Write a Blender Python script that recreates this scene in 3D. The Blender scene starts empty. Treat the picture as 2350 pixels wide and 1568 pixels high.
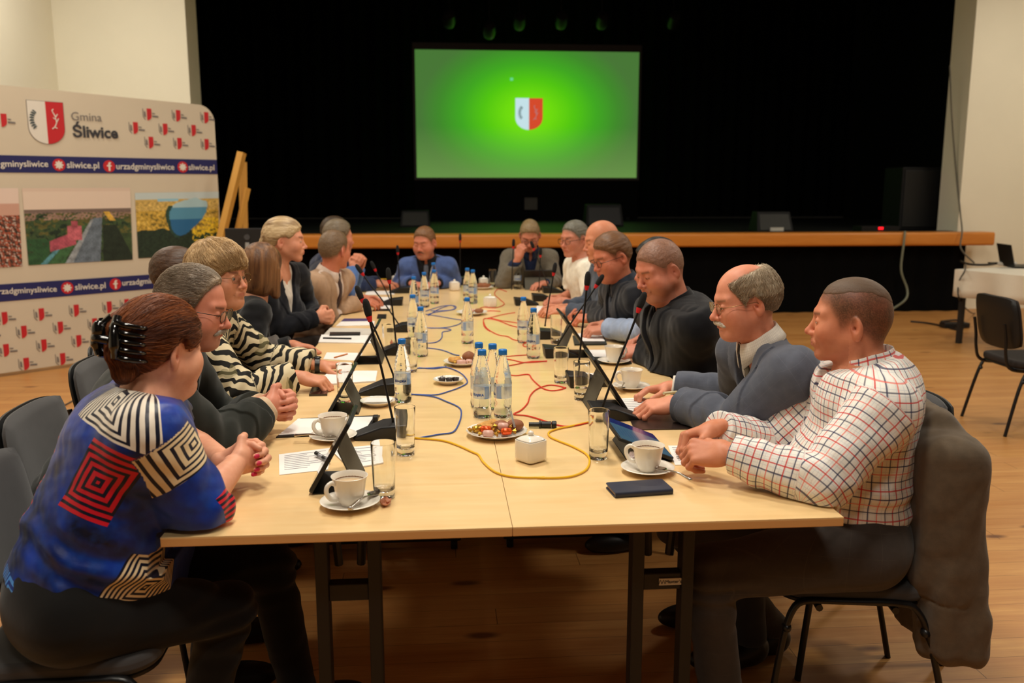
import bpy, math, random
import numpy as np
from mathutils import Vector, Matrix
random.seed(7); RNG=np.random.RandomState(11)
SC=bpy.context.scene; COL=SC.collection
# ---------------------------------------------------------------- camera
FPX=2000.0; IW,IH=2350,1568
PITCH=math.atan(342/FPX); YAW=math.atan(163/math.hypot(FPX,342))
FW=np.array([math.sin(YAW)*math.cos(PITCH),math.cos(YAW)*math.cos(PITCH),-math.sin(PITCH)])
RT=np.array([math.cos(YAW),-math.sin(YAW),0.0]); UPV=np.cross(RT,FW)
CAM=np.array([-0.156,-1.923,1.51])
cam=bpy.data.cameras.new('camera'); camo=bpy.data.objects.new('camera',cam); COL.objects.link(camo)
cam.sensor_width=36.0; cam.lens=FPX/IW*36.0; cam.clip_start=.05; cam.clip_end=60
camo.location=CAM; camo.rotation_euler=(math.pi/2-PITCH,0,-YAW)
cam.dof.use_dof=True; cam.dof.focus_distance=2.75; cam.dof.aperture_fstop=3.2
SC.camera=camo
# ---------------------------------------------------------------- view + world + lights
SC.view_settings.view_transform='Standard'; SC.view_settings.look='None'
SC.view_settings.gamma=1.0; SC.view_settings.exposure=0.0; SC.view_settings.use_curve_mapping=False
W=bpy.data.worlds.new('hall_ambience'); SC.world=W; W.use_nodes=True
W.node_tree.nodes['Background'].inputs[0].default_value=(1.0,.82,.6,1); W.node_tree.nodes['Background'].inputs[1].default_value=0.006
def area(name,loc,size,power,col,rot=(0,0,0),sy=None,spread=math.pi):
    l=bpy.data.lights.new(name,'AREA'); l.energy=power; l.color=col; l.size=size; l.spread=spread
    if sy: l.shape='RECTANGLE'; l.size_y=sy
    o=bpy.data.objects.new(name,l); o.location=loc; o.rotation_euler=rot; COL.objects.link(o); return o
WARM=(1.0,.925,.80)
CEIL=4.6
LIGHTS=[(-.2,-2.6,34),(-.2,-.7,76),(-.2,1.6,80),(-.2,4.2,60),(3.9,.6,55),(3.9,4.0,50),(-3.3,1.6,45),(-3.4,4.9,55),(-3.5,7.0,42),(7.0,6.9,42),(6.4,3.2,38),(2.2,6.9,20)]
for x,y,p in LIGHTS:
    area('ceiling_lamp_light',(x,y,CEIL-.09),.6,p,WARM,sy=.6)

# ---------------------------------------------------------------- pixel helpers (photo pixel -> point)
def ray(px,py): return FW+RT*((px-IW/2)/FPX)-UPV*((py-IH/2)/FPX)
def PZ(px,py,z=.74):
    r=ray(px,py); return CAM+r*((z-CAM[2])/r[2])
def PY(px,py,y):
    r=ray(px,py); return CAM+r*((y-CAM[1])/r[1])
def PD(px,py,zc): return CAM+ray(px,py)*zc
# ---------------------------------------------------------------- materials
def lin(c):
    out=[]
    for v in c:
        v/=255.0; out.append(v/12.92 if v<=.04045 else ((v+.055)/1.055)**2.4)
    return tuple(out)+(1.0,)
class S:
    """tiny shader-math wrapper"""
    nt=None
    def __init__(s,sock): s.k=sock
    @staticmethod
    def op(o,*a,clamp=False):
        n=S.nt.nodes.new('ShaderNodeMath'); n.operation=o; n.use_clamp=clamp
        for i,x in enumerate(a):
            if isinstance(x,S): S.nt.links.new(x.k,n.inputs[i])
            else: n.inputs[i].default_value=float(x)
        return S(n.outputs[0])
    def __add__(a,b): return S.op('ADD',a,b)
    __radd__=__add__
    def __sub__(a,b): return S.op('SUBTRACT',a,b)
    def __rsub__(a,b): return S.op('SUBTRACT',b,a)
    def __mul__(a,b): return S.op('MULTIPLY',a,b)
    __rmul__=__mul__
    def __truediv__(a,b): return S.op('DIVIDE',a,b)
    def __lt__(a,b): return S.op('LESS_THAN',a,b)
    def __gt__(a,b): return S.op('GREATER_THAN',a,b)
    def abs(a): return S.op('ABSOLUTE',a)
    def fr(a): return S.op('FRACT',a)
    def mx(a,b): return S.op('MAXIMUM',a,b)
    def mn(a,b): return S.op('MINIMUM',a,b)
    def sq(a): return S.op('SQRT',a)
    def sin(a): return S.op('SINE',a)
    def cl(a): return S.op('ADD',a,0,clamp=True)
def sep(v):
    n=S.nt.nodes.new('ShaderNodeSeparateXYZ'); S.nt.links.new(v,n.inputs[0]); return S(n.outputs[0]),S(n.outputs[1]),S(n.outputs[2])
def attrv(name):
    n=S.nt.nodes.new('ShaderNodeAttribute'); n.attribute_name=name; return n.outputs['Vector']
def objc():
    n=S.nt.nodes.new('ShaderNodeTexCoord'); return n.outputs['Object']
def vmap(v,scale=(1,1,1),rot=(0,0,0),loc=(0,0,0)):
    n=S.nt.nodes.new('ShaderNodeMapping'); S.nt.links.new(v,n.inputs[0])
    n.inputs['Scale'].default_value=scale; n.inputs['Rotation'].default_value=rot; n.inputs['Location'].default_value=loc
    return n.outputs[0]
def noise(v,scale=5,detail=3,rough=.5,dist=0):
    n=S.nt.nodes.new('ShaderNodeTexNoise'); S.nt.links.new(v,n.inputs['Vector'])
    n.inputs['Scale'].default_value=scale; n.inputs['Detail'].default_value=detail
    n.inputs['Roughness'].default_value=rough; n.inputs['Distortion'].default_value=dist
    return S(n.outputs['Fac'])
def col(c):
    n=S.nt.nodes.new('ShaderNodeRGB'); n.outputs[0].default_value=lin(c) if max(c)>1 else tuple(c)+(1,); return n.outputs[0]
def mix(f,a,b,mode='MIX'):
    n=S.nt.nodes.new('ShaderNodeMix'); n.data_type='RGBA'; n.blend_type=mode
    fs,aa,bb=n.inputs[0],n.inputs[6],n.inputs[7]
    if isinstance(f,S): S.nt.links.new(f.k,fs)
    else: fs.default_value=f
    for s_,x in ((aa,a),(bb,b)):
        if isinstance(x,(tuple,list)): s_.default_value=lin(x)
        else: S.nt.links.new(x,s_)
    return n.outputs[2]
def ramp(f,stops):
    n=S.nt.nodes.new('ShaderNodeValToRGB'); S.nt.links.new(f.k,n.inputs[0]); r=n.color_ramp
    while len(r.elements)<len(stops): r.elements.new(.5)
    for e,(p,c) in zip(r.elements,stops): e.position=p; e.color=lin(c)
    return n.outputs[0]
def newmat(name,rough=.5,metal=0,spec=.5,coat=0,sheen=0,trans=0,ior=1.45,emit=None,estr=0,alpha=1):
    m=bpy.data.materials.new(name); m.use_nodes=True; nt=m.node_tree; S.nt=nt
    b=nt.nodes['Principled BSDF']; I=b.inputs
    I['Roughness'].default_value=rough; I['Metallic'].default_value=metal; I['Specular IOR Level'].default_value=spec
    I['Coat Weight'].default_value=coat; I['Coat Roughness'].default_value=.12; I['Sheen Weight'].default_value=sheen; I['Sheen Roughness'].default_value=.5
    I['Transmission Weight'].default_value=trans; I['IOR'].default_value=ior; I['Alpha'].default_value=alpha
    if emit: I['Emission Color'].default_value=lin(emit); I['Emission Strength'].default_value=estr
    return m,b
def setc(b,sock): 
    if isinstance(sock,(tuple,list)): b.inputs['Base Color'].default_value=lin(sock)
    else: S.nt.links.new(sock,b.inputs['Base Color'])
def bump(b,h,strength=.3,dist=.002):
    n=S.nt.nodes.new('ShaderNodeBump'); n.inputs['Strength'].default_value=strength; n.inputs['Distance'].default_value=dist
    S.nt.links.new(h.k,n.inputs['Height']); S.nt.links.new(n.outputs[0],b.inputs['Normal'])
MC={}
def mat(name,c,rough=.5,var=.12,vs=8,bs=0,bstr=.2,bd=.001,stretch=(1,1,1),**kw):
    """plain surface with slight procedural colour variation and bump"""
    if name in MC: return MC[name]
    m,b=newmat(name,rough,**kw)
    o=vmap(objc(),stretch)
    n=noise(o,vs,4)
    dk=tuple(v*(1-var) for v in c); lt=tuple(min(255,v*(1+var*.6)) for v in c)
    setc(b,mix(n,tuple(max(1.01,x) if max(dk)<=1 else x for x in dk),lt))
    if bs: bump(b,noise(o,bs,3),bstr,bd)
    MC[name]=m; return m
# ---------------------------------------------------------------- objects
def tag(o,label=None,cat=None,group=None,kind=None):
    if label: o['label']=label
    if cat: o['category']=cat
    if group: o['group']=group
    if kind: o['kind']=kind
    return o
def empty(name,loc,rz=0,label=None,cat=None,group=None):
    o=bpy.data.objects.new(name,None); o.empty_display_size=.05; COL.objects.link(o)
    o.location=Vector([float(v) for v in loc]); o.rotation_euler=(0,0,rz); return tag(o,label,cat,group)
def link_mesh(name,v,f,m,parent=None,smooth=True,loc=None,sharp=40,rz=0):
    me=bpy.data.meshes.new(name); me.from_pydata([tuple(map(float,p)) for p in v],[],f); me.update()
    if smooth:
        me.polygons.foreach_set('use_smooth',[True]*len(me.polygons)); me.set_sharp_from_angle(angle=math.radians(sharp))
    o=bpy.data.objects.new(name,me); COL.objects.link(o)
    if m: me.materials.append(m)
    if parent: o.parent=parent
    if loc is not None: o.location=Vector([float(x) for x in loc])
    o.rotation_euler=(0,0,rz)
    return o
def bez(pts,n=8,closed=False):
    """Catmull-Rom resample"""
    P=[np.array(p,float) for p in pts]; out=[]
    m=len(P)
    for i in range(m if closed else m-1):
        if closed: p0,p1,p2,p3=P[i-1],P[i],P[(i+1)%m],P[(i+2)%m]
        else: p0=P[max(i-1,0)]; p1=P[i]; p2=P[i+1]; p3=P[min(i+2,m-1)]
        for k in range(n):
            t=k/n; out.append(.5*((2*p1)+(-p0+p2)*t+(2*p0-5*p1+4*p2-p3)*t*t+(-p0+3*p1-3*p2+p3)*t**3))
    if not closed: out.append(P[-1])
    return out
def frame(d,ref=(0,0,1)):
    d=np.array(d,float); d/=np.linalg.norm(d)+1e-12; r=np.array(ref,float)
    if abs(d@r)>.98: r=np.array((1.,0,0)) if abs(d[0])<.9 else np.array((0,1.,0))
    a=np.cross(r,d); a/=np.linalg.norm(a); b=np.cross(d,a); return a,b,d
class MB:
    def __init__(s): s.v=[]; s.f=[]
    def add(s,v,f,M=None):
        o=len(s.v)
        if M is not None: v=[tuple(M@Vector([float(x) for x in p])) for p in v]
        s.v+= [tuple(map(float,p)) for p in v]; s.f+=[tuple(i+o for i in q) for q in f]; return s
    def box(s,c,d,M=None,rot=None):
        x,y,z=d[0]/2,d[1]/2,d[2]/2
        v=[Vector((sx*x,sy*y,sz*z)) for sz in (-1,1) for sy in (-1,1) for sx in (-1,1)]
        if rot is not None: v=[rot@p for p in v]
        v=[p+Vector([float(k) for k in c]) for p in v]
        return s.add(v,[(0,2,3,1),(4,5,7,6),(0,1,5,4),(2,6,7,3),(0,4,6,2),(1,3,7,5)],M)
    def rbox(s,c,d,r,seg=5,axis=2,M=None):
        """box with corners rounded in the plane normal to axis"""
        a=[i for i in range(3) if i!=axis]; hx,hy=d[a[0]]/2,d[a[1]]/2; poly=[]
        for k,(sx,sy) in enumerate(((1,1),(-1,1),(-1,-1),(1,-1))):
            for j in range(seg+1):
                t=math.pi/2*(k+j/seg); poly.append((sx*(hx-r)+r*math.cos(t),sy*(hy-r)+r*math.sin(t)))
        v=[]
        for z in (-d[axis]/2,d[axis]/2):
            for p in poly:
                q=[0,0,0]; q[a[0]]=p[0]+c[a[0]]; q[a[1]]=p[1]+c[a[1]]; q[axis]=z+c[axis]; v.append(q)
        n=len(poly); f=[tuple(range(n-1,-1,-1)),tuple(range(n,2*n))]+[(i,(i+1)%n,n+(i+1)%n,n+i) for i in range(n)]
        return s.add(v,f,M)
    def tube(s,pts,r,n=8,closed=False,sx=1,ref=(0,0,1),M=None):
        P=[np.array(p,float) for p in pts]; m=len(P); rr=r if hasattr(r,'__len__') else [r]*m
        v=[];a=None
        for i in range(m):
            if closed: d=P[(i+1)%m]-P[i-1]
            else: d=P[min(i+1,m-1)]-P[max(i-1,0)]
            d=d/(np.linalg.norm(d)+1e-12)
            if a is None: a,b,_=frame(d,ref)
            else:
                a=a-d*(a@d); a/=np.linalg.norm(a)+1e-12; b=np.cross(d,a)
            for k in range(n):
                t=2*math.pi*k/n; v.append(P[i]+a*(math.cos(t)*rr[i]*sx)+b*(math.sin(t)*rr[i]))
        f=[]
        for i in range(m if closed else m-1):
            j=(i+1)%m
            for k in range(n):
                l=(k+1)%n; f.append((i*n+k,i*n+l,j*n+l,j*n+k))
        if not closed: f+=[tuple(range(n-1,-1,-1)),tuple(range((m-1)*n,m*n))]
        return s.add(v,f,M)
    def lathe(s,prof,n=24,c=(0,0,0),M=None,close=False,mod=None):
        v=[]
        for (r,z) in prof:
            for k in range(n):
                t=2*math.pi*k/n; q=r*(mod(t,z) if mod else 1); v.append((c[0]+q*math.cos(t),c[1]+q*math.sin(t),c[2]+z))
        f=[]; m=len(prof)
        for i in range(m if close else m-1):
            j=(i+1)%m
            for k in range(n):
                l=(k+1)%n; f.append((i*n+k,i*n+l,j*n+l,j*n+k))
        if not close:
            if prof[0][0]>1e-5: f.append(tuple(range(n-1,-1,-1)))
            if prof[-1][0]>1e-5: f.append(tuple(range((m-1)*n,m*n)))
        return s.add(v,f,M)
    def ell(s,c,r,n=16,m=10,rot=None,M=None):
        v=[];f=[]
        for i in range(m+1):
            ph=math.pi*i/m
            for k in range(n):
                t=2*math.pi*k/n; p=Vector((r[0]*math.sin(ph)*math.cos(t),r[1]*math.sin(ph)*math.sin(t),r[2]*math.cos(ph)))
                if rot is not None: p=rot@p
                v.append((p[0]+c[0],p[1]+c[1],p[2]+c[2]))
        for i in range(m):
            for k in range(n):
                l=(k+1)%n; f.append((i*n+k,(i+1)*n+k,(i+1)*n+l,i*n+l))
        return s.add(v,f,M)
    def prism(s,poly,z0,z1,M=None):
        n=len(poly); v=[(p[0],p[1],z0) for p in poly]+[(p[0],p[1],z1) for p in poly]
        f=[tuple(range(n-1,-1,-1)),tuple(range(n,2*n))]+[(i,(i+1)%n,n+(i+1)%n,n+i) for i in range(n)]
        return s.add(v,f,M)
    def build(s,name,m,parent=None,smooth=True,bev=0,loc=None,rz=0,sharp=40,seg=2):
        o=link_mesh(name,s.v,s.f,m,parent,smooth,loc,sharp,rz)
        if bev:
            k=o.modifiers.new('bevel','BEVEL'); k.width=bev; k.segments=seg; k.limit_method='ANGLE'; k.angle_limit=math.radians(40); k.harden_normals=False
        return o
def text_geo(txt,size,bold=0,extr=.0,align='CENTER',spacing=1.0):
    cu=bpy.data.curves.new('t','FONT'); cu.body=txt; cu.size=size; cu.align_x=align; cu.align_y='CENTER'; cu.offset=bold; cu.extrude=extr; cu.resolution_u=3; cu.space_character=spacing
    o=bpy.data.objects.new('t',cu); COL.objects.link(o); dg=bpy.context.evaluated_depsgraph_get(); e=o.evaluated_get(dg); me=e.to_mesh()
    v=[tuple(q.co) for q in me.vertices]; f=[tuple(p.vertices) for p in me.polygons]; e.to_mesh_clear()
    bpy.data.objects.remove(o); bpy.data.curves.remove(cu); return v,f
def dup_tree(o,loc=None,rz=None,parent=None,**kw):
    c=o.copy(); COL.objects.link(c); c.parent=parent
    if loc is not None: c.location=Vector([float(v) for v in loc])
    if rz is not None: c.rotation_euler=(0,0,rz)
    tag(c,**kw)
    for ch in [x for x in bpy.data.objects if x.parent==o and x is not c]: dup_tree(ch,parent=c)
    return c
# ---------------------------------------------------------------- the hall
def st(o): o['kind']='structure'; return o
def slab(name,c,d,m): 
    mb=MB(); mb.box((0,0,0),d); o=mb.build(name,m,smooth=False,loc=c); return st(o)
def m_floor():
    m,b=newmat('pine_floorboards',.38,spec=.45); o=objc(); x,y,z=sep(o)
    W_=.118; row=S.op('FLOOR',y/W_); wn=S.nt.nodes.new('ShaderNodeTexWhiteNoise'); wn.noise_dimensions='1D'; S.nt.links.new(row.k,wn.inputs['W']); rv=S(wn.outputs['Value'])
    cb=S.nt.nodes.new('ShaderNodeCombineXYZ'); S.nt.links.new((x*.55+rv*9).k,cb.inputs[0]); S.nt.links.new((y*9).k,cb.inputs[1]); S.nt.links.new(row.k,cb.inputs[2])
    g=noise(cb.outputs[0],2.2,6,.6,.7); g2=noise(cb.outputs[0],9,4,.6,.3)
    c=mix((g*1.5-.25).cl(),(170,108,50),(218,166,98)); c=mix((g2*1.8-.7).cl()*.6,c,(168,104,50)); c=mix(rv*.40,c,(166,106,54))
    kv=vmap(o,(1.9,5.0,1)); vo=S.nt.nodes.new('ShaderNodeTexVoronoi'); S.nt.links.new(kv,vo.inputs['Vector']); vo.inputs['Scale'].default_value=1.0
    kn=S(vo.outputs['Distance']); kg=noise(o,1.1,2); c=mix(((.150-kn)*14).cl()*(kg>.42)*.9,c,(98,54,26))
    jl=((y/W_).fr()<.016); jx=(((x+rv*2.4)/2.4).fr()<.0015); c=mix(jl.mx(jx)*.7,c,(92,58,30)); setc(b,c)
    S.nt.links.new((g*.18+.30).k,b.inputs['Roughness']); bump(b,1-jl.mx(jx)+g*.2,.3,.002); return m
def m_paint(name,c,rough=.7):
    return mat(name,c,rough,var=.03,vs=1.3,bs=220,bstr=.08,bd=.001)
wallm=m_paint('cream_wall_paint',(240,234,212)); 
slab('floor',(1.0,2.6,-.05),(15,14.4,.1),m_floor())
slab('ceiling',(1.0,2.6,CEIL+.1),(15,14.4,.2),m_paint('dim_ceiling_paint',(96,90,80)))
WY=8.95   # face of the proscenium wall
LX=PY(437,230,WY)[0]; RX=PY(2217,300,WY)[0]; SX0=PY(125,100,WY)[0]; SX1=8.3
slab('wall_front_left',((SX0+LX)/2-.2,WY+.24,CEIL/2),(LX-SX0+.4,.48,CEIL),wallm)
slab('wall_front_right',((RX+SX1)/2,WY+.24,CEIL/2),(SX1-RX,.48,CEIL),wallm)
slab('wall_left',(SX0-.1,2.6,CEIL/2),(.2,14.2,CEIL),wallm); slab('wall_right',(SX1-.1,2.6,CEIL/2),(.2,14.2,CEIL),wallm)
slab('wall_back',(1.0,-4.4,CEIL/2),(14.5,.2,CEIL),m_paint('brown_back_wall_paint',(70,60,50)))
blk=mat('black_stage_drape',(7,7,7),.95,var=.2,vs=3,spec=.1); blk2=mat('black_stage_paint',(9,9,9),.7,var=.2,vs=3,spec=.25)
BY=15.6
def drape(name,x0,x1,y,z0,z1,axis='x',amp=.05,seed=0):
    mb=MB(); n=int(abs(x1-x0)/.045); r=random.Random(seed); v=[];ph=0
    for i in range(n+1):
        t=i/n; ph+=.75+r.random()*.5; q=x0+(x1-x0)*t; o_=amp*math.sin(ph)
        for z in (z0,z1): v.append((q,y+o_,z) if axis=='x' else (y+o_,q,z))
    v+= [ (p_[0],p_[1]+.02,p_[2]) if axis=='x' else (p_[0]+.02,p_[1],p_[2]) for p_ in v]; k=2*(n+1)
    f=[(2*i,2*i+2,2*i+3,2*i+1) for i in range(n)]+[(k+2*i,k+2*i+1,k+2*i+3,k+2*i+2) for i in range(n)]
    f+=[(2*i,k+2*i,k+2*i+2,2*i+2) for i in range(n)]+[(2*i+1,2*i+3,k+2*i+3,k+2*i+1) for i in range(n)]
    mb.add(v,f); return mb.build(name,blk,sharp=60)
STZ=1.02
st(drape('wall_stage_back',LX-1.6,RX+1.6,BY,STZ,CEIL+.9,seed=1))
slab('wall_stage_left',(LX-1.75,12.4,2.8),(.1,6.9,5.6),blk2); slab('wall_stage_right',(RX+1.75,12.4,2.8),(.1,6.9,5.6),blk2)
slab('ceiling_stage',(1.6,12.4,CEIL+.96),(13,6.9,.1),blk2)
# stage platform: black floor, black skirt and the orange timber edge
slab('stage_floor',((LX+RX)/2,12.45,STZ-.06),(RX-LX+3.4,6.3,.08),mat('stage_floor_black',(14,14,13),.55,var=.3,vs=5,spec=.5))
SF=8.55
st(drape('trim_stage_skirt',PY(120,600,SF)[0],RX+.02,SF+.22,0.0,STZ-.17,amp=.02,seed=2))
def m_timber():
    m,b=newmat('varnished_timber_edge',.35,spec=.5); o=vmap(objc(),(.8,9,9)); n=noise(o,3,5,.6,.8); setc(b,mix(n,(188,108,34),(222,146,62))); bump(b,n,.1,.001); return m
tim=m_timber()
def beam(x0,x1,name):
    mb=MB(); L=x1-x0; mb.rbox((0,0,0),(L,.30,.165),.03,axis=0); o=mb.build(name,tim,loc=((x0+x1)/2,SF+.13,STZ-.082),bev=.004); st(o)
bx=[PY(120,540,SF)[0],PY(1056,540,SF)[0],RX+.24]
beam(bx[0],bx[1]-.004,'trim_1'); beam(bx[1]+.004,bx[2],'trim_2')
slab('trim_stage_apron',((bx[0]+RX)/2,SF+.4,STZ-.03),(RX-bx[0],.5,.05),MC['stage_floor_black'])
# projection screen with projected picture
SY=14.2
a=PY(957,410,SY); b_=PY(1467,117,SY); cx=(a[0]+b_[0])/2; W2=(b_[0]-a[0])/2; zt=PY(1212,117,SY)[2]; zb=PY(1212,408,SY)[2]
scr=empty('projection_screen',(cx,SY,zb-1.4),0,'large projection screen on the stage, green slide with red and white shield','projection screen')
hz=(zt-zb)/2; mz=(zt+zb)/2-(zb-1.4)
def m_slide():
    m,b=newmat('projected_green_slide',.9); x,y,z=sep(objc()); dx=(x-.02)/W2; dz=(z-mz)/hz-.02
    r=(dx*dx*1.05+dz*dz*.62).sq(); c=ramp(r,[(.0,(128,236,10)),(.22,(112,226,12)),(.42,(84,204,16)),(.62,(66,172,34)),(.82,(66,142,44)),(1.0,(74,122,56))])
    c=mix(((-.2-dz)*.6).cl(),c,(132,172,90)); setc(b,(20,20,20)); S.nt.links.new(c,b.inputs['Emission Color']); b.inputs['Emission Strength'].default_value=.92; return m
mb=MB(); mb.box((0,0,mz),(2*W2,.02,2*hz)); mb.build('picture',m_slide(),scr,smooth=False)
fr=MB(); e=.045
for sx in (-1,1): fr.box((sx*(W2+e/2),0,mz+.03),(e,.04,2*hz+2*e+.06))
fr.box((0,0,mz-hz-e/2),(2*W2,.04,e)); fr.box((0,0,mz+hz+.06),(2*W2+2*e,.05,.12)); fr.build('frame',mat('screen_frame_brown',(34,22,17),.6),scr,smooth=False)
for sx in (-1,1):
    lg=MB(); lg.box((sx*W2*.9,.08,(mz-hz)/2-.05),(.05,.05,mz-hz+.2)); lg.box((sx*W2*.9,.05,-.0+.02+STZ-(zb-1.4)),(.05,.7,.04)); lg.build('stand',blk2,scr,smooth=False)
valn=MB(); valn.box((0,.06,(mz-hz)/2+.0),(2*W2+.1,.015,mz-hz-.1)); valn.build('lower_drape',blk,scr,smooth=False)
def emm(name,c,s=.9): m,b=newmat(name,.9,emit=c,estr=s); setc(b,(10,10,10)); return m
def shield(w,h,n=14):
    pts=[(-w/2,h/2),(w/2,h/2)]
    for i in range(n+1):
        t=math.pi*i/n; pts.append((w/2*math.cos(t),-h*.12-h*.38*math.sin(t)))
    return pts
def half(pts,sg):
    out=[]; 
    for p_ in pts:
        if p_[0]*sg>=-1e-6: out.append(p_)
    mn=min(p_[1] for p_ in pts); h=max(p_[1] for p_ in pts)
    if sg>0: out=[(0,h)]+[q for q in out if abs(q[0])>1e-6 or q[1]<h-1e-6]; out=[q for q in out]
    else: out=[out[0],(0,h)]+out[1:]
    return out
def leafbranch(sc,flip=1):
    """curved stem with spiky leaves: list of polygons"""
    P=[]
    for i in range(9):
        a=math.radians(120+i*15); x=.20*math.cos(a)*1.1; y=.30*math.sin(a); P.append((x,y))
    polys=[]
    for i in range(len(P)-1):
        (x0,y0),(x1,y1)=P[i],P[i+1]; polys.append([(x0-.008,y0),(x1-.008,y1),(x1+.008,y1),(x0+.008,y0)])
        for k in (-1,1):
            a=math.atan2(y1-y0,x1-x0)+k*1.1; L=.085; nx,ny=-math.sin(a),math.cos(a); mx_,my_=x0+math.cos(a)*L*.5,y0+math.sin(a)*L*.5
            polys.append([(x0,y0),(mx_+nx*.024,my_+ny*.024),(x0+math.cos(a)*L,y0+math.sin(a)*L),(mx_-nx*.024,my_-ny*.024)])
    return [[(p_[0]*sc*flip,p_[1]*sc) for p_ in q] for q in polys]
def antler(sc):
    segs=[((-.06,-.30),(.02,-.24)),((.02,-.24),(.09,-.10)),((.09,-.10),(.06,.10)),((.06,.10),(-.03,.28)),((.09,-.08),(.16,.04)),((.07,.08),(.14,.18)),((-.03,.28),(.02,.33)),((.02,-.24),(.10,-.28)),((.075,.0),(-.01,.06))]
    out=[]
    for (x0,y0),(x1,y1) in segs:
        a=math.atan2(y1-y0,x1-x0); nx,ny=-math.sin(a)*.018,math.cos(a)*.018; out.append([((x0+nx)*sc,(y0+ny)*sc),((x0-nx)*sc,(y0-ny)*sc),((x1-nx*.6)*sc,(y1-ny*.6)*sc),((x1+nx*.6)*sc,(y1+ny*.6)*sc)])
    return out
def flatpoly(mb,poly,cx_,cz,y,t=.004,M=None):
    """polygon in the x/z plane facing -y"""
    if sum((poly[i][0]*poly[(i+1)%len(poly)][1]-poly[(i+1)%len(poly)][0]*poly[i][1]) for i in range(len(poly)))<0: poly=poly[::-1]
    n=len(poly); v=[(p_[0]+cx_,y,p_[1]+cz) for p_ in poly]+[(p_[0]+cx_,y+t,p_[1]+cz) for p_ in poly]
    mb.add(v,[tuple(range(n)),tuple(range(2*n-1,n-1,-1))]+[(i,n+i,n+(i+1)%n,(i+1)%n) for i in range(n)],M)
sxp=(PY(1214,262,SY)-np.array((cx,0,zb-1.4))); sw_=PY(1246,262,SY)[0]-PY(1183,262,SY)[0]; shh=PY(1214,226,SY)[2]-PY(1214,299,SY)[2]
S1=shield(sw_,shh)
q=MB(); flatpoly(q,half(S1,-1),sxp[0],sxp[2],-.018); q.build('shield_left_half',emm('slide_white',(206,236,242)),scr,smooth=False)
q=MB(); flatpoly(q,half(S1,1),sxp[0],sxp[2],-.018); q.build('shield_right_half',emm('slide_red',(222,78,46)),scr,smooth=False)
q=MB(); [flatpoly(q,pl,sxp[0]-sw_*.17,sxp[2]+.02,-.024) for pl in leafbranch(shh*.72)]; q.build('leaf_branch',emm('slide_dark_green',(18,66,60)),scr,smooth=False)
q=MB(); [flatpoly(q,pl,sxp[0]+sw_*.20,sxp[2]+.02,-.024) for pl in antler(shh*.72)]; q.build('antler_mark',emm('slide_grey',(182,130,130)),scr,smooth=False)
q=MB(); cp=PY(1174,182,SY); q.box((cp[0]-cx,-.015,cp[2]-(zb-1.4)),(.055,.006,.05)); q.build('cursor',emm('slide_cursor',(110,226,150)),scr,smooth=False)
# stage lamps in the grid (dark boxes hanging under the stage ceiling)
for i,(px,py) in enumerate(((1031,47),(1192,52),(1123,72),(1288,50),(1382,50),(1545,50))):
    q=PY(px,py,13.0+.2*(i%2)); r=empty('stage_lantern',q,0,['leftmost','third','second','fourth','fifth','rightmost'][i]+' of the unlit lanterns hanging in a row above the screen','stage light','unlit lanterns above the stage')
    mb=MB(); mb.lathe([(.0,-.10),(.09,-.10),(.11,0),(.09,.14),(.0,.16)],16,M=Matrix.Rotation(math.radians(60),4,'X')); mb.build('lamp_housing',mat('lantern_black',(26,24,22),.4),r)
    mb=MB(); mb.tube([(0,0,.1),(0,0,CEIL+.9-q[2])],.012,6); mb.build('hanging_rod',blk2,r)
bar=MB(); bar.tube([(LX-1.5,13.1,CEIL+.3),(RX+1.5,13.1,CEIL+.3)],.025,8); tag(bar.build('lighting_bar',blk2),'black lighting bar across the stage above the screen','bar')
# wedge monitors, loudspeaker, lit gear on the stage
cab=mat('speaker_cabinet_black',(13,13,13),.6,spec=.3); grl=mat('speaker_grille',(22,22,21),.5,var=.3,vs=300)
grn=mat('dark_grey_panel',(40,40,34),.55)
def wedge(px,py,y,w,h,label,m2):
    q=PY(px,py,y); r=empty('stage_monitor',(q[0],y,STZ-.02),0,label,'stage monitor speaker','wedge monitors on the stage floor'); mb=MB()
    mb.add([(-w/2,0,0),(w/2,0,0),(w/2,.35,0),(-w/2,.35,0),(-w/2*.9,.1,h),(w/2*.9,.1,h),(w/2*.9,.3,h),(-w/2*.9,.3,h)],[(0,3,2,1),(4,5,6,7),(0,1,5,4),(1,2,6,5),(2,3,7,6),(3,0,4,7)]); mb.build('cabinet',cab,r,smooth=False,bev=.01)
    mb=MB(); mb.add([(-w*.42,-.004,.02),(w*.42,-.004,.02),(w*.39,.094,h*.93),(-w*.39,.094,h*.93),(-w*.42,.02,.02),(w*.42,.02,.02),(w*.39,.12,h*.93),(-w*.39,.12,h*.93)],[(0,1,2,3),(7,6,5,4),(0,4,5,1),(1,5,6,2),(2,6,7,3),(3,7,4,0)]); mb.build('grille',m2,r,smooth=False)
    return r
wedge(953,525,11.5,.46,.24,'grey-fronted wedge monitor on the stage behind the man in the blue suit',grn)
wedge(1388,525,11.5,.60,.33,'tall dark wedge monitor on the stage behind the bald man',grl)
r=wedge(1780,528,9.4,.50,.26,'wedge monitor near the stage edge with a white label below it',grn)
mb=MB(); mb.box((0,-.04,.03),(.18,.02,.05)); mb.build('label_plate',mat('white_label',(196,192,180),.6),r,smooth=False)
q=PY(2112,529,9.7); wz=PY(2112,380,9.7)[2]-STZ; ww=PY(2165,450,9.7)[0]-PY(2056,450,9.7)[0]
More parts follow.
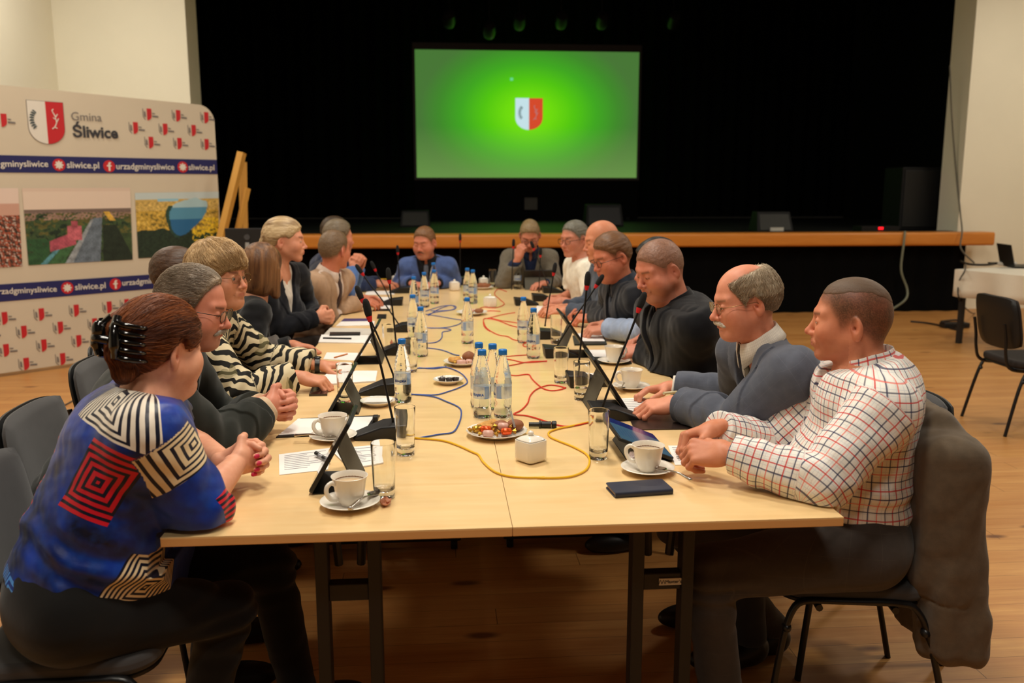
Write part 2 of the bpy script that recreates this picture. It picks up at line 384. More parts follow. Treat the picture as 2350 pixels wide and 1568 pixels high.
r=empty('loudspeaker',(q[0],9.9,STZ-.02),0,'tall black loudspeaker cabinet at the right end of the stage','loudspeaker'); mb=MB(); mb.box((0,0,wz/2),(ww,.5,wz)); mb.build('cabinet',cab,r,smooth=False,bev=.02)
mb=MB(); mb.box((0,-.255,wz/2),(ww*.9,.02,wz*.9)); mb.build('grille',grl,r,smooth=False,bev=.008)
q=PY(2010,526,9.0); r=empty('amplifier_box',(q[0],9.0,STZ-.005),0,'low black equipment box with a red light on the stage edge','amplifier'); mb=MB(); mb.box((0,0,.035),(.5,.25,.07)); mb.build('case',cab,r,smooth=False,bev=.004)
mb=MB(); mb.box((.0,-.128,.045),(.06,.012,.03)); mb.build('red_light',emm('red_indicator',(255,20,30),2.5),r,smooth=False)
q=PY(1220,468,14.05); mb=MB(); mb.box((0,0,0),(.24,.06,.22)); mb.build('socket_box',mat('socket_grey',(58,54,44),.6),bev=.005,loc=(q[0],SY+.0,q[2]),smooth=False); tag(bpy.data.objects['socket_box'],'small grey socket box on the black drape under the screen','socket box')
# cables
def cable(name,pts,r,m,label,group=None,n=6,cat='cable'):
    P=bez(pts,n); o0=P[0]; mb=MB(); mb.tube([p_-o0 for p_ in P],r,7); return tag(mb.build(name,m,loc=o0,sharp=80),label,cat,group)
gcab=mat('grey_green_cable',(120,124,104),.5)
cable('hanging_cable',[PY(2077,531,8.52),PY(2074,560,8.50),PY(2068,620,8.5),PY(2082,665,8.5),PY(2076,690,8.4),PZ(2040,716,.05),PZ(2020,745,.012),PZ(1990,762,.012)],.014,gcab,'thick grey cable hanging over the stage edge down to the floor')
dk=mat('black_cable',(20,20,20),.5)
q2=PZ(2212,600,.78)
cable('wall_cable',[PY(2180,150,9.05),PY(2184,260,9.05),PY(2193,380,9.05),PY(2203,480,8.9),PY(2208,530,8.45),PY(2205,570,8.3),PY(2235,603,7.6)],.010,mat('wall_cable_grey',(96,92,80),.5),'thin grey cable running down the wall beside the stage')
cable('floor_cable',[PZ(2090,738,.01),PZ(2130,742,.01),PZ(2170,750,.01),PZ(2200,757,.01),PZ(2215,745,.01),PZ(2200,735,.01),PZ(2160,738,.01)],.012,dk,'black cable lying on the floor below the stage corner')
# ---------------------------------------------------------------- conference tables
def m_maple():
    m,b=newmat('maple_laminate',.30,spec=.5,coat=.25); o=objc(); n=noise(vmap(o,(1.2,14,14)),2.4,6,.6,.5); n2=noise(o,2.0,3)
    c=mix(n,(226,188,130),(240,208,154)); n3=noise(vmap(o,(.9,5,5)),3,4); c=mix(((n3-.5)*3).cl()*.45,c,(222,172,106)); setc(b,c); S.nt.links.new((n*.12+.26).k,b.inputs['Roughness']); return m
def m_edge():
    m,b=newmat('maple_edge_band',.4,spec=.4); n=noise(vmap(objc(),(1.5,30,30)),2,5,.6,.3); setc(b,mix(n,(212,158,98),(228,178,116))); return m
maple=m_maple(); medge=m_edge(); legm=mat('table_leg_charcoal',(34,31,29),.5,spec=.4)
TL=1.80
def table_unit(x,y,label,plate=None):
    r=empty('folding_table',(x,y,0),0,label,'table','maple folding tables pushed together')
    mb=MB(); mb.box((0,TL/2,.7385),(.7985,TL-.002,.003)); mb.build('tabletop_laminate',maple,r,smooth=False)
    mb=MB(); mb.box((0,TL/2,.7275),(.799,TL-.0015,.020)); mb.build('tabletop',medge,r,smooth=False,bev=.0015)
    for yy in (.17,TL-.17):
        for s_ in (-.065,.065):
            mb=MB(); mb.box((s_,yy,.39),(.032,.05,.655)); mb.build('leg',legm,r,smooth=False,bev=.004)
        mb=MB(); mb.box((0,yy,.52),(.10,.035,.045)); mb.build('crossbar',legm,r,smooth=False,bev=.003)
        mb=MB(); mb.box((0,yy,.062),(.62,.06,.035)); f=mb.build('foot',legm,r,smooth=False,bev=.008)
        for s_ in (-1,1):
            mb=MB(); mb.lathe([(.0,-.014),(.024,-.014),(.026,-.008),(.026,.008),(.024,.014),(0,.014)],16,M=Matrix.Translation((s_*.28,yy,.026))@Matrix.Rotation(math.pi/2,4,'Y')); mb.build('caster',mat('caster_rubber',(18,18,18),.6),f)
    mb=MB(); mb.box((0,TL/2,.685),(.06,TL-.5,.05)); mb.box((-.1,TL/2,.705),(.03,TL-.4,.02)); mb.box((.1,TL/2,.705),(.03,TL-.4,.02)); mb.build('support_rail',legm,r,smooth=False)
    for s_ in (-1,1):
        mb=MB(); mb.tube([(s_*.035,.19,.70),(s_*.028,.20,.575)],.011,8); mb.build('folding_lock',legm,r)
    if plate:
        mb=MB(); mb.box((plate,.1505,.52),(.058,.004,.018)); q=mb.build('maker_plate',mat('plate_white',(206,200,188),.5),r,smooth=False)
        v,f=text_geo("Maxter's",.0125,extr=.0004); t=link_mesh('plate_lettering',[(p_[0]+plate+.008,.148-p_[2],p_[1]+.52) for p_ in v],f,mat('plate_print',(40,40,44),.5),q,smooth=False)
        mb=MB(); 
        for k in (-1,1): mb.tube([(plate-.022+k*.004-.004,.148,.515),(plate-.022+k*.004,.148,.526),(plate-.022+k*.004+.004,.148,.515)],.0009,5)
        mb.build('plate_logo',mat('plate_print',(40,40,44),.5),q)
    return r
names=['nearest','middle','farthest']
for j in range(3):
    for i,x in enumerate((-.40,.40)):
        table_unit(x,j*TL,f"{names[j]} of the maple folding tables in the {'left' if i==0 else 'right'}-hand row",plate=.02 if (i==1 and j==0) else None)
# ---------------------------------------------------------------- display wall at the left
A0=PZ(0,866,0); B0=PZ(250,830,0); BU=(B0-A0)/np.linalg.norm(B0-A0); BN=np.array((BU[1],-BU[0],0))
def BP(px,py):
    r=ray(px,py); t=((A0-CAM)@BN)/(r@BN); q=CAM+r*t; return (q-A0)@BU,q[2]
SR=BP(499,400)[0]; SL=-1.7; HT=BP(200,211)[1]
bn=empty('display_wall',A0,math.atan2(BU[1],BU[0]),'white fabric exhibition wall printed with shields, web addresses and aerial photos','display wall')
fab=mat('display_fabric_white',(212,198,174),.75,var=.03,vs=2,bs=300,bstr=.1)
poly=[(SL,.03),(SR-.04,.03),(SR,.08)]+[(SR-.16+.16*math.cos(math.radians(a)),HT-.16-.03+.16*math.sin(math.radians(a))) for a in range(0,91,10)]+[(SL,HT+.03)]
mb=MB(); flatpoly(mb,poly,0,0,0,.06); mb.build('fabric_panel',fab,bn,smooth=False)
def strip(zl0,zl1,zr0,zr1,name,m,y=-.004):
    q=MB(); s0,a0=BP(*zl0); _,b0=BP(*zl1); s1,a1=BP(*zr0); _,b1=BP(*zr1)
    ka=(a1-a0)/(s1-s0); kb=(b1-b0)/(s1-s0); flatpoly(q,[(SL,b0+kb*(SL-s0)),(SR-.002,b0+kb*(SR-s0)),(SR-.002,a0+ka*(SR-s0)),(SL,a0+ka*(SL-s0))],0,0,y,.004); return q.build(name,m,bn,smooth=False)
navy=mat('print_navy',(34,34,92),.7,var=.03); redp=mat('print_red',(198,34,40),.7,var=.03); grayp=mat('print_grey',(120,112,108),.7,var=.03); dkp=mat('print_dark_grey',(56,54,58),.7,var=.03); whp=mat('print_white',(228,220,206),.7,var=.03); grp=mat('print_dark_green',(24,58,66),.7,var=.03)
strip((0,356),(0,396),(500,367),(500,400),'printed_band',navy); strip((0,653),(0,693),(361,629),(361,662),'printed_band',navy)
def c8(x,y): return (x*.4464,180+y*.4464)
def lettering(txt,p0,p1,m,name='lettering',bold=0,hfix=None):
    """text whose baseline-centre runs from pixel p0 to pixel p1"""
    s0,z0=BP(*p0); s1,z1=BP(*p1); v,f=text_geo(txt,1.0,bold=bold); xs=[q[0] for q in v]; w=max(xs)-min(xs); mx_=(max(xs)+min(xs))/2; k=(s1-s0)/w; kz=hfix/.72 if hfix else k; an=math.atan2(z1-z0,s1-s0)
    V=[((q[0]-mx_)*k+(s0+s1)/2,-.0065,(q[1])*kz+(z0+z1)/2+math.tan(an)*(q[0]-mx_)*k) for q in v]
    return link_mesh(name,V,f,m,bn,smooth=False)
lettering('Gmina',c8(365,196),c8(521,204),grayp); lettering('Śliwice',c8(372,275),c8(605,284),dkp,bold=.03)
for (t,a_,b_) in (('gminysliwice',(0,440),(246,441)),('sliwice.pl',(342,446),(508,449)),('urzadgminysliwice',(596,453),(894,457)),('sliwice.pl',(968,458),(1100,460)),('urzadgminysliwice',(-35,1098),(290,1083)),('sliwice.pl',(384,1075),(541,1065)),('urzadgminysliwice',(627,1053),(905,1032))):
    lettering(t,c8(*a_),c8(*b_),whp,bold=.012)
lettering('urzadgminysliwice',c8(-330,440),c8(-40,440),whp,bold=.012)
def disc(p,r,y,n=20): return [(p[0]+r*math.cos(2*math.pi*i/n),p[1]+r*math.sin(2*math.pi*i/n)) for i in range(n)]
for i,(x,y,fb) in enumerate(((302,445,0),(560,452,1),(938,456,0),(345,1077,0),(592,1058,1))):
    s,z=BP(*c8(x,y)); q=MB(); flatpoly(q,disc((s,z),.052,0),0,0,-.0062,.003); q.build('icon_disc',redp,bn,smooth=False)
    q=MB()
    if fb:
        flatpoly(q,[(s-.008,z-.04),(s+.008,z-.04),(s+.008,z+.02),(s+.02,z+.034),(s+.0,z+.036),(s-.008,z+.022)],0,0,-.009,.002); flatpoly(q,[(s-.020,z-.002),(s+.020,z-.002),(s+.020,z+.010),(s-.020,z+.010)],0,0,-.0085,.002)
    else:
        flatpoly(q,disc((s,z),.026,0,12),0,0,-.009,.002)
        for k in range(8): a_=k*math.pi/4; flatpoly(q,disc((s+.03*math.cos(a_),z+.03*math.sin(a_)),.007,0,6),0,0,-.0085,.002)
    q.build('icon_mark',whp,bn,smooth=False)
# big shield
s0,z0=BP(60,230); s1,z1=BP(151,332); sc_,sz_=(s0+s1)/2,(z0+z1)/2; SH=shield(s1-s0,z0-z1,16)
q=MB(); flatpoly(q,[(p_[0]*1.03,p_[1]*1.02) for p_ in SH],sc_,sz_,-.003,.002); q.build('shield_outline',grayp,bn,smooth=False)
q=MB(); flatpoly(q,half(SH,-1),sc_,sz_,-.006,.003); q.build('shield_left_half',whp,bn,smooth=False)
q=MB(); flatpoly(q,half(SH,1),sc_,sz_,-.006,.003); q.build('shield_right_half',redp,bn,smooth=False)
q=MB(); [flatpoly(q,pl,sc_-(s1-s0)*.20,sz_+.02,-.009,.002) for pl in leafbranch((z0-z1)*.78)]; q.build('leaf_branch',grp,bn,smooth=False)
q=MB(); [flatpoly(q,pl,sc_+(s1-s0)*.20,sz_+.03,-.009,.002) for pl in antler((z0-z1)*.75)]; q.build('antler_mark',whp,bn,smooth=False)
# small repeated emblems
r_=MB(); g_=MB(); sp=[(755,185),(905,192),(1050,202),(685,255),(838,262),(985,268),(765,330),(912,335),(1052,340),(5,215),(10,1235),(200,1215),(380,1195),(550,1178),(110,1305),(298,1283),(475,1265),(560,1328),(18,1400),(213,1375),(393,1352),(122,1470),(310,1445),(485,1418),(650,1250),(640,1165),(-70,1320),(-160,1400),(-80,1490),(-80,290),(-160,215)]
for x,y in sp:
    s,z=BP(*c8(x,y)); S2=shield(.085,.105,8); flatpoly(r_,half(S2,1),s,z,-.004,.003)
    flatpoly(g_,[(-.040,.050),(-.036,.050),(-.036,-.02),(-.015,-.046),(-.018,-.050),(-.040,-.022)],s,z,-.004,.003); flatpoly(g_,[(-.028,-.02),(-.012,-.025),(-.014,.02),(-.026,.03)],s,z,-.004,.003)
    flatpoly(g_,[(.050,.008),(.075,.006),(.075,.014),(.050,.016)],s,z,-.004,.003); flatpoly(g_,[(.050,-.020),(.105,-.022),(.105,-.008),(.050,-.006)],s,z,-.004,.003)
r_.build('emblem_pattern',redp,bn,smooth=False); g_.build('emblem_lettering_pattern',grayp,bn,smooth=False)
# printed photographs painted into a fine colour grid
def vn(x,y,f,seed):
    r=np.random.RandomState(seed); o=0
    for i in range(5):
        a,b,c,d=r.normal(size=4); o=o+np.sin(f*(a*x+b*y)+c*5+1.5*np.sin(f*.7*(b*x-a*y)+d*5))
    return o/5
def L3(c): return np.array(lin(c)[:3])
def photo(corners,fn,name,nx=200,ny=120):
    (s0,zt),(s1,zt1),(s2,zb1),(s3,zb)=[BP(*c) for c in corners]; V=[];U=[]
    for j in range(ny+1):
        for i in range(nx+1):
            u,w=i/nx,j/ny; V.append(((s0*(1-w)+s3*w)*(1-u)+(s1*(1-w)+s2*w)*u,-.005,(zt*(1-w)+zb*w)*(1-u)+(zt1*(1-w)+zb1*w)*u)); U.append((u,w))
    F=[(j*(nx+1)+i,(j+1)*(nx+1)+i,(j+1)*(nx+1)+i+1,j*(nx+1)+i+1) for j in range(ny) for i in range(nx)]
    U=np.array(U); C=fn(U[:,0],U[:,1])
    m=MC.get('printed_photo')
    if not m:
        m,b=newmat('printed_photo',.7); n=S.nt.nodes.new('ShaderNodeAttribute'); n.attribute_name='col'; S.nt.links.new(n.outputs['Color'],b.inputs['Base Color']); MC['printed_photo']=m
    o=link_mesh(name,V,F,m,bn,smooth=False); at=o.data.attributes.new('col','FLOAT_COLOR','POINT'); cc=np.ones((len(V),4),np.float32); cc[:,:3]=C; at.data.foreach_set('color',cc.ravel()); return o
def hn(n,seed):
    return np.random.RandomState(seed).rand(n)-.5
def mx3(C,m,c): m=np.clip(m,0,1)[:,None]; return C*(1-m)+L3(c)*m
def town(u,w):
    C=np.tile(L3((228,206,186)),(len(u),1)); h=.31
    g=w>h; n=vn(u,w,26,1)*.5+vn(u,w,60,2)*.5
    C=mx3(C,g*1.,(58,78,44)); C=mx3(C,g*(n>.05)*(w<.62),(96,92,44)); C=mx3(C,g*(n<-.3),(28,48,30)); C=mx3(C,g*(w<.42)*(vn(u,w,80,3)>0),(150,120,104)); C=mx3(C,(w>.28)*(w<.33)*1.,(120,100,90))
    C=mx3(C,g*(w>.66)*(u<.35)*(n>-.2),(44,84,48))
    rd=.66+(w-.45)*-.22; hw=.03+(w-.35)*.16; C=mx3(C,(w>.40)*(np.abs(u-rd)<hw),(104,116,128)); C=mx3(C,(w>.42)*(np.abs(u-(rd-hw*1.25))<hw*.28),(150,156,160)); C=mx3(C,(w>.5)*(np.abs(u-(rd-hw*2.2))<hw*.5),(60,100,60)); C=mx3(C,(w>.5)*(np.abs(u-(rd-hw*3.0))<hw*.22),(90,150,160)); C=mx3(C,(w>.5)*(np.abs(u-rd-hw*2.4)<hw*1.2),(32,44,30))
    C=mx3(C,(u>.20)*(u<.45)*(w>.70-(u-.2)*.5)*(w<.84-(u-.2)*.35),(176,82,96)); C=mx3(C,(np.abs(u-.44)<.07)*(w>.50)*(w<.70),(196,100,110)); C=mx3(C,(np.abs(u-.44)<.03)*(w>.44)*(w<.52),(170,80,90))
    C=mx3(C,(np.abs(u-.74-(w-.3)*.5)<.03)*(w>.32)*(w<.45),(222,176,70)); C=mx3(C,(w<.05)*.4,(210,180,160)); k=1+.5*(w>h)*(hn(len(u),3)+.7*vn(u,w,150,21)+.6*vn(u,w,45,22)); return C*k[:,None]
def lake(u,w):
    C=np.tile(L3((196,208,206)),(len(u),1)); h=.10; n=vn(u,w,34,5)*.5+vn(u,w,80,6)*.5
    g=(w>h)*1.; C=mx3(C,g,(196,158,62)); C=mx3(C,g*(n>.15),(222,184,84)); C=mx3(C,g*(n<-.25)*(w>.3),(120,104,44)); C=mx3(C,g*(w<.28)*.5,(206,176,110)); C=mx3(C,g*(w>.62+.10*vn(u,w,12,9))*1.,(34,50,34)); C=mx3(C,g*(w>.40)*(u>.66)*(n>0),(232,194,44)); C=mx3(C,g*(w>.62)*(u>.66)*(n<-.1),(30,60,36))
    e=((u-.60+.25*(w-.36))/(.25-.30*(w-.30)))**2+((w-.38)/.30)**2+.22*vn(u,w,9,7)+.1*vn(u,w,30,8); ln=(e<.9)*1.; C=mx3(C,ln,(86,146,176)); C=mx3(C,ln*(w>.42),(40,102,150)); C=mx3(C,ln*(w<.24),(170,200,206)); C=mx3(C,(np.abs(w-.12)<.02)*(u>.25)*(u<.5),(150,196,214)); C=mx3(C,(e>.9)*(e<1.25)*(u<.5)*(w>.2),(40,70,56)); k=1+.55*(ln<.5)*(w>.14)*(hn(len(u),4)+.7*vn(u,w,170,23)+.6*vn(u,w,60,24)); return C*k[:,None]
def roofs(u,w):
    n=vn(u,w,60,12); C=np.tile(L3((110,62,46)),(len(u),1)); C=mx3(C,(n>.1)*1.,(168,84,58)); C=mx3(C,(n<-.25)*1.,(52,44,34)); C=mx3(C,(vn(u,w,95,13)>.35)*1.,(206,190,176)); C=mx3(C,(w<.35)*1.,(206,160,140)); C=mx3(C,(w<.2)*1.,(230,206,190)); return C*(1+.5*(w>.35)*hn(len(u),6))[:,None]
photo([(50,432),(298,431),(304,596),(65,609)],town,'printed_photo'); photo([(309,443),(501,440),(501,583),(317,593)],lake,'printed_photo'); photo([(-160,432),(41,432),(51,611),(-150,625)],roofs,'printed_photo',120,80)
# ---------------------------------------------------------------- easel and monitor by the display wall
pine=mat('yellow_pine',(214,158,72),.5,var=.18,vs=4,stretch=(1,1,.2))
def stick(name,a,b,w,par,org):
    mb=MB(); mb.tube([np.array(a)-org,np.array(b)-org],w,4); return mb.build(name,pine,par,smooth=False)
eo=PZ(545,795,0); e=empty('wooden_easel',eo,0,'yellow wooden easel standing between the display wall and the stage','easel')
def EP(px,py,y): return PY(px,py,y)
yE=6.75; top=EP(555,350,yE)
for a_,b_,w in ((top,EP(500,575,yE-.12),.045),(EP(557,372,yE+.1),EP(561,600,yE+.15),.040),(EP(568,432,yE),EP(543,540,yE),.032)):
    d=b_-a_; k=(a_[2]-.0)/(a_[2]-b_[2]) if w>.035 else 1; stick('easel_leg' if w>.035 else 'easel_brace',a_,a_+d*k,w,e,eo)
stick('canvas_ledge',EP(503,545,yE-.06),EP(552,545,yE-.02),.035,e,eo)
mo=PZ(566,790,0); my=6.2; dq=PY(566,590,my)
dk_=empty('side_desk',(dq[0]-.1,my,0),0,'small side desk behind the left row carrying the black monitor','desk')
mb=MB(); mb.box((0,0,.73),(1.1,.6,.025)); mb.build('desktop',maple,dk_,smooth=False,bev=.002)
for sx in (-.5,.5):
    for sy in (-.25,.25): mb=MB(); mb.box((sx,sy,.36),(.04,.04,.715)); mb.build('leg',legm,dk_,smooth=False)
a_=PY(516,524,my); b_=PY(617,524,my); c_=PY(566,590,my); mw=b_[0]-a_[0]; mt=a_[2]; mbz=c_[2]
r=empty('monitor',((a_[0]+b_[0])/2,my,.7425),0,'black computer monitor seen from behind, left of the blonde woman in the blazer','monitor')
bkp=mat('black_plastic',(24,24,25),.45); mb=MB(); mb.box((0,0,(mt+mbz)/2-.7425),(mw,.035,mt-mbz)); mb.build('housing',bkp,r,smooth=False,bev=.006)
mb=MB(); mb.lathe([(.0,0),(.026,0),(.026,.004),(0,.004)],20,M=Matrix.Translation((0,-.019,(mt+mbz)/2-.7425+.05))@Matrix.Rotation(math.pi/2,4,'X')); mb.build('round_logo',mat('logo_grey',(70,70,72),.4),r)
mb=MB(); mb.tube([(0,-.01,(mt+mbz)/2-.7425),(0,-.05,.03)],.022,8); mb.box((0,-.04,.008),(.24,.18,.016)); mb.build('stand',mat('silver_plastic',(150,148,144),.4),r,sharp=30)
# ---------------------------------------------------------------- dark joint strip in the floor at the left
a_=PZ(-60,1046,0.002); b_=PZ(226,888,.002); mb=MB(); d=nrm_=(b_-a_)/np.linalg.norm(b_-a_); n_=np.array((-d[1],d[0],0))*.008
mb.add([a_-n_,a_+n_,b_+d*1.2+n_,b_+d*1.2-n_,a_-n_+[0,0,.003],a_+n_+[0,0,.003],b_+d*1.2+n_+[0,0,.003],b_+d*1.2-n_+[0,0,.003]],[(0,1,2,3),(7,6,5,4),(0,4,5,1),(1,5,6,2),(2,6,7,3),(3,7,4,0)]); st(mb.build('trim_3',mat('floor_joint_dark',(58,44,34),.6),smooth=False))
# ---------------------------------------------------------------- chairs
seatm=mat('charcoal_upholstery',(62,60,60),.9,var=.1,vs=30,bs=900,bstr=.3,sheen=.2); frm=mat('black_tube_frame',(20,20,21),.35,spec=.5); shell=mat('black_seat_shell',(18,18,18),.5)
def make_chair(loc,rz,label,group,um=None):
    um=um or seatm
    r=empty('conference_chair',loc,rz,label,'chair',group)
    mb=MB(); mb.rbox((0,0,.445),(.47,.42,.045),.09,8); s_=mb.build('seat',um,r,bev=.016,seg=3,sharp=60)
    mb=MB(); mb.rbox((0,0,.416),(.455,.405,.016),.09,8); mb.build('seat_shell',shell,r,bev=.006,sharp=60)
    def pad(y0,t,w,h,inset=0):
        m=MB(); n=14; k=10; V=[]; F=[]
        for side in (0,1):
            for j in range(k+1):
                for i in range(n+1):
                    u=(i/n*2-1); v=(j/k*2-1); cu=max(0,abs(u)**6*abs(v)**6); wx=w/2*(1-.16*abs(v)**5*0); 
                    x=u*w/2*(1-.10*abs(v)**4); z=v*h/2*(1-.12*abs(u)**4)
                    bul=(1-u**4)*(1-v**4); y=y0+.030*(u*u)-(.5+.5*bul)*t*(1 if side else -.25)*(-1 if side else -1)*(1 if side else 1)
                    V.append((x,(y0+.028*u*u+(t*.5*(bul**.5)+.004 if side else -t*.35*(bul**.5)-.004)-.10*(z)*1.0*0),z))
        S_=(n+1)*(k+1)
        for j in range(k):
            for i in range(n):
                a=j*(n+1)+i; F.append((a,a+1,a+n+2,a+n+1)); F.append((S_+a,S_+a+n+1,S_+a+n+2,S_+a+1))
        ring=[i for i in range(n+1)]+[(j+1)*(n+1)+n for j in range(k)]+[k*(n+1)+n-1-i for i in range(n)]+[(k-1-j)*(n+1) for j in range(k-1)]
        for a,b in zip(ring,ring[1:]+ring[:1]): F.append((a,S_+a,S_+b,b))
        m.add(V,F,Matrix.Translation((0,-.245,.70))@Matrix.Rotation(math.radians(10),4,'X')); return m
    pad(0,.045,.46,.33).build('backrest',um,r,sharp=70); 
    m=pad(-.020,.022,.465,.335); m.build('backrest_shell',shell,r,sharp=70)
    for sx in (-1,1):
        x=sx*.235
        mb=MB(); mb.tube(bez([(x*1.08,.235,.0),(x*1.02,.195,.30),(x,.165,.405),(x,.12,.425)],5)+bez([(x,.0,.425),(x,-.10,.425),(x,-.155,.405),(x*1.02,-.20,.30),(x*1.08,-.27,.0)],5),.0125,8,sx=.75); mb.build('leg_frame',frm,r,sharp=60)
        mb=MB(); mb.tube(bez([(sx*.17,.05,.402),(sx*.17,-.15,.400),(sx*.17,-.235,.425),(sx*.17,-.262,.50),(sx*.17,-.272,.60),(sx*.17,-.290,.70)],6),.011,8,sx=.8); mb.build('back_support',frm,r,sharp=60)
        for yy in (.185,-.180): mb=MB(); mb.ell((x*1.01,yy,.345),(.018,.014,.014),10,6); mb.build('stacking_knob',frm,r)
    for yy in (-.1,.1): mb=MB(); mb.tube([(-.235,yy,.402),(.235,yy,.402)],.010,8); mb.build('cross_tube',frm,r,sharp=60)
    return r
def face_rz(d): return math.atan2(d[1],d[0])-math.pi/2
CH0=None
def chair_at(loc,d,label,group,um=None):
    global CH0
    loc=(float(loc[0]),float(loc[1]),0)
    if CH0 is None and um is None: CH0=make_chair(loc,face_rz(d),label,group); return CH0
    if um: return make_chair(loc,face_rz(d),label,group,um)
    return dup_tree(CH0,loc,face_rz(d),label=label,group=group)
brn=mat('dark_brown_upholstery',(40,33,29),.9,var=.1,vs=30,bs=900,bstr=.3)
fl=PZ(2206,955,0); fr_=PZ(2307,1003,0); mid=(fl+fr_)/2; dx=(fr_-fl)/np.linalg.norm(fr_-fl); fd=np.array((-dx[1],dx[0],0))
chair_at(mid+fd*.27,fd,'empty dark brown chair at the right facing the white-clothed table, whole back visible','empty chairs at the right',brn)
q=mid+fd*.27+np.array((.62,-.20,0)); r=chair_at(q,fd+np.array((.15,0,0)),'empty dark brown chair cut off by the right edge of the photo','empty chairs at the right',brn)
# ---------------------------------------------------------------- white-clothed table at the right
TA=PZ(2193,618,.75); TB=PZ(2350,633,.75); dx=(TB-TA); dx[2]=0; dx/=np.linalg.norm(dx); dy=np.array((-dx[1],dx[0],0)); rz=math.atan2(dx[1],dx[0])
TA0=np.array((TA[0],TA[1],0.)); r=empty('side_table',TA0,rz,'black-legged table under the white cloth by the right wall','table')
mb=MB(); mb.box((.9,.38,.735),(1.75,.72,.02)); mb.build('tabletop',legm,r,smooth=False)
for sx in (.06,1.74):
    for sy in (.06,.70): mb=MB(); mb.box((sx,sy,.362),(.045,.045,.725)); mb.build('leg',legm,r,smooth=False)
clo=mat('white_tablecloth',(224,214,194),.85,var=.04,vs=4,bs=12,bstr=.25,bd=.01,sheen=.2)
V=[];F=[];nx=60
ring=[]
def cl_pt(t,drop):
    per=[(0,0),(1.8,0),(1.8,.76),(0,.76)]; L=[1.8,.76,1.8,.76]; tot=sum(L); s_=t*tot; i=0
    while s_>L[i] and i<3: s_-=L[i]; i+=1
    a_=per[i]; b_=per[(i+1)%4]; k=s_/L[i]; x=a_[0]+(b_[0]-a_[0])*k; y=a_[1]+(b_[1]-a_[1])*k; nx_,ny_=[(0,-1),(1,0),(0,1),(-1,0)][i]; w=drop*.04*math.sin(t*tot*13)+.006
    return (x+nx_*w,y+ny_*w,.749-.27*drop)
N=240
for lv in (0,.08,.4,.7,1): 
    for i in range(N): V.append(cl_pt(i/N,lv))
F=[(l*N+i,l*N+(i+1)%N,(l+1)*N+(i+1)%N,(l+1)*N+i) for l in range(4) for i in range(N)]+[tuple(range(N))]
o=link_mesh('tablecloth',V,F,clo,None,loc=TA0,rz=rz,sharp=50); tag(o,'white cloth draped over the table at the right wall','tablecloth'); k=o.modifiers.new('s','SOLIDIFY'); k.thickness=.002; k.offset=-1
def on_side(x,y): return TA+dx*x+dy*y+np.array((0,0,0.001))
lp=PZ(2335,612,.752); r=empty('laptop',lp,rz-.5,'open black laptop on the white-clothed table','laptop')
mb=MB(); mb.box((.05,.0,.009),(.34,.24,.016)); mb.build('base',bkp,r,smooth=False,bev=.003)
mb=MB(); mb.box((0,0,.115),(.34,.008,.23)); l_=mb.build('display',bkp,r,smooth=False,bev=.003); l_.location=(.05,-.12,.012); l_.rotation_euler=(math.radians(14),0,0)
q=PZ(2311,610,.752); mb=MB(); mb.box((0,0,.02),(.16,.10,.04)); tag(mb.build('power_adapter',mat('white_plastic',(220,216,206),.4),loc=q,smooth=False,bev=.01),'white adapter box beside the laptop on the white cloth','adapter')
cable('cable_bundle',[PZ(2205,600,.762),PZ(2222,606,.758),PZ(2250,608,.758),PZ(2275,607,.758),PZ(2290,604,.758)],.012,dk,'black cable bundle lying on the white cloth')
mb=MB(); mb.box((0,0,.012),(.13,.05,.024)); tag(mb.build('remote_control',bkp,loc=PZ(2283,607,.752),smooth=False,bev=.004),'small black remote on the white cloth','remote')
cable('looped_cable',[PZ(2216,606,.758),PZ(2214,622,.752),PY(2200,650,TA[1]-.03),PY(2203,690,TA[1]-.03),PZ(2235,720,.012),PZ(2262,700,.012),PZ(2282,712,.012),PZ(2300,742,.012),PZ(2315,760,.012)],.007,dk,'thin black cable hanging off the white-clothed table to the floor')
mb=MB(); mb.box((0,0,.03),(.30,.12,.06)); tag(mb.build('power_strip',bkp,loc=PZ(2190,752,.001),smooth=False,bev=.01),'black power strip on the floor by the leg of the white-clothed table','power strip')
# ---------------------------------------------------------------- tableware
TZ=.7405
china=mat('white_china',(238,230,216),.16,var=.02,spec=.55,coat=.4); steel=mat('spoon_steel',(190,184,176),.18,metal=1,var=.05)
glass,_=newmat('clear_glass',.0,trans=1,ior=1.47); _.inputs['Base Color'].default_value=(.97,.985,.98,1)
foam=mat('coffee_foam',(206,178,140),.6,var=.2,vs=90); cring=mat('coffee_ring',(110,66,34),.6)
def c6(x,y): return (620+x*.357,700+y*.357)
def c7(x,y): return (1000+x*.3316,740+y*.3316)
def c3(x,y): return (850+x*.2766,470+y*.2766)
def c4(x,y): return (1200+x*.2678,480+y*.2678)
def z7(x,y): return (1230+x*.1658,700+y*.1658)
def z8(x,y): return (720+x*.1658,640+y*.1658)
def at(p,z=TZ): return PZ(p[0],p[1],z)
PROTO={}
def proto(key,fn,loc,rz,label,cat,group):
    if key in PROTO: return dup_tree(PROTO[key],loc,rz,label=label,category=None) if False else _dup(PROTO[key],loc,rz,label,cat,group)
    r=fn(loc,rz,label,cat,group); PROTO[key]=r; return r
def _dup(o,loc,rz,label,cat,group):
    c=dup_tree(o,loc,rz); c['label']=label; c['category']=cat
    if group: c['group']=group
    return c
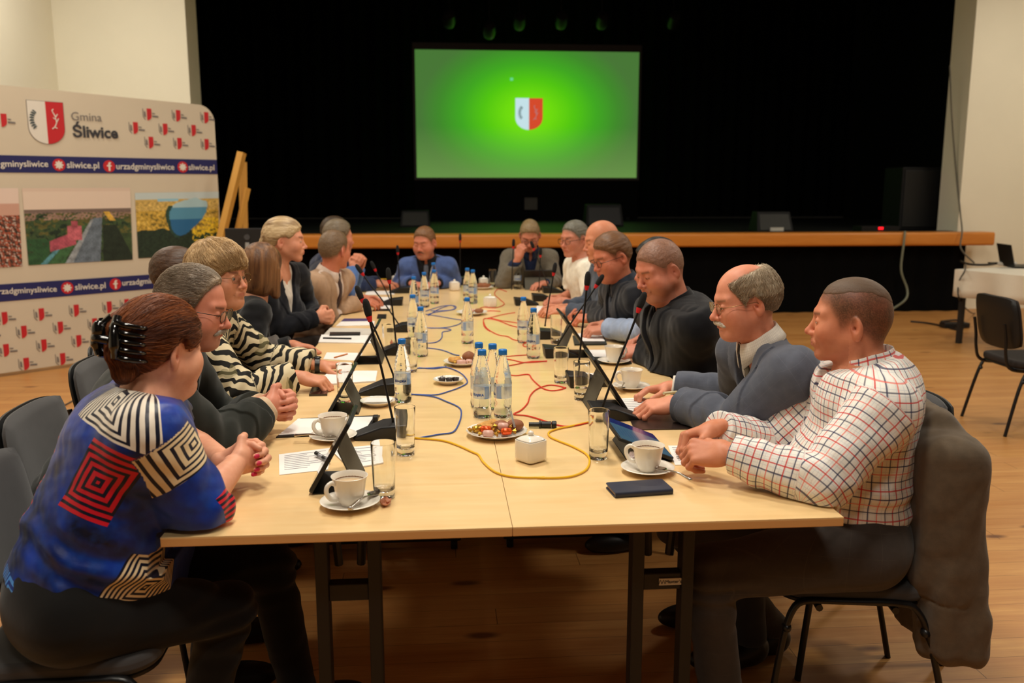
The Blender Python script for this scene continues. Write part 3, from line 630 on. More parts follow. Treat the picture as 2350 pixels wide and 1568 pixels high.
def f_saucer(loc,rz,label,cat,group):
    mb=MB(); mb.lathe([(0,.002),(.022,.002),(.024,.0),(.030,.0),(.032,.003),(.050,.008),(.066,.013),(.0735,.0165),(.0745,.0175),(.073,.0185),(.062,.0155),(.045,.0105),(.030,.006),(.024,.0055),(0,.0055)],40)
    o=mb.build('saucer',china,loc=loc,rz=rz,sharp=60); return tag(o,label,cat,group)
def f_cup(loc,rz,label,cat,group):
    r=empty('coffee_cup',loc,rz,label,cat,group)
    mb=MB(); mb.lathe([(0,.002),(.020,.002),(.021,0),(.0235,0),(.0245,.004),(.030,.012),(.0355,.026),(.0385,.045),(.0405,.060),(.0445,.0715),(.0455,.0735),(.044,.0738),(.0430,.0725),(.0388,.060),(.0368,.045),(.0338,.027),(.028,.014),(.018,.008),(0,.007)],44); mb.build('bowl',china,r,sharp=60)
    mb=MB(); mb.tube(bez([(.0385,0,.058),(.050,0,.064),(.062,0,.056),(.063,0,.040),(.052,0,.024),(.035,0,.020)],6),[.0048]*31,10,sx=1.25,ref=(0,1,0)); mb.build('handle',china,r,sharp=60)
    mb=MB(); mb.lathe([(0,.0535),(.0370,.0535),(.0378,.0545),(.0365,.0545),(0,.0545)],32); c=mb.build('coffee_foam',foam,r)
    mb=MB(); mb.lathe([(.0385,.0575),(.0402,.0615),(.0398,.0620),(.0381,.0580)],32,close=True); mb.build('coffee_ring',cring,r)
    return r
def f_spoon(loc,rz,label,cat,group):
    r=empty('teaspoon',loc,rz,label,cat,group); mb=MB(); V=[];F=[];n=12;m=16
    def prof(t): return .0155*math.sin(math.pi*min(1,max(0,t))**.85)
    for sd in (0,1):
        for i in range(m+1):
            t=i/m; w=prof(t)+.0004
            for k in range(n+1):
                u=k/n*2-1; V.append((t*.046,u*w,.0045-.0042*math.sin(math.pi*t)*(1-u*u)+(0 if sd else -.0012)+.006*(1-t)**2*0))
    S_=(m+1)*(n+1)
    for i in range(m):
        for k in range(n): a=i*(n+1)+k; F.append((a,a+n+1,a+n+2,a+1)); F.append((S_+a,S_+a+1,S_+a+n+2,S_+a+n+1))
    for i in range(m):
        for k in (0,n): a=i*(n+1)+k; b=a+n+1; F.append((a,S_+a,S_+b,b))
    mb.add(V,F); mb.build('bowl',steel,r,sharp=70)
    mb=MB(); mb.tube(bez([(.0,0,.0045),(-.02,0,.008),(-.05,0,.010),(-.085,0,.006),(-.098,0,.0045)],6),[.0018,.0019,.0019,.002,.002,.0021,.0022,.0023,.0024,.0025,.0026,.0027,.0028,.003,.0032,.0034,.0036,.0038,.004,.0042,.0044,.0046,.0046,.0042,.003],10,sx=1.3,ref=(0,0,1)); mb.build('handle',steel,r,sharp=60); return r
def f_glass(loc,rz,label,cat,group,water=0,h=.146):
    mod=lambda t,z:1+(.018*abs(math.cos(5*t))-.01)*(1 if z<.125 else .2)
    pr=[(0,.0),(.024,.0),(.0265,.002),(.0270,.012),(.0275,.03),(.0290,.08),(.0305,.120),(.0315,h-.002),(.0312,h),(.0302,h),(.0298,h-.002),(.0288,.12),(.0272,.08),(.0255,.035),(.0235,.024),(.016,.0195),(0,.0185)]
    r=empty('drinking_glass',loc,rz,label,cat,group); mb=MB(); mb.lathe(pr,60,mod=mod); mb.build('tumbler',glass,r,sharp=70)
    if water:
        m=MC.get('water')
        if not m: m,_b=newmat('water',0,trans=1,ior=1.33); MC['water']=m
        mb=MB(); mb.lathe([(0,.0190),(.0158,.0200),(.0230,.0245),(.0250,.036),(.0256,.045),(0,.0450)],40); mb.build('water',m,r,sharp=60)
    return r
capm=mat('blue_cap',(16,110,196),.35,spec=.5); lblm,_b=newmat('bottle_label_film',.4,alpha=1); S.nt=lblm.node_tree
def mk_label():
    m,b=newmat('bottle_label_film',.35); x,y,z=sep(objc()); a=S.op('ARCTAN2',y,x)
    # pale translucent film with a blue side panel
    pan=(((a+1.2).abs()<.30)); c=mix(pan,(214,222,228),(120,156,206)); bar=((a+.45).abs()<.20)*((z-.098).abs()<.013)*(((a*46).fr()<.5)); c=mix(bar*.75,c,(90,96,110)); setc(b,c)
    b.inputs['Alpha'].default_value=1.0; S.nt.links.new((pan*.35+bar*.35+.42).k,b.inputs['Alpha']); return m
lblm=mk_label(); lbt=mat('label_blue_print',(36,92,178),.4,var=.02)
pet,_=newmat('water_filled_plastic',.03,trans=1,ior=1.31); _.inputs['Base Color'].default_value=(.90,.95,.955,1); S.nt=pet.node_tree; bump(_,noise(vmap(objc(),(1,1,.7)),70,3)+noise(vmap(objc(),(1,1,2)),26,2)*1.5,.38,.003)
def f_bottle(loc,rz,label,cat,group):
    r=empty('water_bottle',loc,rz,label,cat,group); pr=[(0,.006),(.010,.004),(.018,.0),(.026,.0),(.0300,.005),(.0318,.014),(.0318,.024),(.0306,.030),(.0300,.036)]
    pr+=[(.0300,.040),(.0316,.046),(.0318,.060),(.0312,.066),(.0312,.112),(.0318,.118),(.0316,.126),(.0300,.134),(.0302,.140),(.0280,.152),(.0245,.168),(.0205,.184),(.0165,.198),(.0138,.207),(.0128,.212),(.0128,.2165),(.0152,.217),(.0152,.2195),(.0126,.220),(.0126,.228),(0,.228)]
    mb=MB(); mb.lathe(pr,40,mod=lambda t,z:1-(.10*max(0,math.cos(5*t))**4 if z<.022 else 0)-(.012*abs(math.sin(6*t+z*90)) if z>.132 and z<.19 else 0)); mb.build('bottle_body',pet,r,sharp=70)
    mb=MB(); mb.lathe([(0,.238),(.0125,.238),(.0143,.2365),(.0148,.234),(.0148,.2205),(.0143,.2195),(.0130,.2195)],30,mod=lambda t,z:1+.012*math.cos(30*t)); mb.build('cap',capm,r,sharp=50)
    mb=MB(); mb.lathe([(.0316,.070),(.0316,.112)],40); o=mb.build('paper_label',lblm,r)
    if False: pass
    v,f=text_geo('KRAJSKA',.0115,bold=.0006,extr=.0001); V=[]
    for p_ in v: t=-math.pi/2-.75+p_[0]/.0320+.0; V.append((.0321*math.cos(t),.0321*math.sin(t),.084+p_[1]))
    link_mesh('label_lettering',V,f,lbt,o,smooth=False); return r
def cup_set(p,rz,sl,cl,sp=None,spl=None):
    q=at(p); proto('saucer',f_saucer,q,0,sl,'saucer','white saucers on the table'); c=q+np.array((0,0,.0062)); proto('cup',f_cup,c,rz,cl,'cup','white coffee cups on the table')
    if sp: 
        a,b=sp; A=at(a,TZ+.012); B=at(b,TZ+.012); d=B-A; o=proto('spoon',f_spoon,A+np.array((0,0,.006)),math.atan2(-d[1],-d[0]),spl,'teaspoon','steel teaspoons on the table'); L=np.linalg.norm(d[:2])
cup_set((804,1162),math.radians(215),'white saucer nearest the left front corner of the table','white coffee cup with foam, nearest the left front corner',((848,1147),(798,1180)),'teaspoon lying on the nearest left-hand saucer')
cup_set((765,1009),math.radians(210),'white saucer in front of the man with the clasped hands and dark green jacket','white coffee cup in front of the man in dark green jacket',((745,1010),(697,1008)),'teaspoon sticking out left of the second left-hand saucer')
cup_set((1486,1084),math.radians(150),'white saucer in front of the man in the checked shirt','white coffee cup in front of the man in the checked shirt',((1528,1088),(1607,1119)),'teaspoon hanging over the right edge of the saucer by the checked shirt')
cup_set((1448,893),math.radians(185),'white saucer beside the hands of the man in the grey suit','white coffee cup beside the hands of the man in the grey suit',((1428,893),(1440,880)),'teaspoon on the saucer near the man in the grey suit')
cup_set((1409,834),math.radians(20),'white saucer in front of the heavy man in black','white coffee cup in front of the heavy man in black')
GL=[((882,1142),0,'tall empty glass beside the nearest left-hand cup'),((931,1043),0,'tall empty glass next to the nearest left-hand microphone'),((1373,1052),0,'tall empty glass in the bend of the yellow cable at the right'),((1334,917),1,'glass a quarter full of water in front of the second right-hand microphone'),((1287,878),0,'tall empty glass in front of the third right-hand microphone'),
 ((793,923),0,'glass behind the second left-hand tablet by the phone'),((943,853),0,'glass just behind the single bottle at the left'),((893,812),0,'glass beside the third left-hand tablet'),((1276,788),0,'glass by the fourth right-hand microphone'),(c3(300,680),0,'glass in front of the man in the blue suit, left one'),(c3(1150,680),0,'far glass left of the bottle before the man in grey-brown'),(c3(1015,684),0,'far glass behind the plate of biscuits')]
for i,(p_,w,l) in enumerate(GL): proto('glassw%d'%w,(lambda loc,rz,a,b,c,w=w:f_glass(loc,rz,a,b,c,w)),at(p_),.3*i,l,'glass','drinking glasses on the table')
BO=[((925,922),'single water bottle at the left beside the nearest microphones',.5),((1107,957),'front left bottle of the cluster of four in mid table',.15),((1154,956),'front right bottle of the cluster of four in mid table',-.9),((1100,934),'back left bottle of the cluster of four in mid table',1.0),((1131,938),'back right bottle of the cluster of four in mid table',2.0),
 ((967,818),'water bottle behind the left glass, near the blue cable loops',.2),((949,778),'water bottle at the left, just behind the one by the blue cable loops',.6),((1073,788),'lone water bottle on the centre line of the table',-.9),((1224,822),'front bottle of the right-hand pair by the red cables',.2),((1201,786),'rear bottle of the right-hand pair by the red cables',.5),
 (c3(365,900),'far left bottle before the beige blazer',.3),(c3(450,850),'far bottle second from left, before the man in the blue suit',.8),(c3(533,820),'far bottle right of the black tablet of the man in the blue suit',.5),(c3(527,735),'farthest bottle directly before the blue suit',.4),(c3(806,800),'left bottle of the far pair on the centre line',1.2),(c3(852,820),'right bottle of the far pair on the centre line',.1),(c3(1220,700),'bottle before the man in the grey-brown jacket',.7)]
for i,(p_,l,a_) in enumerate(BO): proto('bottle',f_bottle,at(p_),a_,l,'water bottle','blue-capped water bottles on the table')
# plates
def f_plate(loc,rz,label,cat,group,R=.105):
    k=R/.105; mb=MB(); mb.lathe([(0,.003),(.05*k,.003),(.052*k,0),(.060*k,0),(.063*k,.004),(.082*k,.010),(.100*k,.0165),(.105*k,.0190),(.104*k,.0205),(.098*k,.0190),(.080*k,.0125),(.062*k,.0075),(.05*k,.0062),(0,.0062)],56,mod=lambda t,z:1+(.010*math.cos(18*t) if z>.009 else 0)); return tag(mb.build('plate',china,loc=loc,rz=rz,sharp=60),label,cat,group)
PL=at((1140,1000)); f_plate(PL,0,'white plate of biscuits and orange-wrapped sweets by the sugar bowl','plate','white plates on the table',.098)
PL2=at(c6(1235,385)); f_plate(PL2,0,'white plate of biscuits and sweets behind the cluster of four bottles','plate','white plates on the table',.085)
PL3=at((1029,880)); f_plate(PL3,0,'small white plate of dark chocolates inside the blue cable loop','plate','white plates on the table',.062)
PL4=at((867,930)); f_plate(PL4,0,'small white plate with a folded napkin behind the nearest left microphone','plate','white plates on the table',.064)
PL5=at((1083,722)); f_plate(PL5,0,'far white plate of sweets behind the lone centre bottle','plate','white plates on the table',.10)
PL6=at(c3(935,700)); f_plate(PL6,0,'farthest white plate holding brown pastries','plate','white plates on the table',.085)
orf=mat('orange_foil',(226,84,20),.28,var=.25,vs=60,metal=.4,bs=200,bstr=.5); gof=mat('gold_foil',(206,160,60),.25,metal=.7,var=.2,bs=160,bstr=.6); pkf=mat('pink_wrapper',(214,166,150),.35,var=.15,bs=120,bstr=.6); cocoa=mat('gingerbread_brown',(142,84,48),.6,var=.15,vs=30); bis=mat('biscuit_crust',(206,150,74),.75,var=.3,vs=60,bs=90,bstr=1,bd=.004); chok=mat('dark_chocolate_cup',(34,20,18),.3)
def sweet(loc,rz,m,label,L=.034,R=.011):
    r=empty('wrapped_sweet',loc,rz,label,'sweet','wrapped sweets on the plates'); mb=MB(); mb.tube([(x,0,R) for x in (-L/2,-L/2+.004,0,L/2-.004,L/2)],[R*.55,R,R*1.05,R,R*.55],12,sx=1.15); mb.build('wrapper',m,r,sharp=50)
    for sx in (-1,1):
        mb=MB(); V=[(sx*L*.48,0,R)]; n=14
        for i in range(n): a=2*math.pi*i/n; V.append((sx*(L*.5+.013+.002*math.sin(i*2.3)),math.cos(a)*R*1.1*(1+.2*math.sin(5*a)),R+math.sin(a)*R*.8*(1+.2*math.cos(4*a))))
        V.append((sx*(L*.5+.008),0,R)); F=[(0,i+1,(i+1)%n+1) for i in range(n)]+[(n+1,(i+1)%n+1,i+1) for i in range(n)]; mb.add(V,F); mb.build('twist',gof,r,smooth=False)
    return r
def blob(name,loc,rad,m,label,cat,group,seed=0,rough=.08):
    r=random.Random(seed); mb=MB(); mb.ell((0,0,rad[2]),rad,22,14); ph=[r.random()*6 for _ in range(4)]
    mb.v=[(x*(1+rough*math.sin(x*190+ph[0])*math.sin(y*170+ph[1])),y*(1+rough*math.sin(z*200+ph[2])),max(.0,z*(1+rough*math.sin(x*160+ph[3])))) for x,y,z in mb.v]; return tag(mb.build(name,m,loc=loc),label,cat,group)
def on(P,x,y,z=.0075): return P+np.array((x,y,z))
for (x,y,z,a_,m,l) in ((-.035,-.005,.012,-.35,orf,'orange foil sweet at the left of the near plate'),(.028,-.035,.012,.12,orf,'orange foil sweet at the front right of the near plate'),(-.03,-.045,.009,-.15,pkf,'pale wrapped sweet at the front of the near plate'),(.020,-.008,.022,-.3,pkf,'pale wrapped sweet lying on the others in the near plate'),(-.062,.005,.012,.6,gof,'gold foil sweet at the left rim of the near plate')): sweet(on(PL,x,y,z),a_,m,l)
blob('biscuit',on(PL,-.032,.035,.012),(.032,.026,.012),bis,'golden crusty biscuit at the back left of the near plate','biscuit','biscuits on the plates',1,.12); blob('biscuit',on(PL,-.012,.048,.020),(.026,.024,.010),bis,'golden crusty biscuit leaning at the back of the near plate','biscuit','biscuits on the plates',4,.12)
blob('gingerbread',on(PL,.014,.022,.010),(.027,.025,.017),cocoa,'round brown gingerbread in the middle of the near plate','biscuit','biscuits on the plates',2,.02); blob('gingerbread',on(PL,.060,.010,.012),(.028,.026,.019),cocoa,'round brown gingerbread at the right of the near plate','biscuit','biscuits on the plates',3,.02)
blob('biscuit',on(PL2,-.03,.015),(.032,.026,.014),bis,'golden biscuit on the second plate','biscuit','biscuits on the plates',5,.12); blob('gingerbread',on(PL2,.030,.012),(.030,.028,.026),cocoa,'brown gingerbread on the second plate, behind the four bottles','biscuit','biscuits on the plates',6,.02); sweet(on(PL2,-.005,-.038,.009),.1,pkf,'pink wrapped sweet on the second plate',.04); sweet(on(PL2,.030,-.032,.009),-.4,pkf,'pale crumpled sweet at the right of the second plate',.03)
for i,(x,y) in enumerate(((-.026,-.008),(.004,-.010),(.030,-.002))):
    mb=MB(); mb.lathe([(0,0),(.011,0),(.0145,.018),(.0135,.0185),(.010,.014),(0,.014)],18,mod=lambda t,z:1+.04*math.cos(16*t)); tag(mb.build('chocolate',chok,loc=on(PL3,x,y,.006)),['left','middle','right'][i]+' dark chocolate cup on the small plate','chocolate','dark chocolates')
paper=mat('white_paper',(232,226,220),.8,var=.02)
def crumple(name,loc,rad,m,label,cat,seed):
    r=np.random.RandomState(seed); mb=MB(); mb.ell((0,0,rad[2]),rad,14,9); v=np.array(mb.v); v=v*(1+.28*r.normal(size=(len(v),1))*.6); v[:,2]=np.clip(v[:,2],0,None); mb.v=[tuple(q) for q in v]; return tag(mb.build(name,m,loc=loc,smooth=False),label,cat)
crumple('crumpled_wrapper',on(PL3,-.024,.016,.007),(.018,.012,.009),mat('silver_foil',(200,196,190),.3,metal=.6),'crumpled silver wrapper on the small chocolate plate','wrapper',3)
q=PL4; mb=MB(); mb.add([(-.05,-.022,.016),(.045,-.030,.017),(.056,.018,.020),(-.038,.026,.018),(-.05,-.022,.018),(.045,-.030,.020),(.056,.018,.023),(-.038,.026,.021)],[(0,3,2,1),(4,5,6,7),(0,1,5,4),(1,2,6,5),(2,3,7,6),(3,0,4,7)]); tag(mb.build('napkin',paper,loc=q,smooth=False,bev=.001),'folded white napkin on the small plate at the left','napkin')
sweet(on(PL5,-.03,-.01,.010),.3,orf,'orange sweet on the plate behind the lone bottle'); sweet(on(PL5,.0,.03,.010),-.3,pkf,'pale sweet on the plate behind the lone bottle'); blob('gingerbread',on(PL5,.045,.0),(.03,.025,.016),cocoa,'brown gingerbread on the plate behind the lone bottle','biscuit','biscuits on the plates',8,.02)
blob('pastry',on(PL6,0,0),(.06,.045,.022),cocoa,'brown pastry on the farthest plate','pastry',None,9,.06)
crumple('candy_wrapper',at((884,1160),TZ+.0005),(.013,.017,.009),mat('pink_red_wrapper',(206,140,110),.35,var=.3,vs=60),'curled pink and red sweet wrapper beside the nearest left glass','wrapper',5)
crumple('candy_wrapper',at((1452,1062),TZ+.0005),(.020,.012,.013),mat('white_foil_wrapper',(222,206,204),.3,var=.2,vs=80),'crumpled white wrapper behind the cup by the checked shirt','wrapper',6)
crumple('candy_wrapper',at(c6(870,165)),(.020,.014,.012),mat('orange_white_wrapper',(226,140,110),.35,var=.3,vs=60),'crumpled orange wrapper beside the left microphone base in mid table','wrapper',7)
crumple('candy_wrapper',at(z8(1095,960)),(.012,.012,.016),mat('orange_white_wrapper',(226,140,110),.35),'small orange wrapper behind the single left bottle','wrapper',8)
# sugar bowls
def f_sugar(loc,rz,label,cat,group):
    r=empty('sugar_bowl',loc,rz,label,cat,group); mb=MB(); pr=[(.030,0),(.040,.004),(.0445,.012),(.0450,.060),(.0445,.064),(.041,.064),(.041,.014),(.03,.008)]; 
    V=[];F=[];n=40
    for (q_,z) in pr:
        for k in range(n):
            t=2*math.pi*(k+.5)/n; c_,s_=math.cos(t),math.sin(t); e=6; d=(abs(c_)**e+abs(s_)**e)**(-1/e); V.append((q_*.82*c_*d,q_*.82*s_*d,z))
    F=[(i*n+k,i*n+(k+1)%n,(i+1)*n+(k+1)%n,(i+1)*n+k) for i in range(len(pr)-1) for k in range(n)]+[tuple(range(n-1,-1,-1)),tuple((len(pr)-1)*n+k for k in range(n))]
    mb.add(V,F); mb.build('bowl',china,r,sharp=50)
    mb=MB(); V=[]; pr=[(.040,.0645),(.040,.067),(.034,.071),(.022,.075),(.008,.077)]
    for (q_,z) in pr:
        for k in range(n):
            t=2*math.pi*(k+.5)/n; c_,s_=math.cos(t),math.sin(t); e=5; d=(abs(c_)**e+abs(s_)**e)**(-1/e); V.append((q_*.82*c_*d,q_*.82*s_*d,z))
    F=[(i*n+k,i*n+(k+1)%n,(i+1)*n+(k+1)%n,(i+1)*n+k) for i in range(len(pr)-1) for k in range(n)]+[tuple(range(n-1,-1,-1)),tuple((len(pr)-1)*n+k for k in range(n))]; mb.add(V,F); mb.ell((0,0,.083),(.009,.009,.008),14,8); mb.build('lid',china,r,sharp=50); return r
proto('sugar',f_sugar,at((1218,1058)),math.radians(38),'square white sugar bowl with lid in front of the biscuit plate','sugar bowl','white sugar bowls')
proto('sugar',f_sugar,at(c3(698,712)),.3,'far white sugar bowl on the centre line, before the dark gap','sugar bowl','white sugar bowls'); proto('sugar',f_sugar,at(c3(993,850)),.6,'white sugar bowl by the far red cables','sugar bowl','white sugar bowls')
proto('sugar',f_sugar,at(c3(940,678)),.2,'farthest white sugar bowl behind the brown pastry','sugar bowl','white sugar bowls'); proto('sugar',f_sugar,at(c3(215,660)),.2,'white sugar bowl at the far left by the yellow cable','sugar bowl','white sugar bowls')
a_=at((1216,1010),.81); b_=at((1206,975),.84); mb=MB(); mb.tube([(0,0,0),np.array((-.012,.004,.05))],.0035,8); tag(mb.build('clear_stick',mat('clear_plastic_stick',(200,206,214),.1,trans=.6),loc=PL+np.array((.055,-.03,.035))),'clear plastic stick leaning out of the near plate','stick')
# adapter by the plate
q=at((1255,982)); r=empty('audio_plug',q,math.radians(-6),'black audio plug lying right of the near biscuit plate','plug'); mb=MB(); mb.tube([(-.06,0,.011),(-.02,0,.011),(-.018,0,.011),(.014,0,.011)],[.008,.008,.011,.011],12); mb.build('barrel',bkp,r,sharp=40); mb=MB(); mb.tube([(.015,0,.011),(.018,0,.011),(.03,0,.011),(.032,0,.011)],[.009,.0125,.0125,.010],12); mb.tube([(-.026,0,.011),(-.024,0,.011),(-.020,0,.011)],[.013,.014,.013],12); mb.build('collar_ring',bkp,r,sharp=40)
# phone wallet
q=at((1466,1127)); A=at((1386,1115)); B=at((1535,1105)); dd=B-A; r=empty('phone_wallet',q,math.atan2(dd[1],dd[0]),'navy leather phone wallet lying at the right front of the table','phone case'); nav=mat('navy_leather',(38,42,60),.45,bs=400,bstr=.3)
mb=MB(); mb.rbox((0,0,.0135),(.158,.082,.003),.008); mb.build('cover',nav,r,bev=.0012,sharp=40); mb=MB(); mb.rbox((0,0,.0015),(.158,.082,.003),.008); mb.build('cover',nav,r,bev=.0012,sharp=40)
mb=MB(); mb.rbox((0.0,.002,.0075),(.150,.074,.009),.006); mb.build('phone_body',mat('phone_rose_edge',(150,122,110),.4),r,sharp=40); mb=MB(); mb.tube([(-.078,-.0400,.0075),(.078,-.0400,.0075)],.0075,12,sx=.5); mb.build('spine',nav,r,sharp=50)
# papers
ink=mat('printed_ink',(130,130,138),.8)
def sheet(name,px,m,label,cat,t=.0012,z=TZ,lines=0,group=None):
    P=[PZ(x,y,z+t) for x,y in px]; c=sum(P)/4; c[2]=z; V=[(p_[0]-c[0],p_[1]-c[1],0) for p_ in P]+[(p_[0]-c[0],p_[1]-c[1],t) for p_ in P]
    ar=sum(V[i][0]*V[(i+1)%4][1]-V[(i+1)%4][0]*V[i][1] for i in range(4)); F=[(3,2,1,0),(4,5,6,7)]+[(i,(i+1)%4,4+(i+1)%4,4+i) for i in range(4)]
    if ar<0: F=[f[::-1] for f in F]
    mb=MB(); mb.add(V,F); o=mb.build(name,m,loc=c,smooth=False); tag(o,label,cat,group)
    if lines:
        lb=MB(); a,b,c_,d=[np.array(V[4+i]) for i in (0,1,2,3)]
        for i in range(lines):
            w=.12+.76*i/lines; l0=a+(d-a)*w; l1=b+(c_-b)*w; rr=random.Random(i); e=.35+.5*rr.random()
            s0=l0+(l1-l0)*.1; s1=l0+(l1-l0)*(.1+e); n_=(d-a)*.010
            lb.add([s0+n_+[0,0,.0003],s0-n_+[0,0,.0003],s1-n_+[0,0,.0003],s1+n_+[0,0,.0003]],[(0,1,2,3)])
        lb.build('printed_lines',ink,o,smooth=False)
    return o
blkc=mat('black_folder',(20,20,22),.4); brnm=mat('dark_brown_desk_pad',(44,32,28),.3,spec=.6); prp=mat('purple_folder',(70,56,110),.6); grf=mat('dark_green_folder',(34,42,36),.5)
sheet('paper_sheet',[(640,1043),(765,1027),(752,1078),(641,1090)],paper,'printed sheet under the clasped hands of the woman in the blue blouse','paper',.0012,lines=9)
sheet('booklet',[(757,1030),(866,1021),(880,1062),(803,1075)],paper,'open printed booklet behind the nearest left tablet','booklet',.004,lines=10)
sheet('clipboard',[(633,1003),(846,993),(872,953),(690,960)],blkc,'black clipboard in front of the man in dark green','clipboard',.004); sheet('paper_sheet',[(640,998),(836,989),(858,956),(684,961)],paper,'white sheet on the black clipboard','paper',.0012,TZ+.0045)
mb=MB(); mb.box((0,0,.009),(.018,.035,.018)); tag(mb.build('binder_clip',bkp,loc=at((862,966),TZ+.006),smooth=False,bev=.003),'black clip on the right edge of the clipboard','clip')
sheet('paper_stack',[(712,884),(862,874),(866,851),(760,851)],paper,'white papers under the hands of the woman in the zebra blouse','paper',.006)
sheet('paper_sheet',[(742,824),(822,828),(832,810),(750,809)],paper,'white sheet with an orange pencil, beyond the zebra blouse','paper')
mb=MB(); a_=at(z8(285,1090),TZ+.005); b_=at(z8(465,1040),TZ+.005); mb.tube([(0,0,0),b_-a_],.0035,6); tag(mb.build('pencil',mat('orange_pencil',(206,120,50),.5),loc=a_,smooth=False),'orange pencil lying on the white sheet','pencil')
sheet('paper_stack',[(731,785),(853,787),(858,769),(738,768)],paper,'white papers with a pen before the woman with the brown bob','paper',.005,lines=0); sheet('paper_sheet',[(742,769),(854,768),(852,754),(758,752)],mat('grey_paper',(196,188,176),.8),'greyish papers behind the pen, beyond the brown bob','paper',.004)
mb=MB(); a_=at(z8(130,820),TZ+.009); b_=at(z8(520,828),TZ+.009); mb.tube([(0,0,0),b_-a_],.005,7); tag(mb.build('pen',bkp,loc=a_),'black pen lying on the papers before the brown bob','pen')
sheet('smartphone',[(756,768),(826,767),(827,762),(757,762)],bkp,'dark phone lying on the greyish papers','phone',.008,TZ+.005)
sheet('purple_folder',[(783,737),(843,736),(846,731),(790,731)],prp,'purple folder in front of the blonde woman in the blazer','folder',.004); sheet('paper_sheet',[(771,748),(858,746),(860,737),(783,738)],paper,'white sheet in front of the blonde woman in the blazer','paper',.003)
sheet('paper_sheet',[(859,694),(898,694),(899,682),(861,682)],paper,'white sheet beside the fist of the man in beige','paper'); sheet('paper_stack',[(858,708),(895,708),(896,698),(860,698)],paper,'stack of white paper right of the man in beige','paper',.004); sheet('black_folder',[(856,713),(896,713),(896,709),(858,709)],blkc,'thin black folder under the stack right of the man in beige','folder',.003)
sheet('smartphone',[(865,729),(886,729),(887,721),(867,721)],bkp,'small black phone beside the beige sleeves','phone',.008); sheet('paper_sheet',[(838,677),(905,676),(905,668),(842,668)],paper,'far white sheet before the man in the blue shirt','paper')
sheet('smartphone',[(709,905),(751,904),(757,884),(718,884)],mat('phone_glass',(30,20,20),.12,spec=.8),'black phone by the hands of the woman in the zebra blouse','phone',.008)
sheet('desk_pad',[(1440,951),(1560,949),(1590,984),(1456,986)],brnm,'dark brown desk pad between the grey suit and the checked shirt','desk pad',.003)
sheet('paper_sheet',[(1418,915),(1478,912),(1530,950),(1437,951)],paper,'white sheet under the hands of the man in the grey suit','paper',.002,lines=7)
sheet('paper_sheet',[(1533,1023),(1600,1022),(1665,1065),(1549,1067)],paper,'printed sheet under the fists of the man in the checked shirt','paper',.0014,lines=8)
sheet('dark_folder',[(1362,833),(1450,833),(1440,819),(1352,819)],grf,'dark folder before the heavy man in black','folder',.006); sheet('paper_sheet',[(1362,819),(1392,819),(1389,803),(1348,803)],paper,'white sheet behind the cup of the heavy man in black','paper')
sheet('dark_folder',[(1318,790),(1393,789),(1386,771),(1314,770)],grf,'dark green folder under the wristwatch hand at the right','folder',.008); sheet('paper_sheet',[(1332,783),(1388,783),(1380,765),(1326,765)],paper,'white sheet on the dark green folder','paper',.001,TZ+.0085)
sheet('paper_sheet',[(1228,718),(1300,722),(1302,706),(1232,702)],paper,'far white sheet before the man in the white t-shirt','paper'); sheet('paper_sheet',[(1310,738),(1350,738),(1352,727),(1306,726)],paper,'white sheet under the hands of the man in dark jacket','paper')
crumple('napkin',at(z7(800,990)),(.030,.02,.006),paper,'small white napkin between the second and third right-hand glasses','napkin',12)
# pens
mb=MB(); a_=at((725,1040),TZ+.012); b_=at((758,1060),TZ+.008); L=np.linalg.norm(b_-a_); r=empty('ballpoint_pen',a_,0,'clear ballpoint pen with black grip on the printed sheet','pen'); mb.tube([(0,0,0),(b_-a_)*.9],.0055,10); mb.build('barrel',mat('clear_pen',(170,170,176),.2,trans=.4),r); mb=MB(); mb.tube([(b_-a_)*.0,(b_-a_)*.22],.0062,10); mb.tube([(b_-a_)*.5,(b_-a_)*.78],.0062,10); mb.build('grip',bkp,r); mb=MB(); mb.tube([(b_-a_)*.9,(b_-a_)],[.005,.001],8); mb.build('tip',mat('pen_blue',(40,60,150),.4),r)
mb=MB(); a_=at((1523,903),.792); b_=at((1557,900),.785); mb.tube([(0,0,0),(b_-a_)],.0055,9); tag(mb.build('cream_pen',mat('cream_pen',(206,190,150),.4),loc=a_),'cream pen held by the man in the grey suit','pen')
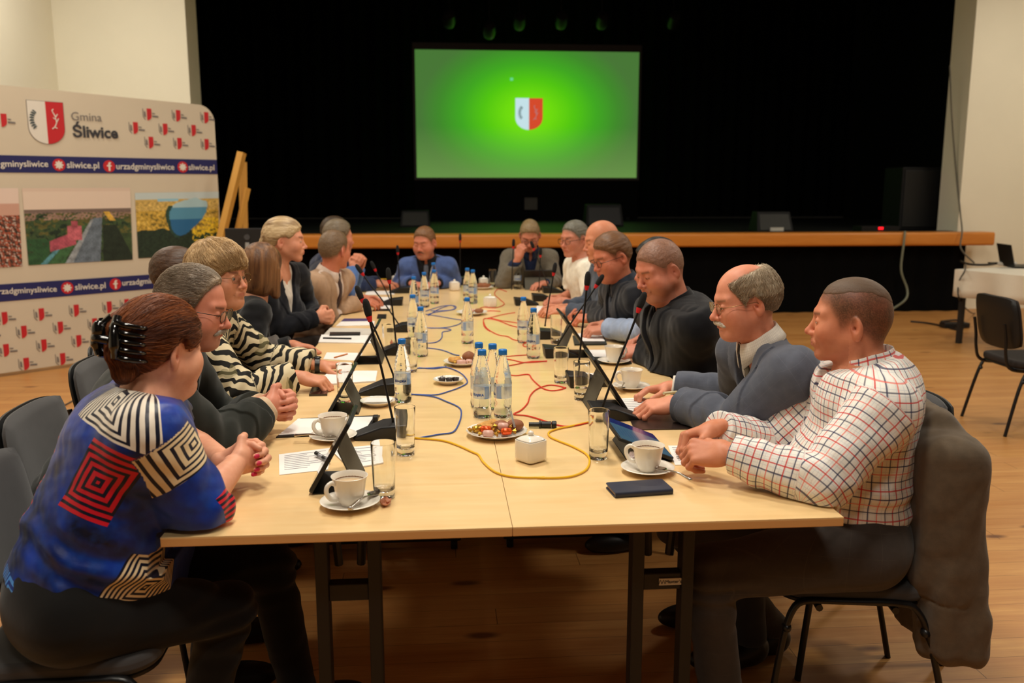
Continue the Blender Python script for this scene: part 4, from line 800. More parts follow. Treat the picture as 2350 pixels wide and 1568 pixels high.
# tablets in folding covers
cov=mat('tablet_cover_olive',(74,70,56),.6); covb=mat('tablet_cover_black',(16,16,16),.45); scrm=mat('tablet_glass',(18,22,26),.08,spec=.9)
def scr_blue():
    m,b=newmat('tablet_lit_screen',.08); x,y,z=sep(objc()); c=mix((y>.052),(76,116,138),(12,40,110)); l=(((x*90).fr()<.45))*((y+.03).abs()<.05); c=mix(l*.4,c,(60,84,140)); setc(b,(10,12,14)); S.nt.links.new(c,b.inputs['Emission Color']); b.inputs['Emission Strength'].default_value=.55; return m
def tablet(p,sg,L,tilt,Wd,label,sm=None,rz=0,cat='tablet'):
    """bottom near corner at pixel p; sg +1 = screen faces +x (top edge leans towards -x)"""
    q=at(p); r=empty('tablet',q,rz,label,cat,'tablets in folding covers'); a=math.radians(tilt)
    M=Matrix.Translation((0,Wd/2,.002))@Matrix(((sg,0,0,0),(0,1,0,0),(0,0,1,0),(0,0,0,1)))@Matrix.Rotation(a,4,'Y')
    # local x of slab: from bottom (0) to top (-L)
    mb=MB(); mb.rbox((-L/2,0,.006),(L,Wd,.010),.012,M=M); mb.build('case',covb,r,bev=.0015,sharp=40)
    mb=MB(); mb.box((0,0,0),(L-.012,Wd-.012,.0015)); s_=mb.build('screen',sm or scrm,r,smooth=False); s_.matrix_local=M@Matrix.Translation((-L/2,0,.0118))
    h=L*.62*math.sin(a); x1=-sg*L*.62*math.cos(a); x2=x1-sg*(.02+.25*h); w=Wd*.46
    mb=MB(); mb.add([(x1,Wd/2-w,h),(x1,Wd/2+w,h),(x2,Wd/2+w,.001),(x2,Wd/2-w,.001),(x1+.003,Wd/2-w,h+.003),(x1+.003,Wd/2+w,h+.003),(x2+.004,Wd/2+w,.001),(x2+.004,Wd/2-w,.001)],[(0,1,2,3),(7,6,5,4),(0,4,5,1),(1,5,6,2),(2,6,7,3),(3,7,4,0)]); mb.build('folded_stand',cov,r,smooth=False)
    mb=MB(); mb.add([(x2,Wd/2-w,.0008),(x2,Wd/2+w,.0008),(0,Wd/2+w,.0008),(0,Wd/2-w,.0008),(x2,Wd/2-w,.0028),(x2,Wd/2+w,.0028),(0,Wd/2+w,.0028),(0,Wd/2-w,.0028)],[(3,2,1,0),(4,5,6,7),(0,1,5,4),(1,2,6,5),(2,3,7,6),(3,0,4,7)]); mb.build('stand_base',covb,r,smooth=False)
    return r
tablet((716,1138),-1,.215,60,.20,'upright black tablet nearest the left front corner, before the woman in blue')
tablet((757,954),-1,.17,60,.20,'second tablet on the left, before the man in dark green')
tablet((815,838),-1,.21,58,.22,'third tablet on the left, between the long microphones')
tablet((1437,948),1,.23,57,.20,'upright tablet before the man in the grey suit, crossed by the microphone stem')
tablet((1357,822),1,.25,55,.22,'upright tablet before the heavy man in black')
tablet((1545,1062),1,.175,22,.255,'tablet with lit blue screen before the man in the checked shirt',scr_blue())
tablet(c3(345,690),-1,.17,62,.20,'black tablet seen from behind before the man in the blue suit',rz=math.radians(-90))
tablet(c3(1265,696),-1,.17,62,.24,'black tablet seen from behind before the man with his cheek on his fist',rz=math.radians(-90))
# gooseneck microphones
mbk=mat('microphone_black',(16,16,17),.45); mst=mat('gooseneck_black',(14,14,14),.35); mred=mat('microphone_red_ring',(196,16,30),.4)
def mic(pb,proot,ptip,label,side,base=True,bend=.02):
    b_=at(pb); rz=0 if side>0 else math.pi; r=empty('gooseneck_microphone',b_,rz,label,'microphone','gooseneck microphones'); g=Matrix.Rotation(-rz,4,'Z')
    rt_=at(proot,TZ+.05); zc=(rt_-CAM)@FW; zt_=zc-.03; tip=PD(ptip[0],ptip[1],zt_)
    def loc(p_): v=g@Vector((p_-b_).tolist()); return np.array(v)
    if base:
        mb=MB(); V=[(-.055,-.055,0),(.105,-.045,0),(.105,.045,0),(-.055,.055,0),(-.062,-.060,.052),(.02,-.055,.045),(.11,-.040,.010),(.11,.040,.010),(.02,.055,.045),(-.062,.060,.052)]
        mb.add(V,[(3,2,1,0),(0,1,6,5,4),(2,3,9,8,7),(0,4,9,3),(4,5,8,9),(5,6,7,8),(1,2,7,6)]); mb.build('base',mbk,r,sharp=25,bev=.006,seg=3)
    R0=loc(rt_); T=loc(tip); d=T-R0; L=np.linalg.norm(d); mid=R0+d*.5+np.array((0,0,0)); P=bez([R0-np.array((0,0,.01)),R0+d*.02,R0+d*.33+np.array((0,0,bend*.3)),mid+np.array((0,0,bend*.4)),R0+d*.8,T],6)
    mb=MB(); mb.tube([p_ for p_ in P],[.0048]*6+[.0040]*(len(P)-6),9); mb.build('gooseneck',mst,r,sharp=80)
    n=nrm_(P[-1]-P[-3]); mb=MB(); mb.tube([T-n*.004,T+n*.008,T+n*.014],[.0060,.0090,.0100],14); mb.build('red_ring',mred,r,sharp=50)
    mb=MB(); mb.tube([T+n*x for x in (.014,.022,.034,.048,.060,.068,.071)],[.0095,.0115,.0122,.0120,.0105,.0070,.0025],14); mb.build('foam_head',mat('foam_black',(18,17,17),.95,bs=500,bstr=.8),r,sharp=80)
def nrm_(v): return np.array(v)/np.linalg.norm(v)
MI=[((892,1002),(902,968),(849,736),'nearest left-hand microphone, long stem crossing the tablets',-1),((888,902),(903,862),(833,694),'second left-hand microphone, its head farthest left',-1),((915,812),(911,806),(894,650),'third left-hand microphone behind the single bottle',-1),((930,760),(920,752),(834,632),'left-hand microphone whose stem leans over the small black phone',-1),
 ((905,700),(898,695),(862,622),'far left microphone before the man in the blue shirt',-1),((925,672),(917,660),(913,584),'far left microphone before the man in the blue suit',-1),((1056,648),(1056,644),(1056,556),'far microphone standing in the dark gap between the two far men',-1),
 ((1392,960),(1382,936),(1464,716),'nearest right-hand microphone with its stem leaning right',1),((1335,884),(1326,862),(1346,664),'second right-hand microphone with an upright stem',1),((1276,818),(1275,800),(1366,660),'third right-hand microphone crossing the stem of the upright one',1),((1258,776),(1251,745),(1270,632),'fourth right-hand microphone before the dark jacket',1),
 ((1200,700),(1174,662),(1178,570),'far microphone left of the man with his cheek on his fist',1),((1240,690),(1237,668),(1240,590),'far microphone in front of the taupe jacket',1),((1262,672),(1262,668),(1226,574),'farthest right microphone leaning left over the black tablet',1)]
for a,b,c,l,s_ in MI: mic(a,b,c,l,s_)
# cables on the table
yel=mat('yellow_cable',(232,180,20),.4,var=.05); blu=mat('blue_cable',(54,82,160),.45,var=.05); rdc=mat('red_cable',(212,52,28),.45,var=.05)
def tc(pts,f,m,r,name,label):
    cable(name,[at(f(*p_),TZ+r+.0005) for p_ in pts],r,m,label,'network cables on the table',5)
ident=lambda x,y:(x,y)
tc([c6(x,y) for x,y in ((880,850),(950,857),(1100,870),(1200,900),(1300,945),(1340,965),(1370,1010),(1440,1070),(1530,1100),(1650,1110),(1764,1108))]+[c7(x,y) for x,y in ((700,1075),(860,1075),(960,1060),(1040,1020),(1065,960),(1040,910),(950,860),(850,820),(790,790),(785,760),(850,735),(950,715),(1060,690))],ident,yel,.0033,'yellow_cable','long yellow cable looping round the sugar bowl at the front')
tc([(890,852),(950,855),(1090,832),(1170,820),(1205,780),(1228,710),(1215,660),(1130,620),(1050,590),(920,575),(880,570)],c6,blu,.0026,'blue_cable','nearest blue cable bowed towards the four bottles')
tc([(880,585),(920,575),(1060,578),(1150,555),(1230,525),(1268,495),(1240,450),(1190,420),(1120,400),(1040,405),(960,407),(900,410)],c6,blu,.0026,'blue_cable','blue cable looping round the small chocolate plate')
tc([(955,403),(1050,410),(1120,400),(1130,392)],c6,blu,.0024,'blue_cable','short blue cable end left of the second plate'); tc([(1000,275),(1080,285),(1130,298),(1180,318),(1215,325)],c6,blu,.0026,'blue_cable','blue cable running under the second plate')
tc([(1000,245),(1050,243),(1085,230),(1105,205),(1108,175),(1150,166),(1160,158),(1110,150),(1010,148)],c6,blu,.0026,'blue_cable','blue cable with a small curl beside the second left bottle'); tc([(1000,60),(1100,75),(1180,90),(1235,100),(1210,125),(1130,145),(1030,150)],c6,blu,.0026,'blue_cable','blue cable running to the far plate of sweets')
tc([(1000,40),(1060,20),(1120,5),(1180,5),(1195,18),(1150,35),(1060,48),(1010,62)],c6,blu,.0026,'blue_cable','far blue cable forming a flat loop'); tc([(480,920),(560,870),(660,835),(700,850),(690,870),(600,880),(500,880)],c3,blu,.0026,'blue_cable','farthest blue cable before the bottles of the man in the blue suit')
tc([c7(x,y) for x,y in ((1060,692),(960,715),(880,718),(800,698),(700,665),(620,645),(540,636),(590,608),(635,560),(655,505),(700,462),(780,435),(850,440),(900,455))],ident,rdc,.0026,'red_cable','nearest red cable bent into a point beside the four bottles')
tc([(500,362),(560,368),(640,360),(665,390),(700,425),(745,458),(800,472),(860,466),(900,452)],c7,rdc,.0026,'red_cable','red cable reaching the second right-hand microphone'); tc([(480,236),(560,230),(640,225),(700,225)],c7,rdc,.0024,'red_cable','short straight red cable behind the four bottles')
tc([(480,252),(540,262),(600,276),(680,276),(770,266)],c7,rdc,.0026,'red_cable','red cable to the third right-hand microphone, upper strand'); tc([(490,302),(560,290),(620,276),(700,270),(770,270)],c7,rdc,.0026,'red_cable','red cable to the third right-hand microphone, lower strand')
tc([(330,-10),(345,30),(380,60),(440,88),(500,98),(540,120),(600,128),(640,130)],c7,rdc,.0026,'red_cable','red cable running beside the lone centre bottle'); tc([(720,155),(680,162),(620,168),(604,152),(640,140),(700,150)],c7,rdc,.0024,'red_cable','red cable curl under the right-hand bottle pair')
tc([(950,945),(1000,935),(1080,915),(1160,900),(1200,895)],c3,rdc,.0026,'red_cable','far red cable sloping up to the right'); tc([(1240,1020),(1160,1000),(1060,960),(980,945),(940,950),(945,1010),(990,1048)],c3,rdc,.0026,'red_cable','far red cable bowed to the left'); tc([(1240,985),(1150,970),(1080,960),(1000,940)],c3,rdc,.0026,'red_cable','far red cable crossing behind the red bow'); tc([(1130,720),(1060,700),(1030,740),(1080,790),(1110,825),(1040,855),(950,850),(910,860),(930,885),(1000,880),(1080,885)],c3,rdc,.0026,'red_cable','farthest red cable winding round the sugar bowl')
tc([(-60,720),(0,660),(60,622),(130,618),(190,640),(240,680)],c3,yel,.0035,'yellow_cable','far yellow cable arching at the left end of the table')
# ---------------------------------------------------------------- implicit surfaces for figures
f4=np.float32
def smin(a,b,k):
    h=np.maximum(k-np.abs(a-b),0)/k; return np.minimum(a,b)-h*h*k*.25
def smax(a,b,k): return -smin(-a,-b,k)
def s_ell(p,c,r):
    r=np.array(r,f4); q=(p-np.array(c,f4))/r; k0=np.sqrt((q*q).sum(-1)); k1=np.sqrt(((q/r)**2).sum(-1))+1e-9
    return k0*(k0-1)/k1
def s_cone(p,a,b,ra,rb,side=None,ratio=1.0):
    a=np.array(a,f4); b=np.array(b,f4); q=p-a; d=b-a
    if side is not None:
        s_=np.array(side,f4); s_=s_/np.linalg.norm(s_); c=q@s_; q=q-(c*(1-1/ratio))[...,None]*s_
        d=d-(d@s_)*(1-1/ratio)*s_
    t=np.clip((q@d)/(d@d+1e-12),0,1); w=q-t[...,None]*d
    return np.sqrt((w*w).sum(-1))-(ra+(rb-ra)*t)
def s_noise(p,f,seed=0):
    r=np.random.RandomState(seed); o=0
    for i in range(4):
        k=r.normal(size=3)*f; k2=r.normal(size=3)*f*.6
        o=o+np.sin(p@k.astype(f4)+r.rand()*6+1.6*np.sin(p@k2.astype(f4)+r.rand()*6))
    return o/4
class Field:
    def __init__(s): s.ops=[]
    def fn(s,f,c,R,k=.02,op='u'): s.ops.append((op,k,np.array(c,f4),R,f)); return s
    def cone(s,a,b,ra,rb,k=.02,side=None,ratio=1.0,op='u'):
        a=np.array(a,float); b=np.array(b,float); c=(a+b)/2; R=np.linalg.norm(b-a)/2+max(ra,rb)*max(1,ratio)
        return s.fn(lambda p:s_cone(p,a,b,ra,rb,side,ratio),c,R,k,op)
    def ell(s,c,r,k=.02,Rm=None,op='u'):
        if Rm is None: return s.fn(lambda p:s_ell(p,c,r),c,max(r),k,op)
        Rm=np.array(Rm,f4); c=np.array(c,f4)
        return s.fn(lambda p:s_ell((p-c)@Rm,(0,0,0),r),c,max(r),k,op)
    def evalp(s,P,cent,brad):
        """P (n,m,3) block points; cent (n,3)"""
        D=np.full(P.shape[:-1],.25,f4)
        for op,k,c,R,f in s.ops:
            if R is None: D=f(P,D) ; continue
            sel=np.where(((cent-c)**2).sum(-1)<(R+k+brad)**2)[0]
            if len(sel)==0: continue
            for i in range(0,len(sel),1500):
                q=sel[i:i+1500]; d=f(P[q]).astype(f4)
                if op=='u': D[q]=smin(D[q],d,k)
                elif op=='s': D[q]=smax(D[q],-d,k)
                elif op=='d': D[q]=D[q]+d
        return D
    def mesh(s,h,lo=None,hi=None):
        if lo is None:
            cs=np.array([o[2] for o in s.ops if o[3] is not None and o[0]=='u']); rs=np.array([o[3] for o in s.ops if o[3] is not None and o[0]=='u'])
            lo=(cs-rs[:,None]).min(0)-.02; hi=(cs+rs[:,None]).max(0)+.02
        lo=np.array(lo,f4); B=8; nb=np.ceil((np.array(hi)-lo)/(h*B)).astype(int)
        g=np.stack(np.meshgrid(*[np.arange(n) for n in nb],indexing='ij'),-1).reshape(-1,3)
        cen=(lo+(g+.5)*h*B).astype(f4); br=h*B*.87
        d0=s.evalp(cen[:,None,:],cen,br)[:,0]
        keep=np.abs(d0)<br*1.5+.012
        V=np.full(nb*B,.2,f4)
        inn=np.where((d0<0)&~keep)[0]
        for i in inn: a=g[i]*B; V[a[0]:a[0]+B,a[1]:a[1]+B,a[2]:a[2]+B]=-.2
        K=np.where(keep)[0]; off=(np.stack(np.meshgrid(*[np.arange(B)]*3,indexing='ij'),-1).reshape(-1,3)*h).astype(f4)
        for i in range(0,len(K),1500):
            kk=K[i:i+1500]; base=(lo+g[kk]*h*B).astype(f4); P=base[:,None,:]+off[None]
            D=s.evalp(P,cen[kk],br).reshape(-1,B,B,B)
            for j,q in enumerate(kk): a=g[q]*B; V[a[0]:a[0]+B,a[1]:a[1]+B,a[2]:a[2]+B]=D[j]
        return snets(V,lo,h)
def snets(V,lo,h):
    sgn=V<0; nx,ny,nz=V.shape
    c=[sgn[i:nx-1+i,j:ny-1+j,k:nz-1+k] for i in (0,1) for j in (0,1) for k in (0,1)]
    cnt=sum(x.astype(np.int8) for x in c); act=(cnt>0)&(cnt<8)
    idx=np.argwhere(act); n=len(idx); ids=np.full(act.shape,-1,np.int32); ids[act]=np.arange(n)
    cv=np.stack([V[idx[:,0]+i,idx[:,1]+j,idx[:,2]+k] for i in (0,1) for j in (0,1) for k in (0,1)],-1)
    cp=np.array([(i,j,k) for i in (0,1) for j in (0,1) for k in (0,1)],f4)
    acc=np.zeros((n,3),f4); w=np.zeros(n,f4)
    for a in range(8):
        for b in range(a+1,8):
            if np.abs(cp[a]-cp[b]).sum()!=1: continue
            va,vb=cv[:,a],cv[:,b]; m=(va<0)!=(vb<0); t=np.where(m,va/(va-vb+1e-12*(~m)),0)
            t=np.clip(t,0,1)
            acc+=np.where(m[:,None],cp[a]+t[:,None]*(cp[b]-cp[a]),0); w+=m
    vert=lo+(idx+acc/w[:,None])*h
    F=[]
    for ax in range(3):
        sl0=[slice(1,-1)]*3; sl0[ax]=slice(0,-1); sl1=[slice(1,-1)]*3; sl1[ax]=slice(1,None)
        a=sgn[tuple(sl0)]; b=sgn[tuple(sl1)]; e=np.argwhere(a!=b)
        if len(e)==0: continue
        ins=a[tuple(e.T)]
        o=np.array([1,1,1]); o[ax]=0; e=e+o
        u,v=[(1,2),(2,0),(0,1)][ax]
        def gi(du,dv):
            q=e.copy(); q[:,u]-=du; q[:,v]-=dv; return ids[q[:,0],q[:,1],q[:,2]]
        q=np.stack([gi(1,1),gi(0,1),gi(0,0),gi(1,0)],-1)
        q=np.where(ins[:,None],q,q[:,::-1]); F.append(q[(q>=0).all(1)])
    F=np.concatenate(F) if F else np.zeros((0,4),int)
    return vert.astype(f4),F
def fast_mesh(name,v,F,m,origin,parent=None,attrs=None,colr=None):
    me=bpy.data.meshes.new(name); n=len(v); q=len(F); v0=v-np.array(origin,f4)
    me.vertices.add(n); me.vertices.foreach_set('co',v0.astype(f4).ravel())
    me.loops.add(q*4); me.loops.foreach_set('vertex_index',F.astype(np.int32).ravel())
    me.polygons.add(q); me.polygons.foreach_set('loop_start',np.arange(0,q*4,4,dtype=np.int32))
    me.polygons.foreach_set('loop_total',np.full(q,4,np.int32)) if False else None
    me.update(calc_edges=True); me.polygons.foreach_set('use_smooth',np.ones(q,bool)); me.validate()
    for an,av in (attrs or {}).items():
        a=me.attributes.new(an,'FLOAT_VECTOR','POINT'); a.data.foreach_set('vector',av.astype(f4).ravel())
    if colr is not None:
        a=me.attributes.new('col','FLOAT_COLOR','POINT'); cc=np.ones((n,4),f4); cc[:,:3]=colr; a.data.foreach_set('color',cc.ravel())
    me.materials.append(m); o=bpy.data.objects.new(name,me); COL.objects.link(o)
    if parent: o.parent=parent
    else: o.location=Vector([float(x) for x in origin])
    return o
def nrm(v): v=np.array(v,float); return v/(np.linalg.norm(v)+1e-12)
def rotm(axis,a):
    return np.array(Matrix.Rotation(a,3,Vector([float(x) for x in axis])))
# ---------------------------------------------------------------- head
def cran(p,g):
    return smin(s_ell(p,(0,-.012,.032),(.077*g['w'],.100*g.get('dp',1),.088)),s_ell(p,(0,-.035,.0),(.066*g['w'],.072,.070)),.03)
def head_sdf(p,g):
    w=g['w']; j=g.get('jaw',1.0); fat=g.get('fat',0.0); ns=g.get('nose',1.0); ch=g.get('chin',1.0); lid=g.get('lid',1.0)
    q=p.copy(); q[...,0]=np.abs(q[...,0])
    d=cran(p,g)
    d=smin(d,s_ell(p,(0,.030,-.030),(.060*w,.060,.078)),.03)
    d=smin(d,s_cone(q,(.050*w*j,-.005,-.050),(.018*j,.066,-.096),.019+.01*fat,.018,),.03)
    d=smin(d,s_ell(p,(0,.074,-.100),(.020*j,.017*ch,.016)),.022)
    if fat>0:
        d=smin(d,s_ell(p,(0,.035,-.100-.012*fat),(.05*w,.05,.025+.012*fat)),.035)
        d=smin(d,s_ell(q,(.045*w,.045,-.055),(.024+.008*fat,.028,.032)),.03)
    d=smin(d,s_cone(q,(.004,.086,.022),(.044*w,.070,.022),.011,.010),.018)          # brow ridge
    d=smin(d,s_ell(q,(.040*w,.060,-.032),(.026,.026,.026)),.035)                       # cheekbones
    d=smax(d,-s_ell(q,(.031,.105,-.001),(.017,.017,.012)),.016)                        # eye sockets
    d=smin(d,s_ell(q,(.031,.0805,-.001),(.0150,.0125,.0125)),.004)                     # lids/globe
    op=g.get('open',.4); d=smax(d,-s_ell(q,(.031,.0925,-.0035),(.0125,.0062,.0012+.0042*op)),.0015)
    d=smin(d,s_cone(p,(0,.089,.006),(0,.107+.014*(ns-1)+.003,-.033),.0070,.0098*ns),.012)     # nose bridge
    d=smin(d,s_ell(p,(0,.108+.014*(ns-1)+.003,-.036),(.0108*ns,.0112*ns,.0095*ns)),.009)
    d=smin(d,s_ell(q,(.0125*ns,.101,-.040),(.0075,.0095,.0075)),.006)
    d=smax(d,-s_ell(q,(.0065,.108,-.0475),(.0042,.006,.004)),.003)
    d=smin(d,s_ell(p,(0,.088,-.064),(.030,.014,.020)),.014)                            # muzzle
    d=smin(d,s_ell(p,(0,.0985,-.0615),(.0205,.0062,.0048)),.004)
    d=smin(d,s_ell(p,(0,.0970,-.0715),(.0180,.0066,.0052)),.004)
    d=smax(d,-s_cone(q,(0,.1055,-.0665),(.023,.0935,-.0675),.0016,.0014),.0025)
    d=smax(d,-s_ell(p,(0,.098,-.0835),(.018,.006,.004)),.006)
    d=smax(d,-s_cone(q,(.021,.098,-.045),(.032,.086,-.068),.0015,.0012),.005)          # nasolabial
    # ear
    e=q-np.array((.079*w+.002,-.018,-.010),f4); a=math.radians(30)
    ex=e[...,0]*math.cos(a)+e[...,1]*math.sin(a); ey=-e[...,0]*math.sin(a)+e[...,1]*math.cos(a)+e[...,2]*-.16
    E=np.stack([ex,ey,e[...,2]],-1)
    de=s_ell(E,(0,0,0),(.0090,.0185,.0320)); de=smin(de,s_ell(E,(-.001,.004,-.025),(.0065,.0095,.0115)),.006)
    de=smax(de,-s_ell(E,(.0095,.0015,.005),(.0085,.0125,.0225)),.002)
    de=smin(de,s_cone(E,(.0015,-.0065,.012),(.0015,-.006,-.010),.0028,.0026),.002)
    de=smax(de,-s_ell(E,(.004,.006,-.004),(.010,.0048,.0062)),.002)
    de=smin(de,s_cone(E,(.003,.0135,-.002),(.003,.0125,-.010),.0034,.0030),.002)
    d=smin(d,de,.0035)
    return d
def hand_sdf(p,hd):
    """local frame: y to the fingers, z dorsal, x thumb side"""
    s_=hd.get('s',1.0); p=p/s_
    xs=[.0285,.0095,-.0095,-.0275]; kn=[.088,.093,.088,.079]
    L=[(.042,.027,.021),(.046,.030,.022),(.043,.028,.022),(.034,.021,.019)]; R=[.0098,.0100,.0094,.0083]
    d=s_cone(p,(0,-.02,0),(0,.015,0),.021,.022,(1,0,0),1.35)
    for x,k in zip(xs,kn): d=smin(d,s_cone(p,(x*.5,.012,-.001),(x,k-.004,.0005),.0150,.0112),.012)
    d=smin(d,s_ell(p,(-.024,.038,-.008),(.013,.034,.013)),.014)
    # thumb
    ta=hd.get('th',(.72,.62,-.30)); tb=hd.get('th2',(.45,.85,-.28)); a=np.array((.022,.016,-.006)); b=a+nrm(ta)*.046; c=b+nrm(tb)*.034; e=c+nrm(hd.get('th3',tb))*.024
    d=smin(d,s_cone(p,a,b,.0165,.0120),.016); t=smin(s_cone(p,b,c,.0112,.0100),s_cone(p,c,e,.0102,.0082),.003)
    d=smin(d,t,.006)
    fs=[]
    for i in range(4):
        cu=hd['curl'][i]; sp=hd.get('spread',.06)*(1.5-i); o=np.array((xs[i],kn[i],0.)); ang=0; pts=[o]; 
        bx=np.array((math.sin(sp),math.cos(sp),0.))
        for j in range(3):
            ang+=math.radians(cu[j]); o=o+(bx*math.cos(ang)+np.array((0,0,-1.))*math.sin(ang))*L[i][j]; pts.append(o)
        r=R[i]; f=s_cone(p,pts[0],pts[1],r*1.03,r*.95); f=smin(f,s_cone(p,pts[1],pts[2],r*.98,r*.86),.003); f=smin(f,s_cone(p,pts[2],pts[3],r*.88,r*.74),.003)
        f=smin(f,s_ell(p,pts[1]+np.array((0,.001,.001)),(r*1.03,r*1.03,r*1.03)),.004)
        d=smin(d,f,.0035)
        fs.append(pts)
    hd['pts']=fs; hd['tip']=e
    return d*s_
def clasp(c,fwd,up=(0,0,1),tilt=22,curl=(78,45,36),swap=1,gap=.018,s=1.0):
    f=nrm(fwd); u=nrm(np.array(up)-f*(np.array(up)@f)); sv=np.cross(f,u); out={}
    for k,sg in (('R',1),('L',-1)):
        a=math.radians(tilt); y=nrm(f*math.cos(a)-sv*sg*math.sin(a)); z=nrm(sv*sg*math.cos(a)+f*math.sin(a)); off=.0055*sg*swap
        out[k]=dict(w=np.array(c)-y*.088*s+sv*sg*gap*s+u*off*1.2,y=y,z=z,curl=[curl]*4,th=(.75,.6,-.45),th2=(-.05,.75,-.65),th3=(-.3,.6,-.7),s=s,spread=.03)
    return out
def flat(w,y,z=(0,0,1),curl=(22,28,18),th=None,s=1.0,spread=.06,curls=None):
    y=nrm(y); z=nrm(np.array(z,float)-y*(np.array(z,float)@y)); d=dict(w=np.array(w,float),y=y,z=z,curl=curls or [curl]*4,s=s,spread=spread)
    if th: d['th'],d['th2']=th
    return d
def fist(w,y,z=(0,0,1),s=1.0): return flat(w,y,z,(70,85,45),th=((.6,.7,-.4),(-.1,.75,-.65)),s=s,spread=.01)
def ik(S,Wt,l1,l2,pole):
    S=np.array(S,float); W_=np.array(Wt,float); v=W_-S; D=np.linalg.norm(v)
    if D>(l1+l2)*.985: k=D/((l1+l2)*.985); l1*=k; l2*=k
    n=v/D; a=(l1*l1-l2*l2+D*D)/(2*D); h=math.sqrt(max(l1*l1-a*a,1e-6)); pl=np.array(pole,float); pl=nrm(pl-n*(pl@n)); return S+n*a+pl*h
# ---------------------------------------------------------------- shared figure materials
def skin_mat():
    if 'skin' in MC: return MC['skin']
    m,b=newmat('skin',.48,spec=.35); n=S.nt.nodes.new('ShaderNodeAttribute'); n.attribute_name='col'
    o=attrv('loc'); c=mix(noise(o,55,4),(236,222,214),(255,255,255)); c2=mix(1.0,n.outputs['Color'],c,'MULTIPLY'); 
    c3=mix((noise(o,16,3)-.35).cl()*.5,c2,(190,98,76)); S.nt.links.new(c3,b.inputs['Base Color'])
    b.inputs['Subsurface Weight'].default_value=.12; b.inputs['Subsurface Radius'].default_value=(.012,.005,.003); b.inputs['Subsurface Scale'].default_value=.6
    bump(b,noise(o,260,3),.25,.0006); MC['skin']=m; return m
def hair_mat(name,c1,c2,c3=None,axis='y',rough=.42,fine=1.0,mixw=.5):
    if name in MC: return MC[name]
    m,b=newmat(name,rough,spec=.4); o=attrv('loc'); sc={'y':(150,7,150),'z':(150,150,8),'r':(90,90,90)}[axis]; sc=tuple(x*fine for x in sc)
    n=noise(vmap(o,sc),1,3,.6,.6); n2=noise(vmap(o,tuple(x*.18 for x in sc)),1,2,.5,.8)
    c=mix((n*1.8-.4).cl(),c1,c2)
    if c3: c=mix((n2*3-1.2).cl(),c,c3)
    S.nt.links.new(c,b.inputs['Base Color']); bump(b,n,.9,.003); MC[name]=m; return m
def cloth_mat(name,c,rough=.85,var=.1,weave=900,sheen=.15,grid=None,bs=.25):
    if name in MC: return MC[name]
    m,b=newmat(name,rough,spec=.2,sheen=sheen); o=attrv('loc'); n=noise(o,40,3)
    k=mix(n,tuple(v*(1-var) for v in c),tuple(min(255,v*(1+var)) for v in c)) if max(c)>12 else mix(n,tuple(max(1.1,v) for v in c),tuple(max(1.2,v*1.15) for v in c))
    if grid:
        u,v,w_=sep(attrv('puv')); ln=((u/grid[0]).fr()<grid[1]).mx((v/grid[0]).fr()<grid[1]); k=mix(ln*.35,k,grid[2])
    setc(b,k); bump(b,noise(o,weave,2)+noise(vmap(o,(1,1,1)),60,4)*1.2,bs,.0012); MC[name]=m; return m
def trouser_mat(c=(26,25,27)): return cloth_mat('trouser_cloth_%d_%d'%(c[0],c[2]),c,.8)
